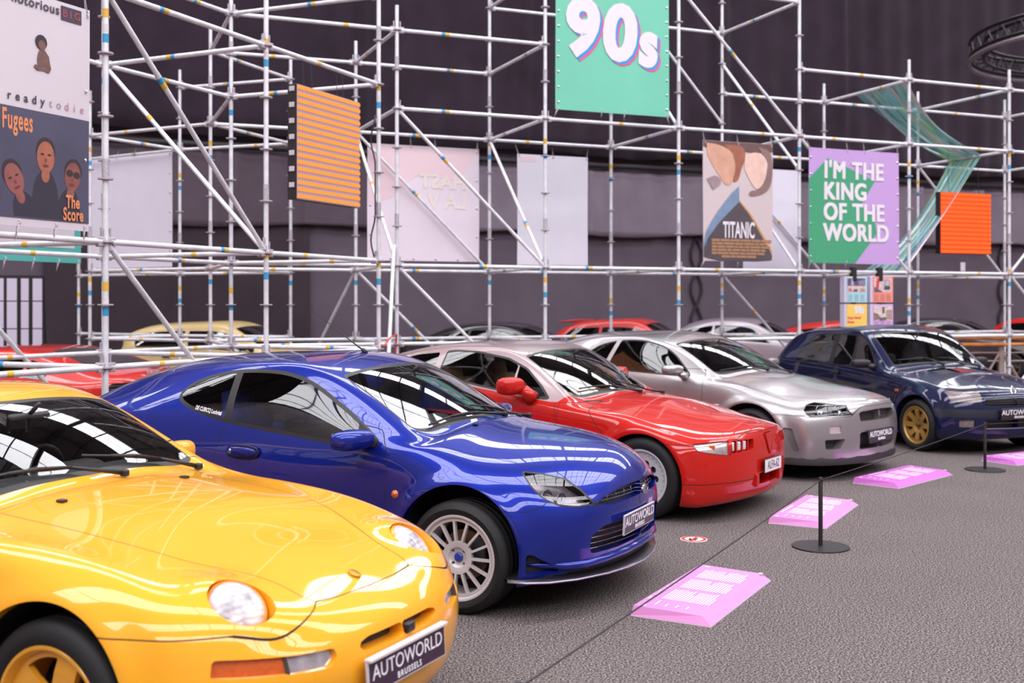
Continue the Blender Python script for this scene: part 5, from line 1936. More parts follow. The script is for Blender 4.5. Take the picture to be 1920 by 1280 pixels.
def px_top(P, y):
    return EYE + (571 - y) / FPX * P[1]


def scaffold_left():
    c = Ap(1, .5)
    root = thing('scaffold', 'galvanised tube scaffold at the left behind the yellow and blue coupes', 'scaffold', (c[0], c[1], 0))
    r0 = bpy.data.objects.new('tmp', None)
    A0, A1, A2, Am = Ap(0), Ap(1), Ap(2), Ap(-1)
    B0, B1, B2 = Ap(0, 1), Ap(1, 1), Rp(-1)
    P = _rel(root)
    for q, top in ((A0, 6.3), (A1, 6.6), (A2, 6.6), (Am, 5.0), (B0, 5.2), (B1, 6.0), (B2, 6.4)):
        standard(root, P(q), top)
    for k in (-1, 1, 5):
        for a, b in ((Am, A0), (A0, A1), (A1, A2), (B0, B1), (B1, B2), (A0, B0), (A1, B1), (A2, B2)):
            if k == 5 and (a is Am or (a is A0 and b is B0)):
                continue
            ledger(root, P(a), P(b), k)
    for a, b in ((B1, B2), (B2, A2)):
        ledger(root, P(a), P(b), 7)
    ledger(root, P(Am), P(A0), 5)
    brace(root, P(A0), 5, P(A1), 1)
    brace(root, P(B1), 5, P(A1), 1)
    brace(root, P(A0), 1, P(A1), -3)
    brace(root, P(B0), 1, P(B1), -3)
    return root


def _rel(root):
    o = V2(root.location.x, root.location.y)
    return lambda q: np.asarray(q) - o


K394, K545, K337, K168, K144 = V2(-4.17, 15.34), V2(-3.436, 17.22), V2(-5.36, 17.9), V2(-6.24, 16.4), V2(-7.5, 19.2)


def scaffold_rear():
    root = thing('scaffold', 'galvanised tube scaffold behind the orange striped screen, further back', 'scaffold', (-5.2, 17, 0))
    P = _rel(root)
    for q, y in ((K394, 55), (K545, 110), (K337, 131), (K168, 170), (K144, 190)):
        standard(root, P(q), px_top(q, y))
    for k in (-1, 1, 5):
        for a, b in ((K394, K545), (K394, K168), (K545, K337), (K168, K337), (K337, K144)):
            ledger(root, P(a), P(b), k)
    for a, b in ((K394, K545), (K545, K337)):
        ledger(root, P(a), P(b), 7)
    return root


def scaffold_long():
    c = Rp(3, .5)
    root = thing('scaffold', 'long galvanised tube scaffold carrying the printed banners behind the cars', 'scaffold', (c[0], c[1], 0))
    P = _rel(root)
    F = [Rp(i) for i in range(7)]
    B = [Rp(i, 1) for i in range(7)]
    B[0] = V2(-2.26, 16.05)
    tops = [px_top(F[0], 10), 7.2, 7.2, px_top(F[3], -2), px_top(F[4], 112), px_top(F[5], 131), 5.4]
    topb = [px_top(B[0], 77), 7.2, px_top(B[2], 216), 7.2, px_top(B[4], 157), px_top(B[5], 172), px_top(B[6], 187)]
    for q, t in list(zip(F, tops)) + list(zip(B, topb)):
        standard(root, P(q), t)
    M1 = Rp(-1)
    for k in (-1, 1, 5, 7):
        row = [M1] + F
        for i in range(7):
            if k == 7 and 2 <= i <= 3:
                continue
            if k == 5 and i == 0:
                continue
            ledger(root, P(row[i]), P(row[i + 1]), k)
        rb = [K394] + B
        for i in range(7):
            if k == 7 and i in (2, 3):
                continue
            ledger(root, P(rb[i]), P(rb[i + 1]), k)
        for i in range(7):
            if k == 7 and i in (2, 3):
                continue
            ledger(root, P(F[i]), P(B[i]), k)
        ledger(root, P(M1), P(K394), k)
    ledger(root, P(B[1]), P(B[3]), 9)
    ledger(root, P(F[1]), P(B[1]), 9)
    ledger(root, P(F[3]), P(B[3]), 9)
    ledger(root, P(F[2]), P(F[3]), 9)
    for a, k, b, k2 in ((F[0], 5, F[1], 1), (B[0], 5, B[1], 1), (B[0], 5, F[0], 1), (B[0], 1, K545, -3), (B[0], 1, B[1], -3),
                        (F[0], 1, F[1], -3), (B[1], 5, F[1], 1), (F[2], 9, F[3], 5), (B[3], 8, F[3], 4), (B[3], 5, B[4], 1),
                        (B[3], 5, F[3], 1), (B[3], 1, B[4], -3), (F[3], 5, F[4], 1), (B[5], 5, B[6], 1), (F[5], 1, F[6], -3), (F[6], 1, F[5], -3), (F[6], 5, F[5], 1)):
        brace(root, P(a), k, P(b), k2)
    # the steep loose tube tied beside the second post
    a, b = F[0] + V2(-.03, -.06), Ap(2) + V2(.06, .05)
    mb = MB().tube([d3(P(a), ring(1.5)), d3(P(b), .1)], TR, 12)
    mb.build('diagonal_brace', TUBE_MATS, root, smooth=True, auto=40)
    # long brace high up behind the green banner
    u = sight(1179, -2, B[1], R_DIR)
    v = sight(1352, 230, B[1], R_DIR)
    o = V2(root.location.x, root.location.y)
    mb = MB().tube([(u[0] - o[0], u[1] - o[1], u[2]), (v[0] - o[0], v[1] - o[1], v[2])], .0225, 12)
    mb.build('diagonal_brace', TUBE_MATS, root, smooth=True, auto=40)
    mid = (B[1] + B[3]) / 2
    mb = MB().tube([d3(P(mid), ring(9)), d3(P(F[2]), ring(5))], .0225, 12)
    mb.build('diagonal_brace', TUBE_MATS, root, smooth=True, auto=40)
    return root


scaffold_left()
scaffold_rear()
scaffold_long()


def cables():
    a2, r0 = Ap(2), Rp(0)
    pts = []
    for k in range(25):
        f = k / 24
        z = ring(4.3) + (ring(1.05) - ring(4.3)) * f
        pts.append(Vector((a2[0] - .035 - .05 * max(0, math.sin(f * 9)) ** 2, a2[1] - .03, z)))
    tag(MB().tube(pts, .009, 8).build('power_cable', BLACKP, smooth=True), 'black cable tied down a scaffold tube right of the orange striped screen', 'cable')
    p, q = d3(Ap(2) + V2(.06, -.03), ring(-1) + .03), d3(r0 + V2(0, -.035), ring(-.75))
    pts = [p, p.lerp(q, .5) + Vector((0, 0, .03)), q, q + Vector((-.01, 0, -.2)), q + Vector((-.02, 0, -.9))]
    tag(MB().tube(pts, .010, 8).build('power_cable', pm('cable_red', (216, 70, 56), .5), smooth=True), 'red cable slung between two scaffold tubes behind the blue coupe', 'cable')


cables()


# ------------------------------------------------------------------ banners
def cloth(name, mat, parent, TL, ex, w, h, amp=.012, seed=1, nx=18, nz=18, label=None, t=.004):
    """a hanging sheet, its face towards ex x up reversed (the camera side)"""
    r = np.random.default_rng(seed)
    ph = r.uniform(0, 6, 4)
    ex = Vector((ex[0], ex[1], 0)).normalized()
    nrm = ex.cross(Vector((0, 0, 1)))
    vs, fs = [], []
    for s in (0, 1):
        for j in range(nz + 1):
            for i in range(nx + 1):
                u, v = i / nx, j / nz
                d = amp * (math.sin(3.1 * u + ph[0] + 2 * v) * math.sin(2.2 * v + ph[1]) + .5 * math.sin(9 * u + ph[2]) * v * (1 - v) * 2)
                p = Vector(TL) + ex * (w * u) + Vector((0, 0, -h * v)) + nrm * (d - s * t)
                vs.append(p)
    k = (nx + 1) * (nz + 1)
    for j in range(nz):
        for i in range(nx):
            a = j * (nx + 1) + i
            fs.append((a, a + nx + 1, a + nx + 2, a + 1))
            fs.append((k + a, k + a + 1, k + a + nx + 2, k + a + nx + 1))
    edge = [j * (nx + 1) for j in range(nz + 1)] + [nz * (nx + 1) + i for i in range(1, nx + 1)] + [j * (nx + 1) + nx for j in range(nz - 1, -1, -1)] + [i for i in range(nx - 1, 0, -1)]
    for a, b in zip(edge, edge[1:] + edge[:1]):
        fs.append((b, a, k + a, k + b))
    o = MB().add(vs, fs).build(name, mat, parent, label, smooth=True, auto=50)

    def at(u, v, lift=.004):
        """a point of the printed face: u, v in metres from the top left corner"""
        uu, vv = u / w, v / h
        d = amp * (math.sin(3.1 * uu + ph[0] + 2 * vv) * math.sin(2.2 * vv + ph[1]) + .5 * math.sin(9 * uu + ph[2]) * vv * (1 - vv) * 2)
        return Vector(TL) + ex * u + Vector((0, 0, -v)) + nrm * (d + lift)
    return o, at


def print_poly(at, poly, name, mat, parent, lift=.005, n=1):
    """a printed flat shape; long edges are divided so that it follows the cloth"""
    pts = []
    for i, a in enumerate(poly):
        b = poly[(i + 1) % len(poly)]
        L = math.hypot(b[0] - a[0], b[1] - a[1])
        m = max(1, int(L / .12))
        for k in range(m):
            pts.append((a[0] + (b[0] - a[0]) * k / m, a[1] + (b[1] - a[1]) * k / m))
    bm = bmesh.new()
    vs = [bm.verts.new((p[0], -p[1], 0)) for p in pts]
    bm.faces.new(vs)
    bmesh.ops.triangulate(bm, faces=bm.faces[:])
    xs = [p[0] for p in pts]
    ys = [p[1] for p in pts]
    if max(xs) - min(xs) > .15 or max(ys) - min(ys) > .15:
        for axis, lo, hi in ((0, min(xs), max(xs)), (1, -max(ys), -min(ys))):
            c = lo + .1
            while c < hi:
                nrm = (1, 0, 0) if axis == 0 else (0, 1, 0)
                bmesh.ops.bisect_plane(bm, geom=bm.verts[:] + bm.edges[:] + bm.faces[:], plane_co=(c, c, 0), plane_no=nrm)
                c += .1
    bm.verts.index_update()
    V = [at(v.co.x, -v.co.y, lift) for v in bm.verts]
    F = [tuple(v.index for v in f.verts) for f in bm.faces]
    bm.free()
    return MB().add(V, F).build(name, mat, parent)


def print_text(at, body, size, u, v, mat, parent, lift=.007, align='LEFT', bold=0.0, sx=1.0, space=1.0, rot=0.0, mirror=False, name='lettering', shear=0.0):
    V, F = text_mesh(body, size, 0, shear, bold, space, align, sx)
    c, s = math.cos(rot), math.sin(rot)
    W = []
    for x, y, z in V:
        if mirror:
            x = -x
        W.append(at(u + x * c - y * s, v - (x * s + y * c), lift))
    return MB().add(W, F).build(name, mat, parent)


def ties(at, root, spots, up=.16, mat=None):
    for u, v, dv, du in spots:
        a = at(u, v, .0)
        b = at(u + du, v - dv, -.03)
        mb = MB().tube([a + Vector((.008, 0, 0)), b, a - Vector((.008, 0, 0))], .006, 6)
        mb.lathe([(.010, -.004), (.018, -.004), (.018, .004), (.010, .004)], 14, 'y', a)
        mb.build('tie', mat or ROPE, root, smooth=True)


def eyelets(at, root, spots):
    for u, v in spots:
        a = at(u, v, .002)
        MB().lathe([(.008, -.004), (.017, -.004), (.017, .004), (.008, .004)], 14, 'y', a).build('eyelet', CHROME, root, smooth=True)


ROPE = pm('tie_cord', (200, 190, 196), .7)
WHITE_PVC = pm('white_banner_pvc', (232, 225, 238), .55, noise=.02, nscale=3)


def banner_root(name, label, at0, group='banners on the scaffold', cat='banner'):
    return thing(name, label, cat, at0, 0, group)


def span(pa, pb, P, d, off=0.0):
    """corners of a sheet seen from pixel pa (top left) to pb (bottom right) in the plane through P along d"""
    n = V2(d[1], -d[0])
    Q = P + n * off
    a, b = sight(pa[0], pa[1], Q, d), sight(pb[0], pb[1], Q, d)
    c = sight(pb[0], pb[1], Q, d)
    w = float(np.linalg.norm(b[:2] - a[:2]))
    return Vector(a), w, float(a[2] - b[2])


def local(root, TL):
    root.location = (TL.x, TL.y, TL.z)
    return Vector((0, 0, 0))


def make_banners():
    G = 'printed banners hung on the scaffold'
    ink = pm('banner_white_ink', (232, 222, 230), .6)
    # ---- 90s
    TL, w, h = span((1042, -52), (1254, 220), Rp(1), R_DIR, .09)
    r = thing('banner', 'big mint green banner reading 90s high on the scaffold', 'banner', TL, 0, G)
    o, at = cloth('sheet', pm('mint_pvc', (112, 198, 170), .5, noise=.03, nscale=2), r, (0, 0, 0), R_DIR, w, h, .012, 4)
    blue, pink = pm('ink_cyan', (22, 148, 214), .5), pm('ink_pink', (224, 82, 148), .5)
    base = h * .44
    for dx, dy, m, lf in ((.055, .05, pink, .006), (.030, .027, blue, .008), (0, 0, ink, .010)):
        print_text(at, '9', 1.02, w * .075 + dx, h * .40 + dy, m, r, lf, bold=.05, sx=.98, shear=.06)
        print_text(at, '0', 1.02, w * .405 + dx, h * .415 + dy, m, r, lf, bold=.05, sx=.98, shear=.06)
        print_text(at, 's', .88, w * .725 + dx, h * .465 + dy, m, r, lf, bold=.045, sx=.82, shear=.06)
    eyelets(at, r, [(.04, h * (i + .5) / 9) for i in range(9)] + [(w - .04, h * (i + .5) / 9) for i in range(9)])
    ties(at, r, [(.04, h - .03, -.14, -.05), (w * .4, h - .03, -.10, .0), (w * .6, h - .03, -.12, .0), (w - .04, h - .03, -.12, .06)])
    # ---- I'M THE KING
    TL, w, h = span((1516, 276), (1686, 496), Rp(3), R_DIR, .07)
    r = thing('banner', "green and lilac banner reading I'M THE KING OF THE WORLD", 'banner', TL, 0, G)
    o, at = cloth('sheet', pm('lilac_pvc', (196, 156, 214), .5), r, (0, 0, 0), R_DIR, w, h, .012, 5)
    gr = pm('ink_green', (66, 158, 116), .55)
    print_poly(at, [(.0, h * .27), (w * .16, h * .12), (w * .73, h * .26), (w * .56, h * .49), (w * .72, h * .585), (w * .74, h * .73), (w * .50, h - .005), (0, h - .005)], 'print', gr, r)
    print_poly(at, [(w * .16, h * .12), (w * .2, h * .085), (w * .26, h * .10), (w * .72, h * .26)], 'print', gr, r)
    for t, v in (("I'M THE", .19), ('KING', .375), ('OF THE', .555), ('WORLD', .735)):
        for q, (du, dv) in enumerate([(i * .013, j * .009) for i in range(3) for j in (-1, 0, 1)]):
            print_text(at, t, .36, w * .15 + du, h * v + dv, ink, r, .009 + q * .0003, bold=0, sx=.88, space=1.08)
    eyelets(at, r, [(.03, h * (i + .6) / 7) for i in range(7)] + [(w - .03, h * (i + .6) / 7) for i in range(7)])
    ties(at, r, [(.03, .03, .13, -.05), (w * .42, .03, .16, 0), (w * .61, .03, .17, 0), (w - .03, .03, .2, .03), (.03, h - .03, -.12, -.02), (w * .4, h - .03, -.10, .0), (w - .03, h - .03, -.10, .03)])
    # ---- film poster
    TL, w, h = span((1318, 262), (1449, 491), Rp(2), R_DIR, .07)
    r = thing('banner', 'tall film poster banner reading TITANIC', 'banner', TL, 0, G)
    o, at = cloth('sheet', pm('poster_pale', (208, 190, 192), .5), r, (0, 0, 0), R_DIR, w, h, .010, 6)
    shapes = [
        ([(0, 0), (1, 0), (1, .07), (.7, .085), (.45, .07), (.15, .09), (0, .05)], (104, 76, 74)),
        (chaikin([(.05, .02), (.25, .03), (.46, .10), (.47, .24), (.40, .36), (.32, .37), (.24, .30), (.14, .21), (.06, .12)], 2), (212, 160, 136)),
        (chaikin([(.30, .03), (.56, .02), (.62, .12), (.54, .22), (.50, .33), (.40, .34), (.47, .22), (.42, .10)], 2), (160, 96, 74)),
        (chaikin([(.60, .10), (.78, .07), (.92, .13), (.90, .26), (.86, .34), (.76, .40), (.68, .34), (.58, .22)], 2), (230, 192, 178)),
        (chaikin([(.78, .03), (.99, .06), (.99, .32), (.90, .42), (.64, .46), (.66, .40), (.78, .40), (.90, .30), (.93, .16)], 2), (140, 108, 106)),
        (chaikin([(.05, .32), (.18, .28), (.28, .34), (.14, .41)], 2), (160, 134, 140)),
        (chaikin([(.505, .37), (.505, .54), (.34, .62), (.10, .86), (.0, 1.0), (.0, .80), (.16, .62), (.40, .43)], 1), (118, 138, 168)),
        (chaikin([(.505, .50), (.66, .61), (.82, .78), (.985, .93), (.985, 1.0), (0, 1.0), (0, .86), (.22, .68)], 1), (82, 70, 78)),
        ([(.505, .485), (.68, .605), (.84, .76), (.99, .91), (.99, .935), (.83, .775), (.67, .62), (.505, .50)], (206, 150, 88)),
    ]
    shapes = [([(u * w, v * h) for u, v in pl], c) for pl, c in shapes]
    for i, (pl, c) in enumerate(shapes):
        pl = [(min(max(a, 0.004), w - .004), min(max(b, .004), h - .004)) for a, b in pl]
        print_poly(at, pl, 'print', pm('poster_ink_%d' % i, c, .6, noise=.12, nscale=6), r, .005 + i * .0012)
    print_text(at, 'TITANIC', .32, w * .5, h * .745, ink, r, .018, 'CENTER', .008, .44)
    br = pm('ink_bronze', (168, 124, 92), .6)
    rr = random.Random(5)
    for k in range(6):
        u = .11 if k < 5 else .25
        v = .815 + .027 * k
        while u < (.86 if k < 5 else .72):
            du = rr.uniform(.05, .16)
            print_poly(at, [(u * w, v * h), ((u + du) * w, v * h), ((u + du) * w, (v + .021) * h), (u * w, (v + .021) * h)], 'credit_line', br, r, .018)
            u += du + .008
    ties(at, r, [(.03, .03, .18, -.02), (w * .5, .03, .15, 0), (w - .03, .03, .14, .02), (.03, h - .03, -.12, -.05), (w * .5, h - .03, -.12, .0)])
    # ---- white reverse sides
    W = 'banners seen from their white backs'
    faint = pm('faint_show_through', (240, 226, 218), .55)
    faint2 = pm('faint_show_through_pink', (242, 212, 220), .55)
    B0 = V2(-2.26, 16.05)
    TL, w, h = span((689, 268), (898, 491), B0, Rp(1, 1) - B0, -.05)
    r = thing('banner', 'wide white banner back with faint mirrored lettering beside the orange striped screen', 'banner', TL, 0, W)
    o, at = cloth('sheet', pm('white_pink_pvc', (236, 220, 232), .55, noise=.04, nscale=.9), r, (0, 0, 0), Rp(1, 1) - B0, w, h, .012, 11)
    print_poly(at, [(.02, .02), (w - .03, .05), (w * .8, .5), (w * .45, .42), (w * .2, .78), (.02, .9)], 'print', faint2, r, .003)
    print_text(at, 'HAST', .30, w * .88, h * .31, faint, r, .006, 'LEFT', .008, 1, 1, 0, True)
    print_text(at, 'LA V', .30, w * .88, h * .48, faint, r, .006, 'LEFT', .008, 1, 1, 0, True)
    eyelets(at, r, [(.04, h * i / 4 + .05) for i in range(4)] + [(w - .04, h * i / 4 + .05) for i in range(4)] + [(w * i / 5, h - .03) for i in range(1, 5)])
    ties(at, r, [(w * .38, .03, .16, 0), (w * .60, .03, .16, 0), (w - .03, .03, .15, .02)])
    TL, w, h = span((970, 288), (1102, 498), Rp(1, 1), R_DIR, -.05)
    r = thing('banner', 'narrow white banner back hanging below the green 90s banner', 'banner', TL, 0, W)
    o, at = cloth('sheet', WHITE_PVC, r, (0, 0, 0), R_DIR, w, h, .010, 12)
    print_poly(at, [(.05, .05), (.3, .03), (.32, .10), (.06, .12)], 'print', faint2, r, .003)
    ties(at, r, [(.03, .03, .18, -.05), (w * .5, .03, .16, 0), (w - .03, .03, .17, .05)])
    TL, w, h = span((1393, 314), (1501, 506), Rp(3, 1), R_DIR, -.05)
    r = thing('banner', 'white banner back half hidden behind the film poster', 'banner', TL, 0, W)
    o, at = cloth('sheet', WHITE_PVC, r, (0, 0, 0), R_DIR, w, h, .010, 13)
    ties(at, r, [(.03, .03, .2, 0), (w - .03, .03, .2, .02)])
    d = K337 - K144
    TL, w, h = span((164, 299), (323, 500), K337, d, -.05)
    r = thing('banner', 'white banner back at far left behind the tall album poster', 'banner', TL, 0, W)
    o, at = cloth('sheet', WHITE_PVC, r, (0, 0, 0), d, w, h, .010, 14)
    eyelets(at, r, [(w - .04, h * i / 6 + .05) for i in range(6)])
    ties(at, r, [(w * .36, .03, .14, 0), (w * .57, .03, .14, 0), (w - .03, .03, .16, .02)])
    # ---- teal and white banner under the poster, seen behind it
    d = Ap(1, 1) - Ap(0, 1)
    TL, w, h = span((-60, 405), (152, 494), Ap(1, 1), d, -.12)
    r = thing('banner', 'white and teal banner peeking out below the tall album poster', 'banner', TL, 0, G)
    o, at = cloth('sheet', pm('teal_pvc', (84, 176, 168), .5), r, (0, 0, 0), d, w, h, .006, 15)
    print_poly(at, [(0, 0), (w - .09, 0), (w - .09, h * .62), (0, h * .62)], 'print', pm('pale_print', (206, 194, 204), .6), r)
    ties(at, r, [(w * k, h - .02, -.10, 0) for k in (.3, .55, .78, .97)])
    # ---- tall album poster at the left edge
    P = Ap(0) + V2(A_DIR[1], -A_DIR[0]) * .05
    b = sight(168, 434, P, A_DIR)
    t = sight(168, 20, P, A_DIR)
    w, h = .96, float(t[2] - b[2])
    TL = Vector(t) - Vector((A_DIR[0], A_DIR[1], 0)) * w
    r = thing('banner', 'tall poster banner of two record sleeves at the left edge', 'banner', TL, 0, G)
    o, at = cloth('sheet', pm('sleeve_white', (214, 204, 212), .5), r, (0, 0, 0), A_DIR, w, h, .010, 16)
    hs = .86
    print_poly(at, [(.005, hs), (w - .005, hs), (w - .005, h - .06), (.005, h - .06)], 'print', pm('sleeve_slate', (78, 76, 98), .5, noise=.12, nscale=2.5), r)
    dk = pm('ink_charcoal', (70, 60, 78), .6)
    print_text(at, 'the notorious', .098, w - .30, .075, dk, r, .007, 'RIGHT', .002, 1.0, 1.12)
    print_poly(at, [(w - .285, .028), (w - .088, .028), (w - .088, .135), (w - .285, .135)], 'print', dk, r, .006)
    print_text(at, 'B I G', .078, w - .186, .083, pm('ink_brick', (168, 74, 74), .6), r, .008, 'CENTER', .001, 1.05)
    for i, ch in enumerate('readytodie'):
        print_text(at, ch, .085, w - .765 + .076 * i, .785, dk if i < 5 else (pm('ink_grey', (150, 140, 150), .6) if i < 7 else pm('ink_rose', (190, 130, 136), .6)), r, .007, 'CENTER', .002 if i < 5 else 0)
    # plain seated child figure, a generic stand-in
    cx, cy, kf = w - .42, .455, .64
    sk_, hr = pm('figure_brown', (116, 84, 78), .6, noise=.2, nscale=18), pm('figure_hair', (58, 44, 52), .6)
    fig = lambda pts: [(cx + kf * a_, cy + kf * b_) for a_, b_ in pts]
    rnd = lambda x_, y_, a_, b_: fig([(x_ + a_ * math.cos(q), y_ + b_ * math.sin(q)) for q in np.linspace(0, 2 * PI, 22)[:-1]])
    print_poly(at, rnd(-.08, -.17, .085, .085), 'print', hr, r, .006)
    print_poly(at, rnd(-.07, -.135, .052, .060), 'print', sk_, r, .0075)
    print_poly(at, fig([(-.10, -.08), (-.03, -.085), (.03, -.02), (.045, .06), (.06, .12), (.03, .17), (-.05, .155), (-.14, .165), (-.19, .13), (-.17, .10), (-.13, .11), (-.14, .04), (-.125, -.03)]), 'print', sk_, r, .0065)
    # lower sleeve: lettering and three plain heads
    og = pm('ink_orange', (226, 140, 92), .6)
    print_text(at, 'Fugees', .20, w - .83, .96, og, r, .007, 'LEFT', .005, .46, 1.12)
    print_text(at, 'The', .135, w - .17, 1.505, og, r, .012, 'CENTER', .004, .60, 1.08)
    print_text(at, 'Score', .135, w - .165, 1.60, og, r, .012, 'CENTER', .004, .58, 1.1)
    skin = [pm('face_%d' % i, c, .6, noise=.22, nscale=9) for i, c in enumerate(((150, 88, 82), (168, 100, 78), (140, 84, 76)))]
    dark = pm('garment_dark', (52, 48, 62), .7)

    def head(x, y, s, m, tilt=0.0, hair=True, glasses=False):
        def el(a, b, dx, dy, nm, mt, lf, n=26):
            pts = []
            for q in np.linspace(0, 2 * PI, n)[:-1]:
                ex_, ey_ = dx + a * math.cos(q), dy + b * math.sin(q)
                pts.append((x + s * (ex_ * math.cos(tilt) - ey_ * math.sin(tilt)), y + s * (ex_ * math.sin(tilt) + ey_ * math.cos(tilt))))
            print_poly(at, [(min(max(a_, .01), w - .01), min(b_, h - .07)) for a_, b_ in pts], nm, mt, r, lf)
        el(.16, .30, 0, .42, 'print', dark, .0055)
        if hair:
            el(.118, .135, 0, -.055, 'print', hr, .006)
        el(.105, .15, 0, 0, 'print', m, .007)
        el(.05, .07, 0, .17, 'print', m, .0066)
        ey = pm('ink_eye', (58, 36, 40), .6)
        if glasses:
            el(.046, .036, -.045, -.03, 'print', hr, .0085, 14)
            el(.046, .036, .05, -.03, 'print', hr, .0085, 14)
        else:
            el(.022, .010, -.042, -.025, 'print', ey, .0085, 12)
            el(.022, .010, .042, -.025, 'print', ey, .0085, 12)
        el(.014, .022, 0, .03, 'print', pm('ink_shade', (120, 66, 60), .6), .0085, 12)
        el(.036, .013, 0, .082, 'print', pm('ink_lip', (118, 50, 54), .6), .0085, 14)
    head(w - .43, 1.19, .78, skin[1])
    head(w - .72, 1.38, .78, skin[0], -.45)
    head(w - .17, 1.31, .74, skin[2], .15, True, True)
    eyelets(at, r, [(w - .045, hs * .74), (w - .045, hs * 1.36)])
    ties(at, r, [(w - .03, .05, .2, .0), (w * .66, h - .03, -.13, .01), (w - .05, h - .03, -.12, .03), (w * .3, h - .03, -.13, .0)])


make_banners()


# ------------------------------------------------------------------ orange light screens
def screen(label, TL, w, h, ex, n, lit, faint_glow, strength, lift=.0, depth=.11, frac=.5, connectors=True):
    r = thing('led_screen', label, 'screen', TL, 0, 'orange light screens on the scaffold')
    ex = Vector((ex[0], ex[1], 0)).normalized()
    nrm = ex.cross(Vector((0, 0, 1)))
    rot = Matrix((ex, -nrm, Vector((0, 0, 1)))).transposed()
    mb = MB().box(ex * w / 2 - nrm * depth / 2 + Vector((0, 0, -h / 2)), (w, depth, h), rot, 0, .006)
    mb.build('case', pm('screen_case', (40, 30, 32), .5), r)
    mb = MB().box(ex * w / 2 + nrm * .004 + Vector((0, 0, -h / 2)), (w - .01, .01, h - .01), rot)
    mb.build('faint_rows', faint_glow, r)  # rows between the lit ones, brightness added as a faint glow
    st = MB()
    for i in range(n):
        st.box(ex * w / 2 + nrm * .013 + Vector((0, 0, -h * (i + .5) / n)), (w - .008, .012, h / n * frac), rot)
    st.build('lit_rows', lit, r)
    if connectors:
        cn = MB()
        for i in range(7):
            cn.box(-ex * .004 - nrm * depth * .5 + Vector((0, 0, -h * (i + .3) / 7.2)), (.014, .06, .05), rot, 0, .003)
        cn.build('connector', pm('connector_white', (206, 196, 200), .4), r)
    return r, ex, nrm


def screens_led():
    P = Ap(1) + V2(A_DIR[1], -A_DIR[0]) * .07
    a = sight(556, 156, P, A_DIR)
    b = sight(673, 389, P, A_DIR)
    w = float(np.linalg.norm(b[:2] - a[:2]))
    bl = sight(556, 373, P, A_DIR)
    h = float(a[2] - bl[2])
    lit = pm('lit_orange', (70, 36, 14), .6, emit=(255, 150, 48), strength=1.15)
    r, ex, nrm = screen('orange striped light screen hanging by wires at left', Vector(a), w, h, A_DIR, 17, lit, pm('screen_grey_rows', (132, 112, 126), .6, emit=(190, 150, 165), strength=.5), 1)
    for f in (.17, .30, .70, .80):
        z = ring(5) - a[2]
        MB().tube([ex * (w * f) - nrm * .05, ex * (w * f) - nrm * .07 + Vector((0, 0, z))], .0035, 6).build('hanging_wire', BLACKP, r)
    Q = Rp(5) + R_NRM * .55
    a = sight(1763, 359, Q, R_DIR)
    b = sight(1857, 477, Q, R_DIR)
    w = float(np.linalg.norm(b[:2] - a[:2]))
    h = float(a[2] - b[2])
    lit2 = pm('lit_deep_orange', (60, 24, 6), .6, emit=(255, 104, 6), strength=1.0)
    r, ex, nrm = screen('deep orange light screen at right behind the lilac banner', Vector(a), w, h, R_DIR, 14, lit2, pm('screen_red_rows', (190, 50, 14), .5, emit=(225, 70, 10), strength=.75), 1, frac=.62, connectors=False)
    for f in (.2, .8):
        MB().tube([ex * (w * f) - nrm * .05, ex * (w * f) - nrm * .05 + Vector((0, 0, ring(5) - a[2]))], .004, 6).build('hanging_wire', BLACKP, r)


screens_led()


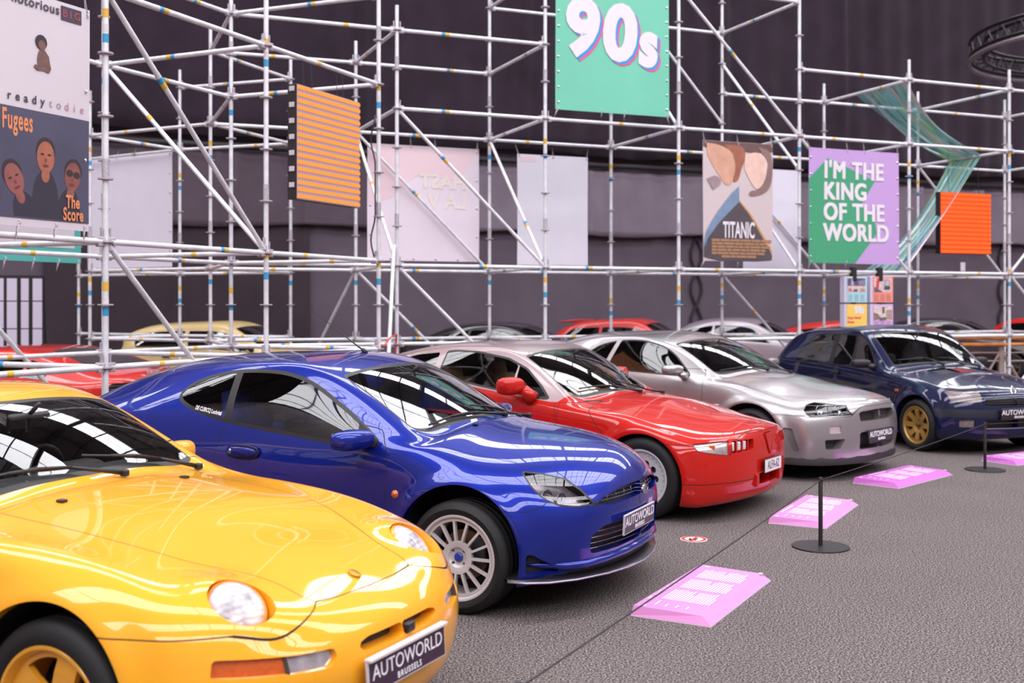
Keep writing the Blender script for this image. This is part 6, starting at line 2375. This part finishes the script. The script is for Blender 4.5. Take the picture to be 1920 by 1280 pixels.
# ------------------------------------------------------------------ shimmering film over the scaffold
def film():
    m = bpy.data.materials.new('iridescent_film')
    m.use_nodes = True
    nt = m.node_tree
    nt.nodes.remove(nt.nodes['Principled BSDF'])
    uv = nt.nodes.new('ShaderNodeUVMap')
    mp = nt.nodes.new('ShaderNodeMapping')
    mp.inputs['Scale'].default_value = (9, .45, 1)
    n = nt.nodes.new('ShaderNodeTexNoise')
    n.inputs['Scale'].default_value = 1.0
    n.inputs['Detail'].default_value = 4
    rmp = nt.nodes.new('ShaderNodeValToRGB')
    cr = rmp.color_ramp
    cr.elements[0].position, cr.elements[0].color = .0, srgb(110, 100, 160)
    cr.elements[1].position, cr.elements[1].color = 1.0, srgb(242, 246, 250)
    for p, c in ((.14, (120, 160, 220)), (.27, (90, 190, 150)), (.38, (180, 220, 230)), (.48, (120, 200, 215)), (.58, (150, 226, 160)), (.68, (232, 214, 190)), (.78, (170, 200, 240)), (.88, (240, 200, 215))):
        cr.elements.new(p).color = srgb(*c)
    st = nt.nodes.new('ShaderNodeMapRange')
    st.inputs['From Min'].default_value = .33
    st.inputs['From Max'].default_value = .67
    a2 = nt.nodes.new('ShaderNodeMapRange')
    a2.inputs['From Min'].default_value = .36
    a2.inputs['From Max'].default_value = .62
    a2.inputs['To Min'].default_value = .22
    a2.inputs['To Max'].default_value = .92
    t = nt.nodes.new('ShaderNodeBsdfTransparent')
    g = nt.nodes.new('ShaderNodeBsdfPrincipled')
    g.inputs['Roughness'].default_value = .2
    g.inputs['Transmission Weight'].default_value = 0.0
    g.inputs['Coat Weight'].default_value = 1.0
    mx = nt.nodes.new('ShaderNodeMixShader')
    L = nt.links.new
    L(uv.outputs['UV'], mp.inputs['Vector'])
    L(mp.outputs['Vector'], n.inputs['Vector'])
    L(n.outputs['Fac'], st.inputs['Value'])
    L(st.outputs['Result'], rmp.inputs['Fac'])
    L(n.outputs['Fac'], a2.inputs['Value'])
    L(rmp.outputs['Color'], g.inputs['Base Color'])
    L(a2.outputs['Result'], mx.inputs['Fac'])
    L(t.outputs['BSDF'], mx.inputs[1])
    L(g.outputs['BSDF'], mx.inputs[2])
    L(mx.outputs['Shader'], nt.nodes['Material Output'].inputs['Surface'])
    F4, B4, F5, B5 = Rp(4), Rp(4, 1), Rp(5), Rp(5, 1)

    def on(px, P, Q, k):
        q = sight(px, 300, P, (Q - P) / np.linalg.norm(Q - P))
        return Vector((q[0], q[1], ring(k)))
    A = (on(1604, F4, B4, 7), on(1698, F4, B4, 7))
    M = (on(1782, F5, B5, 5), on(1840, F5, B5, 5))
    Z = (on(1612, F4, B4, 1), on(1694, F4, B4, 1))
    rows = []
    n = 40
    for (p, q), nn in (((A, M), n), ((M, Z), n)):
        for k in range(nn + 1):
            f = k / nn
            sag = -.22 * math.sin(PI * f)
            rows.append((p[0].lerp(q[0], f) + Vector((0, 0, sag)), p[1].lerp(q[1], f) + Vector((0, 0, sag * .6)), f))
    vs, fs, uvs = [], [], []
    nx = 24
    L0 = 0
    for r, (a, b, f) in enumerate(rows):
        for i in range(nx + 1):
            u = i / nx
            wv = .035 * math.sin(u * 21 + 1.3 * math.sin(r * .09)) * math.sin(PI * min(1, max(0, f))) ** .5
            pinch = 1 - .22 * math.sin(PI * f)
            p = a.lerp(b, .5 + (u - .5) * pinch)
            vs.append(p + Vector((.6 * wv, -.3 * wv, wv)))
            uvs.append((u, r / 20))
    for r in range(len(rows) - 1):
        for i in range(nx):
            k = r * (nx + 1) + i
            fs.append((k, k + 1, k + nx + 2, k + nx + 1))
    o = MB().add(vs, fs).build('film_ribbon', m, smooth=True)
    me = o.data
    ul = me.uv_layers.new(name='uv')
    lv = np.zeros(len(me.loops), np.int32)
    me.loops.foreach_get('vertex_index', lv)
    ul.data.foreach_set('uv', np.array(uvs, np.float32)[lv].ravel())
    s = o.modifiers.new('t', 'SOLIDIFY')
    s.thickness = .002
    tag(o, 'shimmering rainbow film ribbon folded over the scaffold tubes at right', 'ribbon')


film()


# ------------------------------------------------------------------ four small boards under the first ledger
def boards():
    d = R_DIR
    ex = Vector((d[0], d[1], 0))
    nrm = ex.cross(Vector((0, 0, 1)))
    rot = Matrix((ex, -nrm, Vector((0, 0, 1)))).transposed()
    P = Rp(4) + V2(d[1], -d[0]) * .06
    white = pm('board_white', (208, 198, 220), .5)
    spec = [('pale blue', (1583, 518), (1625, 567), (176, 214, 224), 'pale blue photo board, upper left of the four small boards'),
            ('coral', (1632, 518), (1674, 567), (242, 146, 132), 'coral photo board, upper right of the four small boards'),
            ('yellow', (1583, 570), (1625, 615), (246, 202, 98), 'yellow board reading 90s Major World Events'),
            ('lilac', (1632, 570), (1674, 616), (214, 170, 222), 'lilac photo board, lower right of the four small boards')]
    for nm, a, b, c, lab in spec:
        A, B = sight(a[0], a[1], P, d), sight(b[0], b[1], P, d)
        w, h = float(np.linalg.norm(B[:2] - A[:2])), float(A[2] - B[2])
        r = thing('info_board', lab, 'board', A, 0, 'small boards hung under the scaffold tube')
        o = Vector((0, 0, 0))
        MB().box(o + ex * w / 2 - nrm * .05 + Vector((0, 0, -h / 2)), (w, .10, h), rot, 0, .004).build('box', white, r)
        x0 = .045
        MB().box(o + ex * (w / 2 + x0 / 2) + nrm * .002 + Vector((0, 0, -h / 2)), (w - x0, .008, h - .006), rot).build('front_panel', pm('board_' + nm.replace(' ', '_'), c, .5), r)
        at = lambda u, v, lift=.008: o + ex * u + Vector((0, 0, -v)) + nrm * lift
        if nm == 'yellow':
            print_text(at, '90s', h * .36, w * .66, h * .25, pm('board_ink_white', (236, 226, 236), .5), r, .008, 'CENTER', .012, .95)
            red = pm('board_ink_coral', (232, 98, 96), .5)
            print_text(at, 'Major World', h * .125, w * .14, h * .57, red, r, .008, 'LEFT', .004)
            print_text(at, 'Events', h * .125, w * .14, h * .74, red, r, .008, 'LEFT', .004)
        else:
            pic = {'pale blue': [([(.13, .07), (.92, .07), (.92, .36), (.13, .36)], (104, 84, 108)), ([(.13, .36), (.92, .36), (.92, .60), (.13, .60)], (214, 192, 192)), ([(.3, .1), (.4, .1), (.4, .34), (.28, .34)], (170, 170, 206)), ([(.15, .46), (.3, .44), (.34, .56), (.16, .57)], (198, 120, 116)), ([(.4, .5), (.56, .49), (.58, .57), (.38, .58)], (112, 76, 76)), ([(.62, .16), (.88, .12), (.9, .34), (.6, .34)], (140, 126, 160)), ([(.7, .45), (.9, .47), (.9, .56), (.68, .56)], (186, 150, 140))],
                   'coral': [([(.15, .07), (.92, .07), (.92, .60), (.15, .60)], (222, 192, 196)), ([(.27, .07), (.40, .07), (.36, .48), (.22, .44)], (206, 78, 80)), ([(.15, .40), (.30, .46), (.55, .60), (.15, .60)], (112, 92, 102)), ([(.57, .11), (.87, .11), (.87, .50), (.57, .50)], (176, 164, 176)), ([(.62, .36), (.84, .36), (.86, .50), (.58, .50)], (84, 74, 84)), ([(.69, .17), (.78, .17), (.78, .34), (.69, .34)], (216, 182, 176))],
                   'lilac': [([(.13, .08), (.95, .08), (.95, .66), (.13, .66)], (218, 200, 196)), ([(.13, .34), (.3, .38), (.5, .6), (.13, .66)], (140, 112, 112)), ([(.5, .12), (.62, .12), (.6, .38), (.52, .38)], (112, 84, 84)), ([(.66, .24), (.95, .22), (.95, .64), (.7, .6)], (178, 148, 138)), ([(.36, .56), (.66, .52), (.7, .64), (.38, .66)], (112, 94, 104))]}[nm]
            for i, (pl, cc) in enumerate(pic):
                print_poly(at, [(u * w, v * h) for u, v in pl], 'picture', pm('pic_%s_%d' % (nm.replace(' ', '_'), i), cc, .5, noise=.25, nscale=30), r, .008 + i * .001)
            tx = pm('text_' + nm.replace(' ', '_'), tuple(int(v * .82) for v in c), .5)
            for col in range(3):
                for row in range(7):
                    u0, v0 = (.15 + .27 * col) * w, (.69 + .04 * row) * h
                    print_poly(at, [(u0, v0), (u0 + .2 * w, v0), (u0 + .2 * w, v0 + .018 * h), (u0, v0 + .018 * h)], 'text_line', tx, r, .008)
        if nm in ('pale blue', 'coral'):
            z = ring(1) - A[2]
            MB().box(ex * w * .45 - nrm * .03 + Vector((0, 0, z / 2)), (.07, .10, abs(z) + .14), rot, 0, .01).build('clamp', BLACKP, r)
        else:
            MB().box(ex * w * .45 - nrm * .03 + Vector((0, 0, .015)), (.05, .06, .05), rot, 0, .004).build('link', BLACKP, r)


boards()


# ------------------------------------------------------------------ round lighting truss at the upper right
def truss():
    c, H, R = Vector((11.6, 20.9, 6.5)), .0, 2.75
    r = thing('ring_truss', 'round black lighting truss hanging at the upper right', 'truss', c)
    blk, pale = pm('truss_black', (26, 20, 24), .4, .3), pm('truss_pale', (150, 140, 148), .35, .6)

    def circle(rad, z):
        return [Vector((rad * math.cos(2 * PI * k / 80), rad * math.sin(2 * PI * k / 80), z)) for k in range(80)]
    for rad, z in ((R, 0), (R - .26, 0), (R, .30), (R - .26, .30)):
        MB().tube(circle(rad, z), .035, 8, closed=True).build('chord', blk, r, smooth=True)
    MB().tube(circle(R + .02, -.10), .045, 8, closed=True).build('light_rail', pale, r, smooth=True)
    gm = pm('truss_grey', (60, 52, 58), .5, .3)
    for ra, rb_, za, zb in ((R, R, 0, .3), (R - .26, R - .26, .3, 0), (R, R - .26, 0, 0)):
        pts = []
        for k in range(40):
            t0, t1 = 2 * PI * k / 40, 2 * PI * (k + .5) / 40
            pts += [Vector((ra * math.cos(t0), ra * math.sin(t0), za)), Vector((rb_ * math.cos(t1), rb_ * math.sin(t1), zb))]
        MB().tube(pts, .014, 5, closed=True).build('lattice', gm, r)
    for k in range(3):
        t = 2.6 + 2 * PI * k / 3
        MB().tube([(R * math.cos(t), R * math.sin(t), .3), (R * .95 * math.cos(t), R * .95 * math.sin(t), 10)], .012, 6).build('hanging_chain', blk, r)


truss()


# ------------------------------------------------------------------ floor things: stanchions, cord, text boards, sticker
STAN = [V2(.02, 3.45), V2(2.10, 7.55), V2(4.72, 11.07), V2(8.6, 12.9)]


def stanchion(p, label):
    r = thing('stanchion', label, 'stanchion', (p[0], p[1], 0), 0, 'low barrier posts')
    m = pm('powder_black', (30, 25, 28), .45)
    MB().lathe([(.0005, .0), (.19, .0), (.192, .004), (.19, .010), (.02, .014), (.0005, .014)], 56, 'z').build('base_plate', m, r, smooth=True, auto=35)
    MB().lathe([(.0145, .012), (.0145, .472), (.0125, .476), (.0005, .476)], 24, 'z').build('post', m, r, smooth=True, auto=35)
    MB().lathe([(.0155, .448), (.017, .452), (.017, .462), (.0155, .466)], 24, 'z').build('cord_ring', m, r, smooth=True)
    return r


def floor_things():
    labs = ['low black post with round base beside the camera', 'low black post with round base nearest in view, before the red coupe', 'low black post with round base in front of the silver and dark blue cars', 'low black post with round base beyond the right edge']
    for p, l in zip(STAN, labs):
        stanchion(p, l)
    cm = pm('elastic_cord', (44, 36, 40), .7)
    for i, l in ((0, 'thin black cord running to the nearest barrier post'), (1, 'thin black cord between the two barrier posts in view'), (2, 'thin black cord leaving the far barrier post to the right')):
        a, b = d3(STAN[i], .457), d3(STAN[i + 1], .457)
        d = (b - a).normalized()
        pts = [a.lerp(b, f) - Vector((0, 0, .012 * math.sin(PI * f))) for f in np.linspace(.017 / (b - a).length, 1 - .017 / (b - a).length, 15)]
        tag(MB().tube(pts, .0035, 6).build('barrier_cord', cm, smooth=True), l, 'cord', 'barrier cords')
    pink = [pm('board_pink', (212, 134, 194), .6), pm('board_magenta', (190, 100, 186), .6)]
    white = pm('board_underside', (228, 212, 226), .5)
    inkp = pm('board_text', (250, 226, 246), .6)
    Z = lambda px, py, z=0.0: V2((px - 960) / FPX * (EYE - z) * FPX / (py - 571), (EYE - z) * FPX / (py - 571))
    spec = [((1185, 1152), (1315, 1072), (1443, 1090), (1331, 1179), 0, 'pink text board on the floor in front of the blue coupe'),
            ((1443, 981), (1510, 938), (1610, 948), (1546, 992), 0, 'pink text board on the floor in front of the red coupe'),
            ((1603, 905), (1703, 881), (1785, 891), (1681, 917), 1, 'pink text board on the floor in front of the silver coupe'),
            ((1842, 863), (1916, 856), (2010, 860), (1905, 874), 1, 'magenta text board on the floor by the dark blue hatchback')]
    for a, b, c, e, mi, lab in spec:
        A, B, C, E = Z(*a), Z(*b), Z(*c), Z(*e)
        c0 = (A + B + C + E) / 4
        ux = ((B - A) + (C - E))
        ux /= np.linalg.norm(ux)                      # reading direction, along the cord
        uy = V2(-ux[1], ux[0])
        W = (np.linalg.norm(B - A) + np.linalg.norm(C - E)) / 2
        D = abs(np.dot((A - E + B - C) / 2, uy))
        r = thing('text_board', lab, 'board', (c0[0], c0[1], 0), math.atan2(ux[1], ux[0]), 'pink text boards on the floor')
        mb = MB()
        hw, hd = W / 2, D / 2
        bv, hf, hb = .055, .045, .055
        vs = [(-hw, -hd, .006), (hw, -hd, .006), (hw, hd, .006), (-hw, hd, .006),
              (-hw + bv * .5, -hd + bv, hf), (hw - bv * .5, -hd + bv, hf), (hw - bv * .3, hd - .01, hb), (-hw + bv * .3, hd - .01, hb)]
        mb.add(vs, [(4, 5, 6, 7), (0, 1, 5, 4), (1, 2, 6, 5), (2, 3, 7, 6), (3, 0, 4, 7)], 0)
        mb.add([(-hw, -hd, 0), (hw, -hd, 0), (hw, hd, 0), (-hw, hd, 0), (-hw, -hd, .006), (hw, -hd, .006), (hw, hd, .006), (-hw, hd, .006)], [(3, 2, 1, 0), (0, 1, 5, 4), (1, 2, 6, 5), (2, 3, 7, 6), (3, 0, 4, 7)], 1)
        mb.build('panel', [pink[mi], white], r)
        top = lambda u, v: Vector((-hw + u * W, hd - v * D, hf + (hb - hf) * (1 - v) + .0015))
        rl = random.Random(int(W * 1e4))
        tl = MB()
        for col, (u0, u1) in enumerate(((.20, .42), (.45, .66), (.69, .89))):
            n = 17
            for k in range(n):
                v = .20 + .62 * k / n
                e_ = u1 - rl.uniform(0, .025) if k != n - 1 else u0 + .12
                if k in (8,):
                    e_ = u0 + .13
                tl.add([top(u0, v), top(e_, v), top(e_, v + .019), top(u0, v + .019)], [(3, 2, 1, 0)])
        for k in range(4):
            v = .22 + .13 * k
            tl.add([top(.08, v), top(.13 + .03 * (k == 0), v), top(.13 + .03 * (k == 0), v + .02), top(.08, v + .02)], [(3, 2, 1, 0)])
        tl.build('text_lines', inkp, r)
        at = lambda u, v, lift=0: top(u / W, v / D) + Vector((0, 0, lift))
        if lab.endswith('the blue coupe'):
            print_text(at, '1997   Ford Racing Puma 1700', .042, .15 * W, .085 * D, inkp, r, .001, 'LEFT', .001, .9)
        else:
            MB().add([top(.2, .08), top(.5, .08), top(.5, .11), top(.2, .11)], [(3, 2, 1, 0)]).build('title_line', inkp, r)
        for u, v in ((.03, .10), (.94, .12), (.95, .86)):
            MB().add([top(u, v), top(u + .03, v), top(u + .03, v + .05), top(u, v + .05)], [(3, 2, 1, 0)]).build('logo_mark', inkp, r)
    q = Z(1301, 1011)
    r = thing('floor_sticker', 'round red and white do not touch sticker on the carpet', 'sticker', (q[0], q[1], 0), .35)
    red, wh, bk = pm('sticker_red', (228, 60, 40), .5), pm('sticker_white', (244, 236, 240), .5), pm('sticker_black', (40, 30, 34), .5)
    MB().lathe([(.0005, .0035), (.094, .0035), (.094, 0)], 40, 'z').build('disc', wh, r)
    MB().lathe([(.066, .0045), (.088, .0045)], 40, 'z').build('ring', red, r)
    rot = Matrix.Rotation(.8, 3, 'Z')
    MB().box((0, 0, .0046), (.13, .014, .0008), rot).build('bar', red, r)
    hand = MB()
    hand.add([(x, y, .0042) for x, y in ((-.05, -.035), (-.01, -.045), (.015, -.02), (.012, .0), (-.02, .012), (-.05, .0))], [(0, 1, 2, 3, 4, 5)])
    for k in range(4):
        y = -.016 + .011 * k
        hand.add([(.0, y, .0042), (.045 - .004 * abs(k - 1.5), y + .012, .0042), (.046 - .004 * abs(k - 1.5), y + .019, .0042), (.0, y + .008, .0042)], [(0, 1, 2, 3)])
    hand.add([(-.035, .005, .0042), (-.02, .035, .0042), (-.012, .033, .0042), (-.015, .005, .0042)], [(0, 1, 2, 3)])
    hand.build('hand_symbol', bk, r)


floor_things()


# ------------------------------------------------------------------ wooden topped railing far right
def railing():
    o = V2(6.9, 18.6)
    d = V2(.995, .1)
    r = thing('railing', 'metal truss railing with an orange wooden handrail at far right', 'railing', (o[0], o[1], 0))
    wood = pm('orange_wood', (206, 128, 66), .5, noise=.2, nscale=6)
    met = pm('beige_metal', (158, 138, 132), .5, .2)
    L = 5.0
    ex = Vector((d[0], d[1], 0))
    MB().tube([Vector((0, 0, 1.10)), ex * L + Vector((0, 0, 1.10))], .05, 10).build('handrail', wood, r, smooth=True)
    MB().tube([Vector((0, -.05, .98)), ex * L + Vector((0, -.05, .98))], .032, 10).build('lower_wooden_rail', wood, r, smooth=True)
    for z in (.84, .70, .2):
        MB().tube([Vector((0, 0, z)), ex * L + Vector((0, 0, z))], .015, 6).build('rail', met, r)
    for k in range(6):
        p = ex * (.55 + .82 * k)
        MB().box(p + Vector((0, 0, .49)), (.09 if k % 2 == 1 else .05, .06, .98), None, 0, .008).build('post', met, r)
        for s in (-1, 1):
            MB().tube([p + Vector((0, 0, .88)), p + ex * (s * .40) + Vector((0, 0, .25))], .022, 6).build('brace', met, r)


railing()


# ------------------------------------------------------------------ cars further back
def back_car(label, net, fn, paint, pose, side=(7.25, 11.5), bar=9.6, wheels=(0, -2.5), R=.30, W=.19, yo=.80, style='six', wmat=None, glassm=GLASS_D, level=3, face=True, zt=.0, extra=None, doors=True, rear_glass=True, arch_z=.30, floor_z=.3, belt=.9):
    X, Y, ph = pose
    root = thing('car', label, 'car', (X, Y, 0), -ph, 'cars behind the scaffold')
    cols = [[fn(*p) for p in c] for c in net]
    sk = Skin(cols, level, CREASE, iters=1)
    arches(sk, wheels, R + .055, arch_z)
    p = [(side[0], 5.18), (8.05, 6.78), (side[1] - .5, 6.78), (side[1], 6.0), (side[1] - .1, 5.18)]
    sk.cut('window_trim', UVP(p, .15))
    q = fillet(p, .15)
    sk.cut('side_glass', lambda x, y, z, u, v, N: sdf_poly(u, v, q) + .05, ('window_trim',))
    if bar:
        sk.cut('body', lambda x, y, z, u, v, N: np.abs(u - bar) - .07, ('side_glass', 'window_trim'))
    split_glass(sk, -1.6)
    screens(sk, rw=((11.1, 8.2), (11.1, 10.2), (12.6, 10.2), (12.6, 8.2)) if rear_glass else None)
    if face:
        sk.cut('headlamp', lambda x, y, z, u, v, N: sdf_poly(u, v, fillet([(1.35, 4.35), (1.35, 5.5), (2.9, 5.5), (2.9, 4.5)], .2)))
        sk.cut('nose_grille', lambda x, y, z, u, v, N: sdf_poly(u, v, fillet([(-1, 4.4), (-1, 5.3), (1.2, 5.3), (1.2, 4.4)], .1)))
    if doors:
        f = lambda x, y, z, u, v, N: np.maximum(sdf_poly(u, v, [(7.15, 1.3), (7.15, 5.2), (9.6, 5.2), (9.6, 1.3)]), .4 - np.abs(y))
        sk.cut('door', f)
    if extra:
        extra(sk)
    body = sk.emit(['body', 'panel_gap', 'screen_band', 'window_trim'], 'body_shell', [paint, GAP, TRIM, TRIM], root)
    for s in (-1, 1):
        sk.emit('door', 'door', paint, root, s)
        sk.emit('side_glass', 'side_window', glassm, root, s)
        sk.emit('side_glass_rear', 'side_window', glassm, root, s)
        sk.emit('headlamp', 'headlight', REFL, root, s)
    sk.emit('windscreen', 'windscreen', glassm, root)
    sk.emit('rear_glass', 'rear_window', glassm, root)
    sk.emit('nose_grille', 'grille', BLACKP, root)
    for x in wheels:
        for s in (-1, 1):
            add_wheel(root, x, s, R, W, R * .7, style, wmat or pm('alloy_grey', (120, 112, 118), .3, .8), yo)
    arch_and_belly(root, wheels, R + .055, yo - .01, .16, .4, wheels[1] - .5)
    cabin(root, -.6, wheels[1] + .1, .6, floor_z, DARKIN, belt)
    return root, sk


def rear_cars():
    ident = lambda x, y, z: (x, y, z)
    # beige hatchback
    def box(x, y, z):
        x2 = x * 1.12
        if z > 1.05 and x < -2.0:
            x2 = x * 1.16
        return (x2, y * 1.0, z * .985)
    r, sk = back_car('beige angular four-door hatchback behind the left scaffold', NET_CLIO, box, pm('sand_beige', (214, 186, 130), .4, coat=.6, back=(40, 36, 34)), (-3.35, 18.95, .22), wheels=(0, -2.66), yo=.81, arch_z=.3, bar=9.35, glassm=glass('beige_car_glass', (150, 160, 160), 2.5))
    d = door_of(r, -1)
    for x in (-1.5, -2.35):
        MB().box((x, -.825, .78), (.14, .02, .03), None, 0, .006).build('door_handle', BLACKP, d)
    door_mirror(r, -1, (-.85, -.92, .95), .16, .1, .1, BLACKP, ((-.8, -.78, .9), (-.83, -.84, .92)), BLACKP)
    # red wedge sports car seen from its tail
    def wedge(x, y, z):
        x2 = x * 1.04 - .05
        z2 = z * .88
        y2 = y * 1.12
        if x < -2.0:
            y2 *= 1 + .06 * min(1, (-2.0 - x))
            if z > .9:
                z2 -= .10 * min(1, (-2.0 - x) / .9)
        return (x2, y2, z2)

    def tail(sk):
        sk.cut('tail_grille', lambda x, y, z, u, v, N: np.maximum(np.maximum(sdf_poly(np.abs(y), z, fillet([(-.1, .76), (.80, .76), (.82, .52), (-.1, .50)], .03)), x + 2.9), -x * 0 - 1))
        sk.cut('engine_grille', lambda x, y, z, u, v, N: np.maximum(sdf_poly(x, np.abs(y), fillet([(-3.15, -.1), (-3.1, .62), (-2.35, .46), (-2.3, -.1)], .05)), .7 - z))
        sk.pocket('tail_grille', (.03, 0, 0), 'tail_floor', 'body', side_scale=False)
    r, sk = back_car('low red wedge shaped sports car with slatted tail behind the yellow coupe', NET_ALFA, wedge, pm('rosso_red', (208, 36, 26), .3, coat=1.0, back=(36, 28, 28)), (-7.55, 14.05, PI + .26), wheels=(0, -2.6), R=.32, W=.24, yo=.93, extra=tail, rear_glass=False, bar=10.2, arch_z=.32, side=(7.25, 11.0))
    sk.emit('tail_floor', 'tail_light_panel', pm('tail_black', (30, 22, 24), .4), r)
    sk.emit('engine_grille', 'engine_cover', pm('engine_black', (44, 34, 36), .5, bump=.5, bscale=40), r)
    sl = MB()
    for k in range(7):
        z = .525 + .035 * k
        sl.tube([(-3.475 + .05 * abs(y) ** 2 * 2.2, y, z) for y in np.linspace(-.86, .86, 17)], .009, 6)
    sl.build('tail_slats', pm('slat_black', (62, 50, 52), .3, .3), r, smooth=True)
    V, F = text_mesh('Ferrari', .10, .004, .2, .001)
    MB().add(frame_pts(V, (-3.40, 0, .865), (0, -1, 0), (.5, 0, .86)), F).build('lettering', CHROME, r)
    # dark coupe
    dark = pm('black_paint', (34, 27, 34), .25, coat=1.0, back=(24, 20, 22))
    back_car('dark plum coupe behind the scaffold left of the red hatchback', NET_SKY, lambda x, y, z: (x * .95, y * .97, z * .99), dark, (1.25, 19.7, .42), wheels=(0, -2.5), yo=.84, arch_z=.32)
    # red hatchback with roof spoiler
    red = pm('hatch_red', (206, 42, 34), .35, coat=.8, back=(36, 28, 28))
    r, sk = back_car('red hatchback with a roof spoiler behind the silver coupe', NET_CLIO, lambda x, y, z: (x * 1.02, y, z * 1.0), red, (3.75, 21.0, .42), wheels=(0, -2.5), yo=.81)
    MB().box((-2.68, 0, 1.33), (.30, 1.1, .035), Matrix.Rotation(-.1, 3, 'Y'), 0, .014).build('roof_spoiler', red, r, smooth=True)
    # pale silver saloon
    back_car('pale silver saloon behind the scaffold between the silver and dark blue cars', NET_SKY, lambda x, y, z: (x * .93, y * .96, z * 1.02), pm('pale_silver', (178, 168, 176), .35, .5, .8, back=(40, 36, 38)), (6.0, 22.0, .5), wheels=(0, -2.48), yo=.84, arch_z=.32)
    # red low coupe
    back_car('low red coupe behind the four small boards', NET_PUMA, lambda x, y, z: (x * 1.05, y, z * .97), red, (8.7, 23.6, .5), wheels=(0, -2.56), yo=.83, arch_z=.32)
    # black saloon at right
    back_car('black saloon behind the dark blue hatchback roof', NET_SKY, lambda x, y, z: (x * .95, y * .97, z), dark, (11.3, 24.9, .55), wheels=(0, -2.53), yo=.84, arch_z=.32)
    back_car('bright red car at far right behind the wooden handrail', NET_CLIO, lambda x, y, z: (x, y, z * .98), pm('signal_red', (216, 34, 26), .35, coat=.8, back=(36, 28, 28)), (14.7, 26.8, .9), wheels=(0, -2.47), yo=.81)


rear_cars()
for _f in (build_blue, build_yellow, build_red, build_silver, build_hatch):
    _f()
